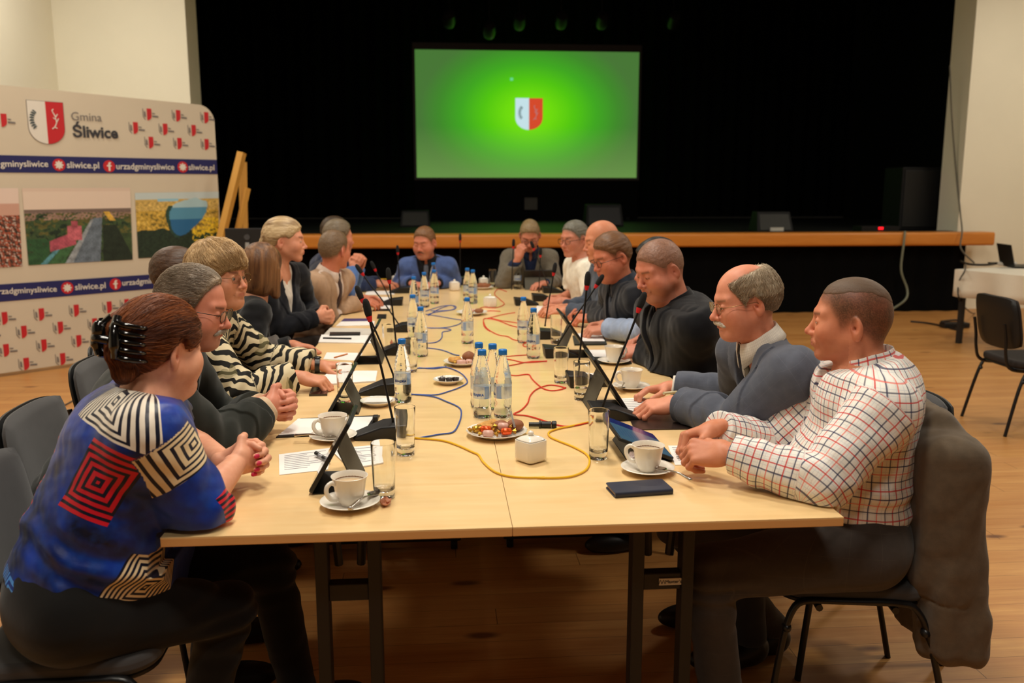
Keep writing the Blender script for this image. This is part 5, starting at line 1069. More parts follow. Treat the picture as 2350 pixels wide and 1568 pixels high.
# ---------------------------------------------------------------- person
class Person:
    def __init__(s,hp,face,body,roll=0,sc=1.0,bulk=1.0,sw=.185,belly=0,bust=0,g=None,h=.004,skin=(214,150,118),label='',R=None,L=None,pole=None,lean=None,hipz=.56,nbo=None,fore=None,group=None,seat=None):
        s.h=h; s.sc=sc; s.bulk=bulk; s.g=dict(w=1.0); s.g.update(g or {}); s.skinc=np.array(lin(skin)[:3])
        s.hp=np.array(hp,float); s.hs=s.g.get('hs',1.0); f=nrm(face); u0=np.array((0,0,1.)); r=nrm(np.cross(f,u0)); u=np.cross(r,f)
        if roll: Rm=rotm(f,math.radians(roll)); r=Rm@r; u=Rm@u
        s.f,s.r,s.u=f,r,u; s.M=np.stack([r,f,u],1).astype(f4)
        bd=nrm((body[0],body[1],0)); s.bd=bd; s.br=nrm(np.cross(bd,u0))
        s.nb=s.hp-.035*bd*sc-.02*f*np.array((1,1,0))-u*.085*sc-np.array((0,0,.072))*sc if nbo is None else s.hp+np.array(nbo)
        Lt=.49*sc; dz=s.nb[2]-hipz; hx=math.sqrt(max(Lt*Lt-dz*dz,.0009))
        if seat is not None: hx=seat
        s.hip=s.nb-bd*hx; s.hip[2]=hipz; s.tu=nrm(s.nb-s.hip); s.bf=nrm(np.cross(s.tu,s.br)); s.TL=np.linalg.norm(s.nb-s.hip)
        s.sh={k:s.nb+s.br*sg*sw*sc-s.tu*.045*sc+s.bf*.015 for k,sg in (('R',1),('L',-1))}
        s.hd={'R':R,'L':L}; s.el={}
        for k,sg in (('R',1),('L',-1)):
            if s.hd[k] is None: s.hd[k]=flat(s.hip+s.bd*.30+s.br*sg*.13+np.array((0,0,.12)),s.bd)
            pl=(pole or {}).get(k,s.br*sg*.7-s.bd*.35-np.array((0,0,.75))); s.el[k]=ik(s.sh[k],s.hd[k]['w'],.285*sc,.25*sc,pl)
            if s.el[k][2]<.78 and abs(s.el[k][0])<.84 and -.02<s.el[k][1]<5.42: s.el[k][2]=.785
        s.belly,s.bust,s.label=belly,bust,label; s.sw=sw
        s.org=np.array((s.hip[0],s.hip[1],0.)); s.group=group; s.kids=[]
    def tolocal(s,v): return ((v-s.hp.astype(f4))@s.M)/f4(s.hs)
    def W(s,p): return s.hp+np.array(p)@s.M.T.astype(float)*s.hs
    def table(s,F,lift=0):
        def f(p,D=None): return D
        F.ops.append(('x',0,None,None,lambda P,D:np.where((np.abs(P[...,0])<.815)&(P[...,1]>-.01)&(P[...,1]<5.41)&(P[...,2]<.743)&(P[...,2]>.69),np.maximum(D,.742-P[...,2]),D)))
    def handframe(s,k):
        h=s.hd[k]; x=np.cross(h['y'],h['z'])*(-1 if k=='R' else 1); return np.stack([x,h['y'],h['z']],1).astype(f4)
    def body(s,name='person'):
        F=Field(); b=s.bulk; sc=s.sc
        c0=s.hip; w=s.hip+s.tu*.2*sc; ch=s.hip+s.tu*.36*sc
        F.cone(c0,w,.105*b,.095*b,.03,s.br,1.4).cone(w,ch,.095*b,.10*b,.03,s.br,1.45)
        F.cone(s.sh['R'],s.sh['L'],.045*b,.045*b,.04); F.cone(s.nb,s.nb-s.tu*.1,.05,.09*b,.04,s.br,1.3)
        neck=s.W((0,-.022,-.055)); nr=.053*s.g.get('neck',1)
        F.cone(neck,s.nb-s.tu*.02+s.bf*.005,nr,nr*1.12,.035)
        for k in 'RL':
            F.cone(s.sh[k],s.el[k],.042*b,.036*b,.02).cone(s.el[k],s.hd[k]['w'],s.g.get('fore',.038)*b,.0225*max(b,1),.02)
        g=s.g
        F.fn(lambda P:head_sdf(s.tolocal(P),g)*s.hs,s.hp,.17,.03)
        for k in 'RL':
            M=s.handframe(k); w0=s.hd[k]['w'].astype(f4); hd=s.hd[k]
            F.fn(lambda P,M=M,w0=w0,hd=hd:hand_sdf((P-w0)@M,hd),s.hd[k]['w']+s.hd[k]['y']*.08,.14,.0025)
        s.table(F)
        v,q=F.mesh(s.h)
        L=s.tolocal(v); c=s.skincol(v,L)
        s.root=fast_mesh(name,v,q,skin_mat(),s.org,attrs={'loc':L},colr=c); tag(s.root,s.label,'person',s.group)
        return s
    def skincol(s,v,L):
        base=s.skinc; c=np.tile(base,(len(v),1)).astype(f4); x,y,z=np.abs(L[:,0]),L[:,1],L[:,2]; hm=(np.sqrt((L**2).sum(1))<.16)
        def blend(m,colr,a):
            m=np.clip(m,0,1)[:,None]*a; return c*(1-m)+np.array(lin(colr)[:3],f4)*m
        red=np.array(lin(s.g.get('red',(190,92,72)))[:3],f4)
        def gauss(px,py,pz,r): return np.exp(-(((x-px)**2+(y-py)**2+(z-pz)**2)/r**2))*hm
        c=blend(gauss(.045,.065,-.035,.025)+gauss(0,.115,-.036,.016)+gauss(.08,-.016,-.01,.03)*.8,s.g.get('red',(196,98,78)),.45)
        lip=(np.exp(-((x/.021)**4))*np.exp(-(((z+.0665)/.0085)**4))*(y>.088))*hm
        c=blend(lip,s.g.get('lip',(176,84,72)),.7)
        br=(np.exp(-(((z-.020-(.028-x)*(-.12))/.0045)**2))*((x>.012)&(x<.050))*(y>.06))*hm
        c=blend(br,s.g.get('brow',(90,66,48)),.8)
        ln=np.exp(-(((z+.0055)/.0020)**2))*((x>.018)&(x<.044))*(y>.078)*hm
        c=blend(ln,(60,35,28),.7)
        sp=s.g.get('scalp')
        if sp:
            zl=np.interp(y,sp[0][0],sp[0][1]); nz=s_noise(L,300,3)*.002+s_noise(L,90,4)*.003; m=1/(1+np.exp(-np.clip((z-zl+nz)/sp[3],-30,30))); ear=np.exp(-(((x-.088)/.010)**2+((y+.02)/.022)**2+((z+.01)/.034)**2)*1.2)
            m=m*hm*(1-np.clip(ear*1.4,0,1))
            if len(sp)>4: m=m*np.clip((s_ell(L,(0,sp[4][1],sp[4][0]),(sp[4][2],.1,.07)))/.012,0,1)
            c=blend(m*(.93+.07*np.random.RandomState(3).normal(size=len(L))),sp[1],sp[2])
        st=s.g.get('stubble')
        if st:
            m=((z<-.045)&(z>-.125)&(y>.0)&((z+.045)<0))*hm*np.clip((-.04-z)/.02,0,1)*(1-np.exp(-(x/.02)**4)*np.exp(-((z+.067)/.008)**4)); c=blend(m,st,.45)
        if s.g.get('nails'):
            for k in 'RL':
                hd=s.hd[k]; M=s.handframe(k); P=((v-hd['w'].astype(f4))@M)/hd['s']
                tips=[(p[3],p[3]-p[2]) for p in hd['pts']]+[(hd['tip'],np.array((0,.6,-.4)))]
                for t,dv in tips:
                    dv=nrm(dv); nz=nrm(np.cross(np.array((1,0,0.)),dv)); cc=np.array(t)+nz*.005-dv*.001; d=np.sqrt(((P-cc.astype(f4))**2).sum(1)); c=blend((d<.0078)*1.0,s.g['nails'],1.0)
        return c
    # ---- hair
    def hair(s,H,m,name='hair',strands=.0012):
        g=s.g; ys,zs=H['line']; an,tt=H['t']; sd=H.get('side',.7)
        def f(P):
            p=s.tolocal(P); a=np.degrees(np.arctan2(p[...,2]-.02,p[...,1]+.01)); a=np.where(a<-90,a+360,a)
            t=np.interp(a,an,tt)*(1-(1-sd)*np.clip(np.abs(p[...,0])/.07,0,1)**2)
            if H.get('part'): t=t*(1-.35*np.exp(-((p[...,0]-H['part'])/.006)**2)*(p[...,2]>.06))
            zl=np.interp(p[...,1],ys,zs)
            xm=H.get('xm')
            if xm: zl=zl+xm*np.clip(np.abs(p[...,0])/.07,0,1)**2*(p[...,1]>.03)
            zl=zl+.0016*s_noise(p,260,4)
            tw=H.get('taper',.022)
            if tw: t=t*np.clip(.12+(p[...,2]-zl)/tw,.12,1)
            if H.get('bald') and H['bald'][1] is not None: t=t*np.clip(s_ell(p,(0,H['bald'][1],H['bald'][0]),(H.get('bw',.06),.1,.07))/.018,.1,1)
            d=(cran(p,g)-t)
            d=smax(d,(zl-p[...,2])*.75,.008)
            if H.get('bald'):
                bz,by=H['bald']; d=smax(d,np.minimum(p[...,2]-bz,.5),.01) if by is None else smax(d,-s_ell(p,(0,by,bz),(H.get('bw',.06),.1,.07)),.012)
            for e in H.get('extra',()):
                if e[0]=='e': d=smin(d,s_ell(p,e[1],e[2]),e[3])
                else: d=smin(d,s_cone(p,e[1],e[2],e[3],e[4],(1,0,0),e[6] if len(e)>6 else 1),e[5])
            if H.get('face'): 
                fx,fy,fz,rx,ry,rz=H['face']; d=smax(d,-s_ell(p,(fx,fy,fz),(rx,ry,rz)),.008)
            am=H.get('amp',strands); ax=H.get('ax','y')
            if am:
                k=np.array({'y':(260,18,260),'z':(260,260,18),'r':(150,150,150)}[ax],f4)
                d=d+am*s_noise(p*k/150,150,3)+am*1.5*s_noise(p*k/150,45,5)
            return d*s.hs
        F=Field().fn(f,s.hp+s.u*H.get('cz',0)-s.f*.0,H.get('R',.19),.001)
        v,q=F.mesh(H.get('h',s.h*.8)); 
        if len(q)==0: return
        if H.get('strands'):
            rs=np.random.RandomState(5); N=H['strands']; p0=v[rs.randint(0,len(v),N)].astype(f4); seg=H.get('sseg',7); st=H.get('slen',.035)/seg; e=f4(.0012)
            def grad(P): 
                g0=f(P); G=np.stack([f(P+np.array(k,f4)*e)-g0 for k in ((1,0,0),(0,1,0),(0,0,1))],-1); return g0,G/(np.linalg.norm(G,axis=-1,keepdims=True)+1e-9)
            def flow(P):
                L=s.tolocal(P)
                if callable(H.get('flow')): F_=H['flow'](L)
                elif H.get('flow')=='y': F_=np.tile(np.array((0,-1,-.15),f4),(len(L),1))
                elif H.get('flow')=='z': F_=np.tile(np.array((0,0,-1),f4),(len(L),1))
                else: F_=L-np.array((0,-.055,.125),f4)
                return F_@s.M.T
            jit=rs.normal(size=(N,3)).astype(f4)*H.get('jit',.25); pts=[]; P=p0; lift=rs.uniform(.0002,H.get('lift',.0022),N).astype(f4); NR=[]
            for k in range(seg+1):
                g0,G=grad(P); P=P-G*(g0-lift*(1+.6*math.sin(k)))[:,None]; pts.append(P); NR.append(G)
                fl=flow(P); fl=fl/(np.linalg.norm(fl,axis=-1,keepdims=True)+1e-9)+jit; fl=fl-G*(fl*G).sum(-1,keepdims=True); fl/=np.linalg.norm(fl,axis=-1,keepdims=True)+1e-9; P=P+fl*f4(st)
            pts=np.stack(pts,1); NR=np.stack(NR,1); T=np.gradient(pts,axis=1); T/=np.linalg.norm(T,axis=-1,keepdims=True)+1e-9; Bn=np.cross(T,NR)
            rad=(H.get('srad',.00042)*np.array([.7]+[1]*(seg-1)+[.25],f4))[None,:,None,None]; an=np.array([0,2.094,4.189],f4)
            ring=pts[:,:,None,:]+rad*(np.cos(an)[None,None,:,None]*NR[:,:,None,:]+np.sin(an)[None,None,:,None]*Bn[:,:,None,:])
            V2=ring.reshape(-1,3); b=np.arange(N)[:,None,None]*(seg+1)*3+np.arange(seg)[None,:,None]*3; kk=np.arange(3)[None,None,:]; k2=(kk+1)%3
            F2=np.stack([b+kk,b+3+kk,b+3+k2,b+k2],-1).reshape(-1,4)+len(v); nv=len(v); lv=s.tolocal(v)
            l2=np.repeat(s.tolocal(p0)+rs.normal(size=(N,3)).astype(f4)*.012,(seg+1)*3,0)
            v=np.concatenate([v,V2]).astype(f4); q=np.concatenate([q,F2]); return fast_mesh(name,v,q,m,s.org,s.root,attrs={'loc':np.concatenate([lv,l2])})
        o=fast_mesh(name,v,q,m,s.org,s.root,attrs={'loc':s.tolocal(v)}); return o
    # ---- clothing
    def arm(s,P,k,r0,r1,r2,cuff,k_=.03):
        S0,E,Wp=s.sh[k],s.el[k],s.hd[k]['w']; 
        dv=nrm(Wp-E); cp=E+(Wp-E)*cuff if cuff>0 else S0+(E-S0)*(1+cuff); dn=dv if cuff>0 else nrm(E-S0)
        d=s_cone(P,S0,E,r0,r1)
        if cuff>0:
            rc=r1+(r2-r1)*min(1,cuff)
            d=smin(d,s_cone(P,E,cp+dn*.03,r1,rc),.02)
        # only cut beyond the cuff near it
        pl=((P-cp.astype(f4))@dn.astype(f4)); near=np.sqrt(((P-cp.astype(f4))**2).sum(-1))
        d=np.where(near<.16,smax(d,pl,.004),d)
        return d
    def torso(s,P,t=0,low=0.0,round_=1.0):
        b=s.bulk; sc=s.sc; hip=s.hip+s.tu*low; w=s.hip+s.tu*.20*sc; ch=s.hip+s.tu*.37*sc
        d=s_cone(P,hip,w,.125*b+t,.112*b+t,s.br,1.38)
        d=smin(d,s_cone(P,w,ch,.112*b+t,.118*b+t,s.br,1.42),.03)
        d=smin(d,s_cone(P,s.sh['R']-s.tu*.01,s.sh['L']-s.tu*.01,.056*b+t,.056*b+t),.06)
        for k in 'RL': d=smin(d,s_cone(P,s.nb-s.tu*.005,s.sh[k],.042+t*.6,.050*b+t),.04)
        if s.belly: d=smin(d,s_ell((P-(s.hip+s.tu*.13+s.bf*(.03+.05*s.belly)).astype(f4))@np.stack([s.br,s.bf,s.tu],1).astype(f4),(0,0,0),(.16*b+t,.12*b*(1+.5*s.belly)+t,.16)),.05)
        if s.bust:
            for sg in (1,-1): d=smin(d,s_ell((P-(s.hip+s.tu*.30*sc+s.bf*.085*b+s.br*sg*.075).astype(f4))@np.stack([s.br,s.bf,s.tu],1).astype(f4),(0,0,0),(.07*s.bust+t,.065*s.bust+t,.07*s.bust+t)),.04)
        return d
    def puv(s,v):
        best=np.full(len(v),9.,f4); out=np.zeros((len(v),3),f4)
        r=v-s.hip.astype(f4); hh=r@s.tu.astype(f4); a=r@s.br.astype(f4); b=r@s.bf.astype(f4); ang=np.arctan2(a,b)
        dt=np.sqrt((a/1.4)**2+b**2)-.125*s.bulk; dt=np.where(hh>s.TL-.02,dt+(hh-s.TL+.02)*.3,dt); out[:,0]=ang*.165*s.bulk; out[:,1]=hh; best=dt
        for i,k in enumerate('RL'):
            S0,E,Wp=s.sh[k],s.el[k],s.hd[k]['w']; ref=nrm(np.cross(E-S0,Wp-E)); l0=0
            for (A,B,ra) in ((S0,E,.06*s.bulk),(E,Wp,.048*s.bulk)):
                dv=B-A; ln=np.linalg.norm(dv); dn=(dv/ln).astype(f4); q=v-A.astype(f4); t=q@dn; tc=np.clip(t,0,ln)
                w_=q-tc[:,None]*dn; dd=np.sqrt((w_**2).sum(1))-ra; rf=nrm(ref-dn*(ref@dn)).astype(f4); sd=np.cross(dn,rf).astype(f4)
                an=np.arctan2(w_@sd,w_@rf); m=dd<best
                if l0==0: m&=(t>.0)
                out[m,0]=an[m]*ra*1.05; out[m,1]=l0+t[m]; out[m,2]=1+i; best=np.where(m,dd,best); l0+=ln
        return out
    def top(s,name,m,t=.0,cuff=.93,rs=(.062,.052,.040),vneck=None,collar=None,lapel=False,low=.0,fold=.004,neckcut=None,sleeves=True,hem=None,h=None,seed=1,loose=0,label=None,zclip=None):
        b=s.bulk; F=Field(); tr=s.hip+s.tu*.27; F.table=None
        rs=[r*b+t for r in rs]; M3=np.stack([s.br,s.bf,s.tu],1).astype(f4)
        def vcut(P,d):
            if vneck:
                bot,hw=vneck; q=(P-s.nb.astype(f4))@M3; hgt=q[...,2]+bot; w=hw*np.clip(hgt/bot,0,1.3); return smax(d,-np.maximum(np.maximum(np.maximum(np.abs(q[...,0])-w,-(q[...,1]-.0)),-hgt),q[...,1]-.19),.003)
            return d
        def f(P):
            d=s.torso(P,t,low)
            if sleeves:
                for k in 'RL': d=smin(d,s.arm(P,k,*rs,cuff),.025)
            if fold:
                d=d+fold*s_noise(P,26,seed)+fold*.5*s_noise(P,60,seed+9)
                for k in 'RL':
                    for A,am in ((s.el[k],1.8),(s.sh[k]-s.br*0,1.0),(s.el[k]*.5+s.hd[k]['w']*.5,1.0)):
                        w=np.exp(-((P-A.astype(f4))**2).sum(-1)/.007); ax=nrm(s.hd[k]['w']-s.sh[k]).astype(f4)
                        d=d+w*fold*am*np.sin((P@ax)*95+3*s_noise(P,14,seed+3))
                w=np.exp(-(((P-(s.hip+s.tu*.12).astype(f4))@s.tu.astype(f4))/.07)**2); d=d+w*fold*1.3*np.sin((P@s.tu.astype(f4))*80+3.5*s_noise(P,9,seed+4))
            q=(P-s.nb.astype(f4))@M3
            # open neck
            nk=neckcut or .056; nd=s.W((0,-.022,-.055))-s.nb; nl=nrm(nd).astype(f4); qq=P-s.nb.astype(f4); al=qq@nl; rad=np.sqrt(np.maximum((qq**2).sum(-1)-al**2,0))
            d=smax(d,-(np.maximum(rad-nk,-al-.03)),.004) if not collar else d
            d=smax(d,al-(.058 if collar else .03),.01)
            if lapel:
                bot,hw=vneck; hgt=q[...,2]+bot; w=hw*np.clip(hgt/bot,0,1.3)
                wl=.055*np.sin(np.clip(hgt/bot,0,1)*2.4)+.012
                band=np.maximum(np.abs(np.abs(q[...,0])-w-wl/2)-wl/2,np.maximum(-hgt,-q[...,1]))
                d=np.minimum(d,np.maximum(d-.006,band))
                # jacket collar behind the neck
                rc=.066+.25*np.clip(al,-.02,.05)*0; co=np.maximum(np.abs(rad-rc-.010+.2*al)-.0045,np.abs(al-.012)-.024); co=np.maximum(co,q[...,1]-.045); d=smin(d,co,.006)
            d=vcut(P,d)
            if collar:
                hc,rc=collar; co=np.maximum(np.abs(rad-rc+.15*al)-.0028,np.abs(al-.005-hc/2)-hc/2)
                fr=nrm(s.bf).astype(f4); an=np.abs(q[...,0])-(.010+.6*np.clip(al+.01,0,1)); co=np.maximum(co,-np.maximum(an,-q[...,1]))
                # fold-over leaf
                lf=np.maximum(np.abs(rad-rc-.007-(-al+hc)*.28)-.0026,np.abs(al-.0)-hc*.95); lf=np.maximum(lf,-np.maximum(np.abs(q[...,0])-(.012+.0*al),-q[...,1]))
                d=d
            if hem is not None: d=smax(d,-((P-s.hip.astype(f4))@s.tu.astype(f4))+hem,.01)
            d=np.where((np.abs(P[...,0])<.815)&(P[...,1]>-.01)&(P[...,1]<5.41)&(P[...,2]<.744)&(P[...,2]>.66),np.maximum(d,.742-P[...,2]),d)
            d=np.maximum(d,np.where((np.abs(P[...,0])<.806)&(P[...,1]>.0)&(P[...,1]<5.40)&(P[...,2]<.742),.05,-1))
            return d
        pts=[s.hip,s.nb]+([s.sh[k] for k in 'RL']+[s.el[k] for k in 'RL']+[s.hd[k]['w'] for k in 'RL'] if sleeves else [s.sh[k] for k in 'RL'])
        lo=np.min(pts,0)-.24; hi=np.max(pts,0)+.2
        F.fn(f,(lo+hi)/2,5.,.001)
        v,q=F.mesh(h or s.h*1.15,lo,hi)
        o=fast_mesh(name,v,q,m,s.org,s.root,attrs={'loc':v-s.org.astype(f4),'puv':s.puv(v)})
        if label: o['label']=label
        if collar: s.collar(m,*collar)
        return o
    def collar(s,m,hc=.03,rc=.062,pt=.035):
        ax=nrm(s.W((0,-.022,-.055))-s.nb); ax=nrm(ax+s.tu*.6); fr=nrm(s.bf-ax*(s.bf@ax)); sd=np.cross(fr,ax); n=44; V=[];A=math.radians(172)
        for i in range(n+1):
            a=-A+2*A*i/n; a2=a  # 0=back
            c,s_=math.cos(a),math.sin(a); frn=max(0,-c)  # front when c<0
            drop=.010*frn; e=max(0,(abs(a)/A-.72)/.28)
            for (r,z) in ((rc*.97,-.016-drop),(rc,hc*.3-drop),(rc+.001,hc-drop*1.6),(rc+.006,hc+.001-drop*1.6),(rc+.013+.006*e,hc*.35-drop*1.6),(rc+.020+.012*e,-.012-drop-pt*e)):
                dirv=-fr*c+sd*s_; V.append(s.nb+ax*(z+.010+s.g.get('cup',.018))+dirv*r*(1+.10*abs(s_)*0)-s.org)
        F=[(i*6+k,i*6+k+1,(i+1)*6+k+1,(i+1)*6+k) for i in range(n) for k in range(5)]
        o=link_mesh('collar',V,F,m,s.root,sharp=80); k=o.modifiers.new('s','SOLIDIFY'); k.thickness=.0022; k.offset=0
        v=np.array(V); 
        for an,av in (('loc',v),('puv',np.stack([np.tile([0,.02,.03,.031,.05,.08],n+1)+.3,np.repeat(np.linspace(0,.42,n+1),6),v[:,0]*0],1))):
            at=o.data.attributes.new(an,'FLOAT_VECTOR','POINT'); at.data.foreach_set('vector',av.astype(f4).ravel())
        return o
    def tie(s,m,t,wd=.034,bot=.30,name='necktie'):
        M3=np.stack([s.br,s.bf,s.tu],1).astype(f4)
        def f(P):
            q=(P-s.nb.astype(f4))@M3; w=np.interp(-q[...,2],[-.02,.03,.05,bot],[.016,.018,.014,wd])
            d=np.maximum(s.torso(P,t+.009,0),np.maximum(np.abs(q[...,0])-w,-(q[...,1]-.02))); d=np.maximum(d,np.abs(q[...,2]+bot/2-.01)-bot/2)
            return np.minimum(d,s_ell(q,(0,.075,-.012),(.017,.013,.018)))
        F=Field().fn(f,s.nb,2.,.001); v,q=F.mesh(min(.0045,s.h),s.nb-.38,s.nb+.16)
        if len(q): fast_mesh(name,v,q,m,s.org,s.root,attrs={'loc':v-s.org.astype(f4)})
    def legs(s,m,h=.011,spr=0,shoem=None,knee=None,foot=None,thick=1.0,shoes=True,fold=.004):
        b=s.bulk; dn=np.array((0,0,-1.)); kn={},{}; K={};A={}
        for k,sg in (('R',1),('L',-1)):
            hj=s.hip+s.br*sg*(.085+spr)*b+np.array((0,0,-.015)); K[k]=(knee or {}).get(k,None); 
            if K[k] is None: K[k]=hj+s.bd*.42*s.sc+s.br*sg*.05; K[k][2]=.50
            A[k]=(foot or {}).get(k,None)
            if A[k] is None: A[k]=K[k]-s.bd*.05; A[k][2]=.10
        def f(P):
            d=s_cone(P,s.hip+s.br*.07+dn*.01,s.hip-s.br*.07+dn*.01,.125*b,.125*b)
            d=smin(d,s_cone(P,s.hip,s.hip+s.tu*.10,.12*b,.108*b,s.br,1.38),.04)
            for k,sg in (('R',1),('L',-1)):
                hj=s.hip+s.br*sg*(.085+spr)*b+np.array((0,0,-.015))
                e=smin(s_cone(P,hj,K[k],.098*b*thick,.070*thick),s_cone(P,K[k],A[k],.068*thick,.056*thick),.03)
                if fold:
                    w=np.exp(-((P-K[k].astype(f4))**2).sum(-1)/.012); e=e+w*fold*2*np.sin(P[...,2]*110+3*s_noise(P,12,4))+fold*s_noise(P,22,8)
                e=np.maximum(e,A[k][2]-P[...,2]-.02); d=smin(d,e,.03)
            return d
        pts=[s.hip]+list(K.values())+list(A.values()); lo=np.min(pts,0)-.34; hi=np.max(pts,0)+.3; lo[2]=max(lo[2],0.02)
        F=Field().fn(f,(lo+hi)/2,5.,.001); v,q=F.mesh(h,lo,hi); fast_mesh('trousers',v,q,m,s.org,s.root,attrs={'loc':v-s.org.astype(f4),'puv':s.puv(v)})
        if shoes:
            sm=shoem or mat('shoe_leather',(22,19,18),.4)
            for k in 'RL':
                a=A[k]; fd=s.bd; M3=np.stack([np.cross(fd,[0,0,1]),fd,[0,0,1]],1).astype(f4)
                def g(P):
                    q=(P-np.array((a[0],a[1],0),f4))@M3; e=s_ell(q,(0,.08,.036),(.047,.125,.045)); e=smin(e,s_ell(q,(0,-.02,.06),(.038,.05,.05)),.03); return np.maximum(e,.004-q[...,2])
                F=Field().fn(g,np.array((a[0],a[1],.05))+fd*.06,.22,.001); v,q=F.mesh(.008); fast_mesh('shoe',v,q,sm,s.org,s.root,attrs={'loc':v})
    def chair(s,label):
        return chair_at(s.hip+s.bd*(s.__dict__.get('cho',.02)),s.bd,label,'grey conference chairs round the long table')
    def glasses(s,m,lensm=None,rx=.0255,ry=.0175,th=.0011,y=.103,z=-.004,rim=True,tm=None):
        mb=MB(); O=s.org
        def w(p): return s.W(p)-O
        for sg in (1,-1):
            if rim:
                ring=[w((sg*.033+rx*math.copysign(abs(math.cos(t))**.8,math.cos(t)),y-.010*abs(math.cos(t)*sg>.0 and math.cos(t) or 0)*0-.12*max(0,abs(.033+rx*math.cos(t)*1)-.04),z+ry*math.copysign(abs(math.sin(t))**.8,math.sin(t)))) for t in np.linspace(0,2*math.pi,28,endpoint=False)]
                mb.tube(ring,th,6,closed=True)
            mb.tube([w((sg*(.033+rx),y-.004,z+.006)),w((sg*.068,y-.016,z+.006)),w((sg*.079*s.g['w'],.04,z+.006)),w((sg*.0835*s.g['w'],-.012,z+.006)),w((sg*.083*s.g['w'],-.032,z-.012))],th*1.15,6)
        mb.tube(bez([w((-.009,y,z+.004)),w((0,y+.003,z+.008)),w((.009,y,z+.004))],3),th,6)
        o=mb.build('eyeglasses',m,s.root,sharp=60)
        if lensm:
            for sg in (1,-1):
                lb=MB(); n=24; vs=[w((sg*.033+rx*.98*math.cos(t),y-.12*max(0,abs(.033+rx*math.cos(t))-.04),z+ry*.98*math.sin(t))) for t in np.linspace(0,2*math.pi,n,endpoint=False)]
                k=s.f*.0012; vv=[p for p in vs]+[p+k for p in vs]; lb.add(vv,[tuple(range(n-1,-1,-1)),tuple(range(n,2*n))]+[(i,(i+1)%n,n+(i+1)%n,n+i) for i in range(n)]); lb.build('lens',lensm,o,sharp=30)
    def moustache(s,m,wd=.030,th=.010,name='moustache',gray=True):
        def f(P):
            p=s.tolocal(P); q=p.copy(); q[...,0]=np.abs(q[...,0])
            d=s_cone(q,(.004,.104,-.0535),(wd,.090,-.066),th*.9,th*.55); return (d+.0016*s_noise(p*np.array((1,1,.25),f4),420,2))*s.hs
        F=Field().fn(f,s.W((0,.09,-.06)),.06,.001); v,q=F.mesh(.002 if s.h<.0035 else .003); fast_mesh(name,v,q,m,s.org,s.root,attrs={'loc':s.tolocal(v)})
    def eyes(s):
        ir=s.g.get('iris',(70,60,50))
        m=MC.get('eye')
        if not m:
            m,b=newmat('eye',.12); n=S.nt.nodes.new('ShaderNodeAttribute'); n.attribute_name='col'; S.nt.links.new(n.outputs['Color'],b.inputs['Base Color']); MC['eye']=m
        for sg in (1,-1):
            mb=MB(); mb.ell((0,0,0),(.0118,.0118,.0105),20,16); v=np.array(mb.v); d=s.g.get('gaze',(0,1,-.12)); dn=nrm(d); c=np.tile(np.array(lin((225,215,205))[:3]),(len(v),1)); a=(v/np.linalg.norm(v,axis=1)[:,None])@dn
            c[a>.86]=lin(ir)[:3]; c[a>.965]=(.004,.004,.004)
            V=np.array([s.W(p+np.array((sg*.031,.0802,-.0035)))-s.org for p in v])
            me=link_mesh('eye',V,mb.f,m,s.root,sharp=180); at=me.data.attributes.new('col','FLOAT_COLOR','POINT'); cc=np.ones((len(v),4),f4); cc[:,:3]=c; at.data.foreach_set('color',cc.ravel())
CHL=[]
# ---------------------------------------------------------------- the people round the table
STD=dict(line=([-.13,-.09,-.05,-.03,-.012,.008,.018,.03,.055,.075,.09,.12],[-.06,-.055,-.035,.0,.028,.025,-.005,.012,.05,.068,.078,.085]),t=([-60,0,60,90,150,180,240,300],[.002,.006,.016,.014,.010,.006,.002,.002]),side=.5)
def HS(**k): d=dict(STD); d.update(k); return d
SHORT=HS(t=([-60,0,60,90,150,180,240],[.002,.004,.010,.009,.007,.005,.002]),side=.6,amp=.0008)
BUZZ=HS(t=([-60,0,45,90,150,180,240],[.001,.0025,.006,.0055,.0035,.0025,.0012]),side=.35,amp=.0004,line=([-.13,-.09,-.05,-.03,-.012,.008,.018,.03,.055,.075,.09,.12],[-.07,-.062,-.035,.0,.028,.022,.002,.014,.042,.060,.072,.085]))
def SCL(line,c,a=.8,w=.004,off=0,bald=None): r=[(line[0],[z+off for z in line[1]]),c,a,w]; return r+([bald] if bald else [])
STL=STD['line']
def hpos(px,py,zc): return PD(px,py,zc)
def tz(px,py,z): return PZ(px,py,z)
metal=mat('spectacle_metal',(70,66,62),.3,metal=1); goldm=mat('spectacle_gold',(150,120,80),.3,metal=1)
lens,_=newmat('spectacle_lens',.0,trans=1,ior=1.03,spec=.2)
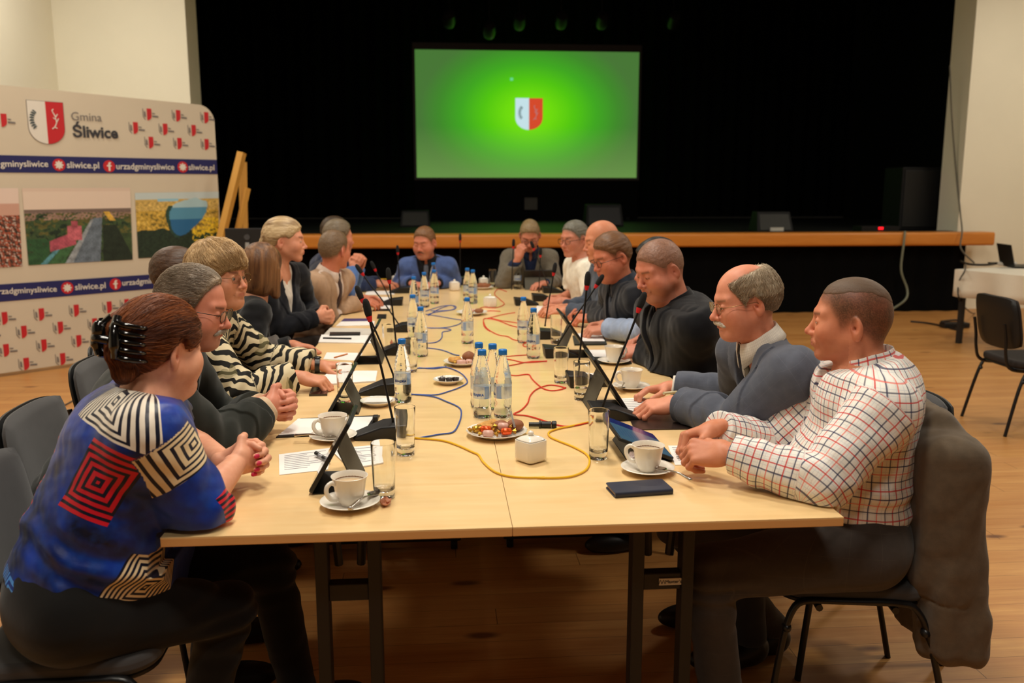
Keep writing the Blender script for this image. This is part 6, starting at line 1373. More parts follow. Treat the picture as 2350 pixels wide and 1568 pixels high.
# L1 woman, blue blouse
def m_blouse():
    m,b=newmat('patterned_blouse_fabric',.42,spec=.35,sheen=.1); u,v,w=sep(attrv('puv')); o=attrv('loc')
    base=mix((noise(o,7,3,.55,.4)*3.2-1.15).cl(),(9,52,152),(8,14,42)); base=mix((noise(o,30,3)-.45).cl()*.9,base,(30,92,190))
    tors=(w<.5); slR=((w-1).abs()<.5)
    def patch(cond,uu,vv,fr,col1,col2,duty,base,asp=1.0,hw=.05,hh=.07,skew=0.0):
        a=((u-uu)+(v-vv)*skew).abs()/asp; c=(v-vv).abs(); inside=(((u-uu)+(v-vv)*skew).abs()<hw)*(c<hh)*cond
        st=((a.mx(c))*fr+noise(o,9,2)*.5).fr()<duty
        return mix(inside,base,mix(st,col2,col1))
    D=math.pi*.165*1.22
    CR=(206,20,40);CM=(226,204,164);NV=(10,13,36)
    base=patch(tors,D*.56,.31,62,CR,NV,.55,base,1.0,.060,.085,.15)
    base=patch(tors,-D*.93,.22,62,CR,NV,.55,base,1.0,.030,.12)
    base=patch(tors,D*.66,.475,80,(226,214,196),NV,.58,base,1.3,.13,.065,-.3)
    base=patch(tors,D*.30,.10,82,CM,NV,.50,base,.8,.075,.075,.3)
    base=patch(tors,D*.72,-.02,70,(80,150,225),(14,50,130),.5,base,1.0,.12,.05)
    base=patch(slR,.0,.05,85,CM,NV,.6,base,1.6,.30,.055,.0)
    # zigzag cuff stripes
    zz=((v+(u*14).sin()*.018)*70).fr()<.5
    base=mix(slR*(v>.185)*(u<.03),base,mix(zz,NV,CR)); base=mix(slR*(v>.27)*(u>.01),base,mix(((u*95).fr()<.5),NV,CM))
    setc(b,base); bump(b,noise(o,50,3),.35,.002); return m
fw1=nrm((.80,.58,0)); c=clasp(tz(598,1048,.815),fw1,tilt=16,s=.96,gap=.0135,curl=(74,42,34))
H=hpos(372,800,2.12)
p=Person(H,(.62,.78,-.10),(.93,.36),roll=0,sc=.97,bulk=1.16,sw=.165,belly=.6,bust=1.3,R=c['R'],L=c['L'],h=.0028,skin=(232,172,140),hipz=.58,seat=.19,nbo=(-.035,-.035,-.125),
  g=dict(w=1.02,hs=.92,fat=.9,jaw=1.08,nose=.9,lip=(190,90,90),red=(214,120,98),nails=(214,44,92),neck=1.12,fore=.043,open=.6),
  pole={'R':np.array((-.2,-1.1,-.75)),'L':np.array((.1,.9,-.6))},
  label='woman in blue patterned blouse and black trousers, hair up in a claw clip, hands clasped')
p.body(); p.eyes()
UP=dict(line=([-.14,-.10,-.06,-.035,-.015,.006,.020,.035,.06,.08,.10,.12],[-.085,-.085,-.06,-.025,.020,.026,.000,.0,.0,.012,.020,.03]),t=([-60,0,50,90,130,180,240],[.004,.014,.022,.024,.026,.020,.010]),side=.75,amp=.0007,
  extra=[('e',(0,-.105,.030),(.052,.040,.060),.03),('e',(.010,-.128,-.010),(.034,.030,.032),.02),('e',(-.02,-.120,.062),(.026,.028,.026),.015),('e',(.015,-.118,-.055),(.030,.026,.030),.02)],xm=-.02,
  face=(0,.13,-.01,.056,.075,.066),strands=5200,flow=lambda L: np.array((0,-.125,.02),f4)-L,slen=.085,sseg=10,jit=.05,lift=.0022,srad=.0005)
p.hair(UP,hair_mat('auburn_hair',(40,20,12),(112,56,28),(176,100,48),axis='y'))
claw=mat('claw_plastic',(12,12,13),.12,var=.1,coat=.6)
mb=MB()
def wl(q): return p.W(q)-p.org
for sx in (-1,1):
    mb.tube([wl(q) for q in bez([(sx*.012,-.135,.085),(sx*.030,-.155,.055),(sx*.040,-.160,.020),(sx*.034,-.155,-.012)],5)],[.011]*4+[.013]*8+[.009]*4,8)
    for k in range(5):
        z=.075-k*.021; mb.tube([wl(q) for q in bez([(sx*.030,-.152,z),(sx*.056,-.140,z-.006),(sx*.070,-.105,z-.012),(sx*.060,-.080,z-.014)],4)],[.0075,.0075,.0072,.007,.0068,.0066,.0064,.006,.0056,.005,.0045,.004,.003],6)
mb.tube([wl(q) for q in bez([(-.02,-.165,.03),(0,-.185,.035),(.02,-.165,.03)],4)],.011,8)
mb.ell(wl((0,-.178,.055)),(.016,.014,.022),10,8)
mb.build('claw_clip',claw,p.root,sharp=70)['label']='shiny black claw clip'
blouse=m_blouse(); p.top('blouse',blouse,t=.014,cuff=.12,rs=(.066,.056,.048),low=-.02,fold=.004,neckcut=.072,seed=3,hem=.0)
p.legs(cloth_mat('black_trousers',(13,13,13),.8),h=.008,thick=.95,spr=.035,knee={'R':PZ(520,1400,.47),'L':PZ(520,1400,.47)+np.array((.06,.24,.02))},foot={'R':PZ(520,1400,.47)*np.array((1,1,0))+np.array((-.10,.0,.09)),'L':PZ(520,1400,.47)*np.array((1,1,0))+np.array((.12,.26,.09))})
CHL.append((p,'chair of the woman in the blue blouse, nearest at the left'))
P1=p
# L2 man with moustache
c=clasp(tz(672,930,.83),(.93,.30,0),tilt=24,s=1.06,gap=.0135,curl=(74,42,34))
p=Person(hpos(445,704,2.62),(.985,-.06,-.24),(1,.1),sc=1.03,bulk=1.1,sw=.185,R=c['R'],L=c['L'],h=.0029,skin=(216,146,120),seat=.30,
  g=dict(w=1.03,hs=.95,scalp=SCL(([-.14,-.10,-.05,-.03,-.012,.008,.018,.03,.045,.06,.075,.10],[-.075,-.07,-.045,-.01,.024,.022,-.01,.02,.060,.085,.098,.105]),(104,88,72),.8,.005,-.006),fat=.35,nose=1.12,chin=1.1,brow=(62,44,34),stubble=(150,120,105),red=(196,92,74),open=.15,neck=1.05),
  pole={'R':np.array((-.1,-.5,-.85))},label='man in dark green jacket with glasses and grey moustache, hands clasped')
p.body(); p.eyes(); gh=hair_mat('grey_brown_hair',(84,72,58),(158,140,120),(180,162,142),axis='r')
p.hair(HS(t=([-60,0,50,90,150,180,240],[.002,.006,.014,.015,.013,.012,.003]),side=.8,line=([-.14,-.10,-.05,-.03,-.012,.008,.018,.03,.045,.06,.075,.10],[-.075,-.07,-.045,-.01,.024,.022,-.01,.02,.060,.085,.098,.105]),strands=5200,flow='y',slen=.03,jit=.2,lift=.002,srad=.0004,amp=.0006),gh)
p.top('shirt',cloth_mat('beige_striped_shirt',(200,172,140),.8,grid=None),t=.0,cuff=.99,rs=(.058,.05,.041),vneck=(.16,.03),collar=(.030,.064))
p.top('jacket',cloth_mat('dark_green_jacket',(34,36,31),.85),t=.012,cuff=.82,rs=(.064,.056,.046),vneck=(.30,.060),lapel=True,seed=4)
p.moustache(hair_mat('moustache_grey',(110,96,84),(176,166,150)),wd=.031,th=.0115); p.glasses(metal,lens,y=.106); p.legs(trouser_mat((18,18,20)),h=.012)
CHL.append((p,'chair of the man in dark green, its grey back showing behind her'))
# L3 woman zebra blouse
def m_zebra():
    m,b=newmat('zebra_print_fabric',.7,spec=.25); o=attrv('loc'); u_,v_,w_=sep(attrv('puv')); n=noise(vmap(o,(1,1,.6)),9,2.5,.5,.3)
    k=((v_*135+u_*100+n*22).sin()>(noise(o,18,2)*1.2-.5)); k2=(noise(o,11,2)>.60); c=mix(k,(212,196,160),(22,20,16)); c=mix(k2*.5,c,(120,112,74)); setc(b,c); bump(b,noise(o,50,3),.4,.002); return m
a=tz(772,836,.775); bq=tz(712,862,.775)
p=Person(hpos(504,634,3.42),(.92,-.40,-.02),(.95,.0),sc=.98,bulk=1.08,sw=.17,bust=1.2,belly=.5,L=flat(tz(735,838,.775),(1,.1,-.05),(0,.0,1),(25,35,20)),R=flat(tz(690,865,.80),(.95,-.05,-.22),(-.1,-.2,1),(45,50,30)),h=.0042,skin=(216,152,118),seat=.22,
  g=dict(w=1.0,fat=.4,nose=1.0,open=.8,lip=(180,96,84),neck=.95),label='woman in zebra print blouse with short tousled blonde hair and glasses')
p.body(); p.eyes(); bl=hair_mat('blonde_hair',(184,146,98),(240,210,162),(150,114,74),axis='r',fine=.8)
p.hair(dict(line=([-.15,-.10,-.06,-.03,-.01,.01,.03,.05,.07,.09,.11,.13],[-.095,-.090,-.07,-.045,-.03,-.03,-.012,.012,.018,.022,.026,.03]),t=([-60,0,40,90,140,180,230],[.01,.016,.030,.030,.034,.030,.014]),side=.85,amp=.0022,ax='r',R=.21,xm=-.01,h=.0035,strands=4500,flow='c',slen=.06,jit=.14,lift=.004,srad=.0006),bl)
p.top('blouse',m_zebra(),t=.004,cuff=.86,rs=(.066,.062,.060),neckcut=.066,seed=5,fold=.0055); p.glasses(goldm,lens,th=.0008)
p.legs(trouser_mat((20,20,22)),h=.014)
CHL.append((p,'chair under the woman in the zebra blouse'))
wb=MB(); k=p.hd['L']; wb.lathe([(.031,-.011),(.034,-.010),(.034,.010),(.031,.011),(.029,.010),(.029,-.010)],20,close=True,M=Matrix.Translation(Vector((k['w']-k['y']*.012-p.org).tolist()))@Vector(k['y'].tolist()).to_track_quat('Z','Y').to_matrix().to_4x4())
wb.ell(k['w']-k['y']*.012-p.org+k['z']*.033,(.017,.017,.006),16,8); wb.build('wristwatch',mat('watch_black',(20,20,21),.35),p.root)
# L3b grey jacket man
p=Person(hpos(408,634,3.85),(.9,.45,-.1),(.95,.1),bulk=1.12,nbo=(.10,-.02,-.16),L=flat(tz(672,792,.785),(.95,.05,-.15),(0,.1,1),(30,35,20)),R=flat(tz(668,815,.785),(.95,.2,-.1),(0,-.1,1),(45,50,30)),h=.0055,skin=(205,140,108),seat=.18,
  pole={'R':np.array((0,-.3,-1)),'L':np.array((0,.3,-1))},g=dict(scalp=SCL(STL,(70,48,34),.85,.006,-.006)),label='brown-haired man in grey jacket behind the blonde woman in zebra print')
p.body(); p.hair(HS(side=.8),hair_mat('brown_hair',(48,32,22),(92,64,44))); p.top('sweater',cloth_mat('black_knit',(17,17,18)),t=0,cuff=.98,rs=(.056,.05,.043),neckcut=.062)
p.top('jacket',cloth_mat('grey_jacket',(88,80,74),.85),t=.014,cuff=.78,rs=(.066,.062,.055),neckcut=.075,seed=6,fold=.006); p.legs(trouser_mat(),h=.018)
CHL.append((p,'chair under the man in the grey jacket'))
# L4 brown bob
p=Person(hpos(604,618,4.35),(.42,.90,-.12),(.95,.3),sc=.96,bulk=.95,sw=.165,bust=1.0,h=.0055,skin=(214,152,120),label='woman with straight brown shoulder-length hair in black cardigan, face turned away')
p.body(); BOB=dict(line=([-.15,-.10,-.02,.02,.05,.08,.10],[-.16,-.16,-.15,-.13,-.05,.02,.05]),t=([-60,0,50,90,140,180,230,300],[.004,.008,.014,.016,.018,.016,.012,.01]),side=1.0,amp=.0016,ax='z',
  extra=[('e',(0,-.045,-.055),(.088,.070,.095),.03),('c',(.075,-.01,0),(.078,.0,-.125),.026,.022,.02),('c',(-.075,-.01,0),(-.078,.0,-.125),.026,.022,.02)],face=(0,.12,-.03,.062,.085,.10),R=.24,cz=-.03)
p.hair(BOB,hair_mat('chestnut_hair',(56,34,20),(104,66,38),(140,96,58),axis='z')); p.top('cardigan',cloth_mat('black_cardigan',(15,15,17)),t=.006,cuff=.95,neckcut=.066,seed=7); p.legs(trouser_mat(),h=.02)
CHL.append((p,'chair under the woman with the brown bob'))
# L5 blonde navy blazer
c=clasp(tz(763,728,.80),(.97,-.05,0),tilt=26)
p=Person(hpos(655,552,4.9),(.985,.05,-.03),(.86,-.45),sc=1.0,bulk=.95,sw=.17,bust=1.05,h=.0055,skin=(222,158,126),seat=.12,R=c['R'],L=c['L'],
  g=dict(open=.6,nose=.95,lip=(196,104,92),w=.97,neck=.88),label='blonde woman with hair pulled back, black blazer over white blouse, profile to the right')
p.body(); p.eyes(); p.hair(dict(line=([-.15,-.10,-.06,-.035,-.015,.01,.03,.05,.07,.09,.11],[-.06,-.06,-.045,-.02,.015,.018,.0,.025,.05,.062,.07]),t=([-60,0,50,90,140,180,230],[.003,.008,.016,.018,.020,.018,.008]),side=.8,amp=.0015,part=.02,R=.22,
  extra=[('e',(0,-.105,-.03),(.045,.035,.045),.03),('c',(0,-.125,-.035),(0,-.165,-.065),.028,.02,.02)]),hair_mat('light_blonde_hair',(168,136,96),(222,196,152),(128,98,64),axis='y'))
p.top('blouse',cloth_mat('white_blouse',(214,202,186)),t=0,cuff=.9,vneck=(.08,.03),neckcut=.06); p.top('blazer',cloth_mat('black_blazer',(17,18,24)),t=.010,cuff=.95,vneck=(.30,.06),lapel=True,seed=8)
bb=MB()
for du,dh in ((.045,.26),(-.045,.26),(.045,.33),(-.045,.33)): bb.ell(p.nb-p.tu*dh+p.br*du+p.bf*.150-p.org,(.008,.008,.008),10,6)
bb.build('button',mat('brass_button',(196,150,80),.3,metal=1),p.root); p.legs(trouser_mat(),h=.02)
CHL.append((p,'chair under the blonde woman in the black blazer'))
# L6 beige blazer
p=Person(hpos(768,574,5.5),(.55,.82,-.05),(.86,-.38),bulk=1.08,h=.006,skin=(204,128,98),R=flat(tz(822,694,.80),(.98,.05,0),(0,-.5,1),(35,45,25)),L=flat(tz(832,684,.80),(.98,.0,0),(0,.3,1),(35,45,25)),seat=.2,g=dict(scalp=SCL(STL,(104,80,58),.85,.006,-.006)),label='man in beige blazer with cropped hair, face turned away, at the left side')
p.body(); p.hair(SHORT,hair_mat('sandy_grey_hair',(84,62,44),(128,102,74))); p.top('shirt',cloth_mat('pale_pink_shirt',(206,186,172)),t=0,cuff=.98,collar=(.03,.063))
p.top('blazer',cloth_mat('beige_blazer',(164,132,104),.85),t=.012,cuff=.93,vneck=(.30,.06),lapel=True,seed=9); p.tie(cloth_mat('dark_tie',(58,38,36)),0); p.legs(trouser_mat((60,50,44)),h=.02)
CHL.append((p,'chair under the man in the beige blazer'))
# L7 blue shirt, hands at chin
hc=PD(827,588,6.05)
c=clasp(hc,(.35,-.1,.93),up=(-.9,.2,.35),tilt=20)
p=Person(hpos(777,545,6.2),(.80,.52,-.06),(.98,.1),h=.006,skin=(206,138,108),R=c['R'],L=c['L'],seat=.16,g=dict(scalp=SCL(STL,(104,88,68),.85,.006,-.006)),label='man in blue shirt with greying hair, clasped hands raised to his chin')
p.body(); p.hair(HS(),hair_mat('greying_hair',(74,60,46),(134,118,94))); p.top('shirt',cloth_mat('blue_shirt',(74,104,156)),t=.004,cuff=.93,collar=(.03,.063),seed=10); p.top('vest',cloth_mat('navy_vest',(20,26,44)),t=.010,sleeves=False,neckcut=.07,h=.008); p.legs(trouser_mat(),h=.02)
CHL.append((p,'chair under the man in the blue shirt with clasped hands'))
# L8
p=Person(hpos(770,534,6.9),(.9,.3,-.05),(.98,.0),h=.007,skin=(206,140,110),R=flat(tz(862,652,.79),(1,0,0)),L=flat(tz(872,648,.79),(1,0,0)),label='dark-haired man in navy suit, mostly hidden, last on the left side')
p.body(); p.hair(HS(),hair_mat('dark_brown_hair',(40,30,20),(74,56,38))); p.top('jacket',cloth_mat('navy_suit',(28,38,66)),t=.010,cuff=.93,vneck=(.28,.05),neckcut=.075); p.legs(trouser_mat(),h=.02)
CHL.append((p,'chair under the man in the navy suit at the far left'))
# F1 blue suit, head of table
p=Person(hpos(974,556,7.0),(-.40,-.88,-.22),(-.12,-1),bulk=1.0,sw=.165,sc=1.0,h=.006,skin=(206,134,108),R=flat(tz(945,650,.79),(.6,-.8,0),(0,0,1)),L=flat(tz(1005,650,.79),(-.7,-.6,0),(0,0,1)),
  pole={'R':np.array((-.25,.3,-1)),'L':np.array((.25,.3,-1))},g=dict(w=1.02,fat=.3,stubble=(150,112,90),open=.1,scalp=SCL(STL,(120,82,54),.85,.006,-.006)),seat=.2,label='man in blue suit and dark shirt at the far end, looking down sideways')
p.body(); p.hair(SHORT,hair_mat('reddish_brown_hair',(96,62,38),(138,98,62))); p.top('shirt',cloth_mat('black_shirt',(20,20,24)),t=0,cuff=.98,collar=(.03,.064),vneck=(.05,.02)); p.tie(cloth_mat('grey_tie',(92,96,108)),0)
p.top('jacket',cloth_mat('blue_suit',(72,92,142),.8),t=.012,cuff=.93,vneck=(.28,.07),lapel=True,seed=11); p.moustache(hair_mat('moustache_brown',(84,50,34),(110,70,48)),.028,.008); p.legs(trouser_mat((50,60,90)),h=.02)
CHL.append((p,'chair of the man in the blue suit at the far end'))
# F2
wrist=PD(1189,592,7.0)
p=Person(hpos(1216,540,7.15),(-.12,-.86,-.50),(0,-1),bulk=1.0,sw=.165,h=.006,skin=(206,138,112),R=fist(wrist,(.25,-.05,.95),(-.5,-.8,.1)),L=flat(tz(1250,650,.79),(-.6,-.7,0)),g=dict(open=0,scalp=SCL(STL,(124,102,70),.85,.006,-.006)),seat=.2,
  pole={'R':np.array((-.5,.0,-1)),'L':np.array((.3,.2,-1))},label='man in grey-brown jacket and glasses at the far end, cheek on his fist')
p.body(); p.hair(SHORT,hair_mat('light_brown_hair',(104,84,56),(150,126,88))); p.top('shirt',cloth_mat('dark_blue_shirt',(24,34,62)),t=0,cuff=.98,collar=(.03,.064),vneck=(.05,.02)); p.glasses(metal,None,th=.0016)
p.top('jacket',cloth_mat('taupe_jacket',(104,96,82),.85),t=.012,cuff=.90,vneck=(.30,.06),lapel=True,seed=12); p.legs(trouser_mat(),h=.02)
CHL.append((p,'chair of the man with his cheek on his fist'))
# R8 white tee
p=Person(hpos(1318,548,6.0),(-.78,-.60,-.12),(-1,-.1),bulk=1.05,h=.0055,skin=(204,138,112),R=flat(tz(1288,682,.785),(-.9,-.3,0),(0,.5,1),(45,50,30)),L=flat(tz(1292,690,.785),(-.95,.0,0),(0,-.5,1),(45,50,30)),seat=.12,g=dict(open=.3,scalp=SCL(STL,(98,94,82),.85,.006,-.006)),label='man in white t-shirt and glasses with grey cropped hair, forearms on the table')
p.body(); p.hair(SHORT,hair_mat('grey_hair',(74,72,64),(128,124,110))); p.top('t_shirt',cloth_mat('white_tee',(232,224,206)),t=.008,cuff=-.25,rs=(.066,.062,.06),neckcut=.064,seed=13); p.glasses(metal,None,th=.0016); p.legs(trouser_mat(),h=.02)
CHL.append((p,'chair of the man in the white t-shirt'))
# R7 bald
p=Person(hpos(1379,552,5.35),(-.97,-.12,-.2),(-1,-.1),bulk=1.05,h=.0055,skin=(214,146,112),R=flat(tz(1295,706,.79),(-.95,.2,0),(0,.5,1)),L=flat(tz(1300,712,.79),(-.95,-.0,0),(0,-.5,1)),g=dict(w=1.03,fat=.3),label='bald man in grey-blue shirt, partly hidden by the man with side-parted brown hair')
p.body(); p.top('shirt',cloth_mat('grey_blue_shirt',(70,78,92)),t=.006,cuff=.90,collar=(.03,.064),seed=14); p.legs(trouser_mat(),h=.02)
CHL.append((p,'chair of the bald man'))
# R6
p=Person(hpos(1404,589,4.6),(-.90,-.33,-.30),(-1,-.15),bulk=1.08,h=.005,skin=(202,126,96),R=flat(tz(1352,712,.80),(-.92,.1,-.1),(0,.45,1),(45,50,30)),L=flat(tz(1362,728,.80),(-.95,.25,-.1),(0,-.45,1),(45,50,30)),seat=.2,g=dict(w=1.02,open=.05,fat=.3,scalp=SCL(STL,(100,68,44),.85,.006,-.006)),label='man in dark jacket with brown hair and glasses, looking down at his hands')
p.body(); p.hair(HS(side=.7,line=([-.13,-.09,-.05,-.03,-.012,.008,.018,.03,.055,.075,.09,.12],[-.05,-.045,-.02,.01,.034,.032,.012,.026,.050,.062,.068,.075])),hair_mat('mid_brown_hair',(80,52,32),(128,88,56))); p.top('shirt',cloth_mat('slate_shirt',(44,50,62)),t=0,cuff=.98,collar=(.03,.064),vneck=(.06,.02))
p.top('jacket',cloth_mat('charcoal_jacket',(28,30,36)),t=.012,cuff=.92,vneck=(.28,.05),lapel=True,seed=15); p.glasses(metal,None,th=.0013); p.legs(trouser_mat(),h=.02)
CHL.append((p,'chair of the man in the dark jacket with brown hair'))
# R5 light-blue sleeves
p=Person(hpos(1506,612,4.25),(-.95,-.2,-.2),(-1,-.05),bulk=1.0,h=.0055,skin=(206,140,112),R=flat(tz(1392,742,.80),(-.95,-.0,-.1),(0,.3,1),(45,50,30)),L=flat(tz(1392,754,.80),(-.97,.1,-.12),(0,-.3,1),(50,55,30)),seat=.2,label='dark-haired man in pale blue shirt with wristwatch, mostly hidden by the heavy man in black')
p.body(); p.hair(HS(t=([-60,0,60,90,150,180,240,300],[.004,.012,.026,.026,.020,.012,.004,.002])),hair_mat('black_hair',(18,16,14),(40,34,28))); p.top('shirt',cloth_mat('pale_blue_shirt',(150,164,190)),t=.006,cuff=.95,rs=(.06,.056,.048),collar=(.03,.064),seed=16); p.legs(trouser_mat(),h=.02)
CHL.append((p,'chair of the man in the pale blue shirt'))
wb=MB(); k=p.hd['L']; wb.lathe([(.030,-.009),(.033,-.008),(.033,.008),(.030,.009),(.028,.008),(.028,-.008)],18,close=True,M=Matrix.Translation(Vector((k['w']+k['y']*.008-p.org).tolist()))@Vector(k['y'].tolist()).to_track_quat('Z','Y').to_matrix().to_4x4()); wb.build('wristwatch',mat('watch_steel',(150,140,120),.3,metal=1),p.root)
# R4 big man in black
p=Person(hpos(1512,617,3.72),(-.86,-.34,-.34),(-1,-.15),sc=1.08,bulk=1.28,sw=.20,belly=.8,h=.0042,skin=(206,134,108),R=flat(tz(1475,778,.80),(-.75,-.45,-.1),(0,.3,1),(45,55,30)),L=flat(tz(1478,800,.80),(-.96,.05,-.2),(-.1,-.45,1),(50,60,30),s=1.1),seat=.16,g=dict(w=1.10,scalp=SCL(STL,(120,84,66),.7,.006,-.008),fat=1.2,jaw=1.15,open=.08,neck=1.25,nose=1.1,stubble=(150,110,92)),label='heavy man in black jacket with cropped hair, looking down, mid right side')
p.body(); p.eyes(); p.hair(BUZZ,hair_mat('cropped_brown_hair',(112,78,62),(150,108,86),axis='r')); p.top('shirt',cloth_mat('black_shirt2',(20,20,24)),t=-.002,cuff=.95,collar=(.03,.074),vneck=(.05,.02))
p.top('jacket',cloth_mat('black_jacket',(17,17,21)),t=.012,cuff=.92,rs=(.072,.066,.052),vneck=(.26,.05),lapel=True,seed=17,fold=.003); p.legs(trouser_mat(),h=.016)
CHL.append((p,'chair of the heavy man in black'))
# R3 grey suit
p=Person(hpos(1707,690,2.77),(-.985,-.03,-.20),(-1,-.1),sc=1.0,bulk=1.08,sw=.18,h=.0029,skin=(222,152,122),R=flat(tz(1538,888,.79),(-.97,.0,-.1),(.0,.25,1),(30,45,25)),L=flat(tz(1552,925,.80),(-.98,.10,-.16),(-.05,-.25,1),(35,50,30),s=1.08),seat=.30,g=dict(w=.98,hs=.94,scalp=SCL(([-.14,-.10,-.05,-.03,-.012,.008,.022,.04,.06,.10],[-.08,-.07,-.05,-.02,.0,.0,-.024,.02,.055,.5]),(126,100,78),.7,.005,0,(.118,.030,.050)),nose=1.12,open=.2,red=(200,98,76),brow=(140,110,84),fat=.15),label='man in grey suit with white moustache, glasses and receding grey hair, holding a pen')
p.body(); p.eyes()
p.hair(dict(line=([-.14,-.10,-.05,-.03,-.012,.008,.022,.04,.06,.10],[-.07,-.06,-.04,-.01,.02,.020,-.014,.03,.06,.5]),t=([-60,0,50,90,120,180,240],[.002,.003,.004,.005,.012,.018,.006]),side=1.1,amp=.0006,bald=(.118,.026),bw=.054,strands=4200,flow='c',slen=.035,jit=.2,lift=.003,srad=.0004,taper=.012),hair_mat('silver_brown_hair',(96,76,54),(176,152,122),(200,184,158),axis='r'))
p.top('shirt',cloth_mat('white_shirt',(226,220,208),.8,grid=(.006,.25,(190,180,170))),t=0,cuff=.97,rs=(.056,.05,.040),vneck=(.1,.02),collar=(.036,.062)); p.tie(cloth_mat('patterned_tie',(90,84,72),.5,var=.5),0)
p.top('suit_jacket',cloth_mat('grey_suit',(82,86,98),.8,grid=(.05,.02,(104,106,116))),t=.012,cuff=.93,rs=(.066,.056,.046),vneck=(.32,.06),lapel=True,seed=18,fold=.0045)
p.moustache(hair_mat('moustache_white',(176,160,140),(222,214,200)),wd=.030,th=.0115); p.glasses(goldm,lens,th=.0009); p.legs(trouser_mat((46,48,56)),h=.012)
CHL.append((p,'chair of the man in the grey suit'))
# R2 checked shirt
def m_check():
    m,b=newmat('checked_shirt_fabric',.75,spec=.25,sheen=.1); u,v,w=sep(attrv('puv')); o=attrv('loc')
    base=mix(noise(o,30,3),(226,222,214),(240,236,228))
    fine=(((u/.0145).fr()<.12).mx((v/.0145).fr()<.12)); base=mix(fine*.28,base,(150,165,190))
    P_=.084
    def ln(x,off,wd): return ((x/P_+off).fr()<wd)
    for x in (u,v):
        base=mix(ln(x,.0,.042)*.85,base,(202,40,40)); base=mix(ln(x,.25,.042)*.85,base,(40,44,84)); base=mix(ln(x,.5,.036)*.75,base,(226,96,80)); base=mix(ln(x,.75,.04)*.8,base,(58,60,84))
    setc(b,base); bump(b,noise(o,60,4)+noise(o,900,2)*.5,.4,.002); return m
RH=flat(tz(1640,982,.825),(-.90,-.02,-.20),(-.15,.30,.95),(62,72,38),s=1.06,th=((.55,.75,-.35),(.0,.85,-.5)),spread=.03)
LH=flat(tz(1668,1040,.825),(-.88,.42,-.06),(-.35,-.55,.80),(62,72,38),s=1.06,th=((.5,.8,-.35),(.0,.85,-.5)),spread=.03)
p=Person(hpos(1950,735,2.42),(-.90,.42,-.02),(-.99,.16),sc=1.04,bulk=1.14,sw=.185,belly=.3,R=RH,L=LH,h=.0028,skin=(214,144,110),seat=-.02,hipz=.57,g=dict(w=1.0,hs=.97,cup=.030,scalp=SCL(([-.14,-.11,-.07,-.03,.0,.014,.024,.035,.055,.075,.09,.12],[-.075,-.075,-.055,-.02,.0,-.012,-.012,.012,.048,.060,.070,.078]),(80,58,42),.97,.008,-.002),open=.3,nose=.95,jaw=1.08,neck=1.15,stubble=(176,112,84),dp=1.0),
  pole={'L':np.array((.2,-.65,-1)),'R':np.array((.1,.6,-1))},label='man in white shirt with red and navy check, cropped hair, fists together')
p.body(); p.eyes(); 
def m_buzz():
    m,b=newmat('cropped_hair_fade',.6); o=attrv('loc'); x,y,z=sep(o); n=noise(o,420,3); f=((z-.070)*30+n*1.2-.5).cl()
    c=mix(f,(104,72,50),(92,70,50)); setc(b,mix((n-.35).cl(),c,(60,42,30))); bump(b,n,.6,.001); return m
p.hair(HS(t=([-60,0,45,90,150,180,240],[.001,.003,.005,.0045,.003,.002,.001]),side=.6,amp=.0004,taper=.03,line=([-.13,-.105,-.09,-.06,-.03,.0,.03,.055,.075,.09,.12],[.045,.050,.062,.078,.083,.082,.076,.074,.072,.074,.085])),m_buzz()); chk=m_check()
p.top('shirt',chk,t=.008,cuff=.95,rs=(.068,.058,.038),collar=(.040,.069),vneck=(.10,.022),seed=19,fold=.0042,h=.0036,hem=.03)
p.legs(cloth_mat('grey_check_trousers',(64,58,54),.85,grid=(.06,.02,(84,76,68))),h=.007,spr=.045,knee={'L':np.array((p.hip[0]-.46,p.hip[1]-.14,.50)),'R':np.array((p.hip[0]-.44,p.hip[1]+.24,.50))},
  foot={'L':np.array((p.hip[0]-.40,p.hip[1]-.13,.09)),'R':np.array((p.hip[0]-.1,p.hip[1]+.30,.10))},thick=1.0)
CHL.append((p,'nearest chair at the right, under the man in the checked shirt'))
bl_=MB(); bl_.lathe([(.152,-.018),(.156,-.018),(.156,.018),(.152,.018)],40,close=True,mod=lambda t,z:1,M=Matrix.Translation(Vector(((p.hip+p.tu*.03)-p.org).tolist()))@Matrix(((p.br[0]*1.3,p.bf[0],p.tu[0]),(p.br[1]*1.3,p.bf[1],p.tu[1]),(p.br[2]*1.3,p.bf[2],p.tu[2]))).to_4x4()) ; bl_.build('belt',mat('belt_leather',(24,22,20),.4),p.root)
P2=p
GRP='grey conference chairs round the long table'
for i,(q_,l_) in enumerate(CHL):
    pos=q_.hip+q_.bd*.02; d_=q_.bd
    if i==1: pos=np.array((-1.17,.80,0)); d_=np.array((1,.05,0))
    if i==0: pos=np.array((-1.04,.19,0)); d_=np.array((1,.03,0))
    if i==17: pos=np.array((.985,.42,0))
    if i==17: CJ=np.array((pos[0],pos[1],0.)); DJ=d_
    chair_at(pos,d_,l_,GRP)

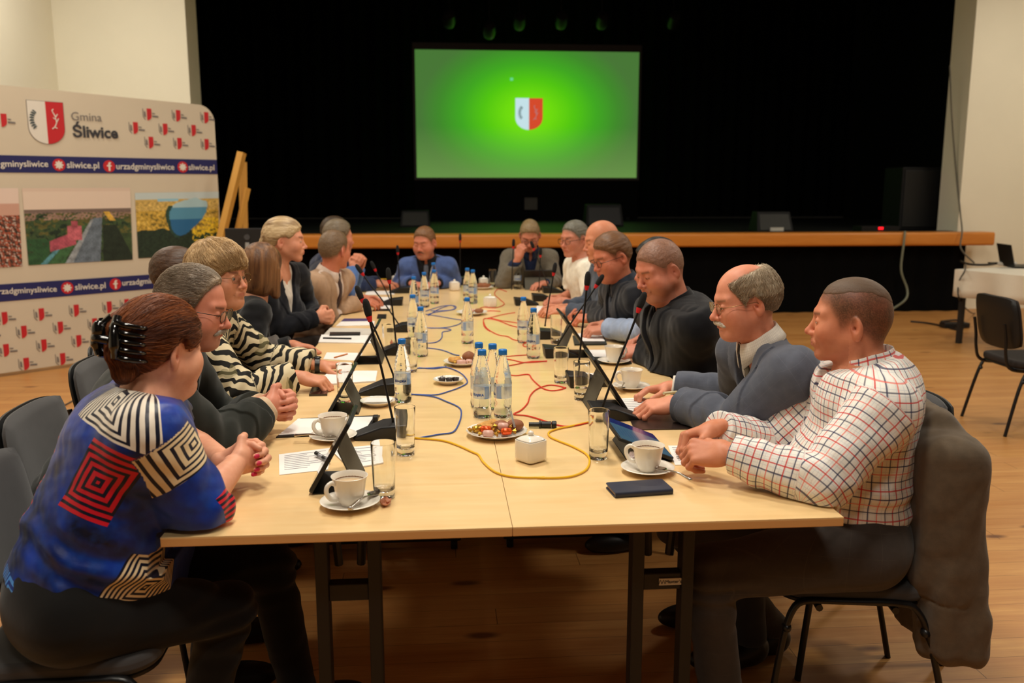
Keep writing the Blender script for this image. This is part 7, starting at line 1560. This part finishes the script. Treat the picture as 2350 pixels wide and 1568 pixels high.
# ---------------------------------------------------------------- brown jacket hung over the nearest right chair
cj=CJ; dj=nrm(DJ); rj=np.cross(dj,(0,0,1.)); Mj=np.stack([rj,dj,np.array((0,0,1.))],1).astype(f4)
def jk(P):
    q=(P-cj.astype(f4))@Mj; x,y,z=q[...,0],q[...,1],q[...,2]
    by=-.275-.10*(z-.70)*0; sag=np.clip((.62-z),0,1); w=.255-.03*np.clip((z-.72)/.16,0,1)+.05*sag+.012*np.sin(z*17+1)
    fold=.012*np.sin(x*34+2.5*np.sin(z*5)+1.1*np.sin(x*11))*np.clip((.84-z)/.3,0,1)
    def rb(cx,cy,cz,hx,hy,hz,r):
        a_=np.abs(x-cx)-hx+r; b_=np.abs(y-cy)-hy+r; c_=np.abs(z-cz)-hz+r
        return np.sqrt(np.maximum(a_,0)**2+np.maximum(b_,0)**2+np.maximum(c_,0)**2)+np.minimum(np.maximum(a_,np.maximum(b_,c_)),0)-r
    sy=-.240-.07*sag+fold; d=rb(0,sy,.56,.275+.03*sag,0.070+.025*sag,.325-.25*x*x,.05)
    d=smin(d,rb(0,-.205+fold*.6,.66,.262,.062,.215,.05),.05)
    sl=s_cone(q,(.245,-.22,.78),(.30,-.27,.26),.062,.066,(0,1,0),1.3); sl=sl+.008*np.sin(z*40+2*np.sin(z*13+x*20)); sl=np.maximum(sl,.22-z); d=smin(d,sl,.02)
    lap=s_cone(q,(.27,-.16,.74),(.285,-.13,.40),.040,.045,(0,1,0),1.6); lap=np.maximum(lap+.005*np.sin(x*60+z*14),.36-z); d=smin(d,lap,.015)
    d=smin(d,s_cone(q,(-.10,-.235,.885),(.12,-.235,.885),.036,.036),.03)
    # seams and pocket flap on the side panel
    pk=np.maximum(np.abs(z-.44)-.004,np.abs(y+.20)-.07); d=d+.004*(pk<0)
    d=np.maximum(d,.22+.05*np.sin(y*22+x*9)-z)
    return d+.005*s_noise(P,24,31)+.0035*s_noise(P*np.array((1,1,.6),f4),62,32)+.004*np.sin((x+y)*55+3*s_noise(P,12,35))*np.clip((.8-z)/.2,0,1)
F=Field().fn(jk,cj+np.array((0,0,.55)),5,.001); v,q=F.mesh(.0065,cj+np.array((-.2,-.5,.12)),cj+np.array((.52,.5,.98)))
jo=fast_mesh('jacket',v,q,cloth_mat('brown_canvas_jacket',(92,78,62),.85,var=.15,bs=.5),cj,attrs={'loc':v-cj.astype(f4)}); tag(jo,'grey-brown jacket hung over the back of the nearest right chair','jacket')
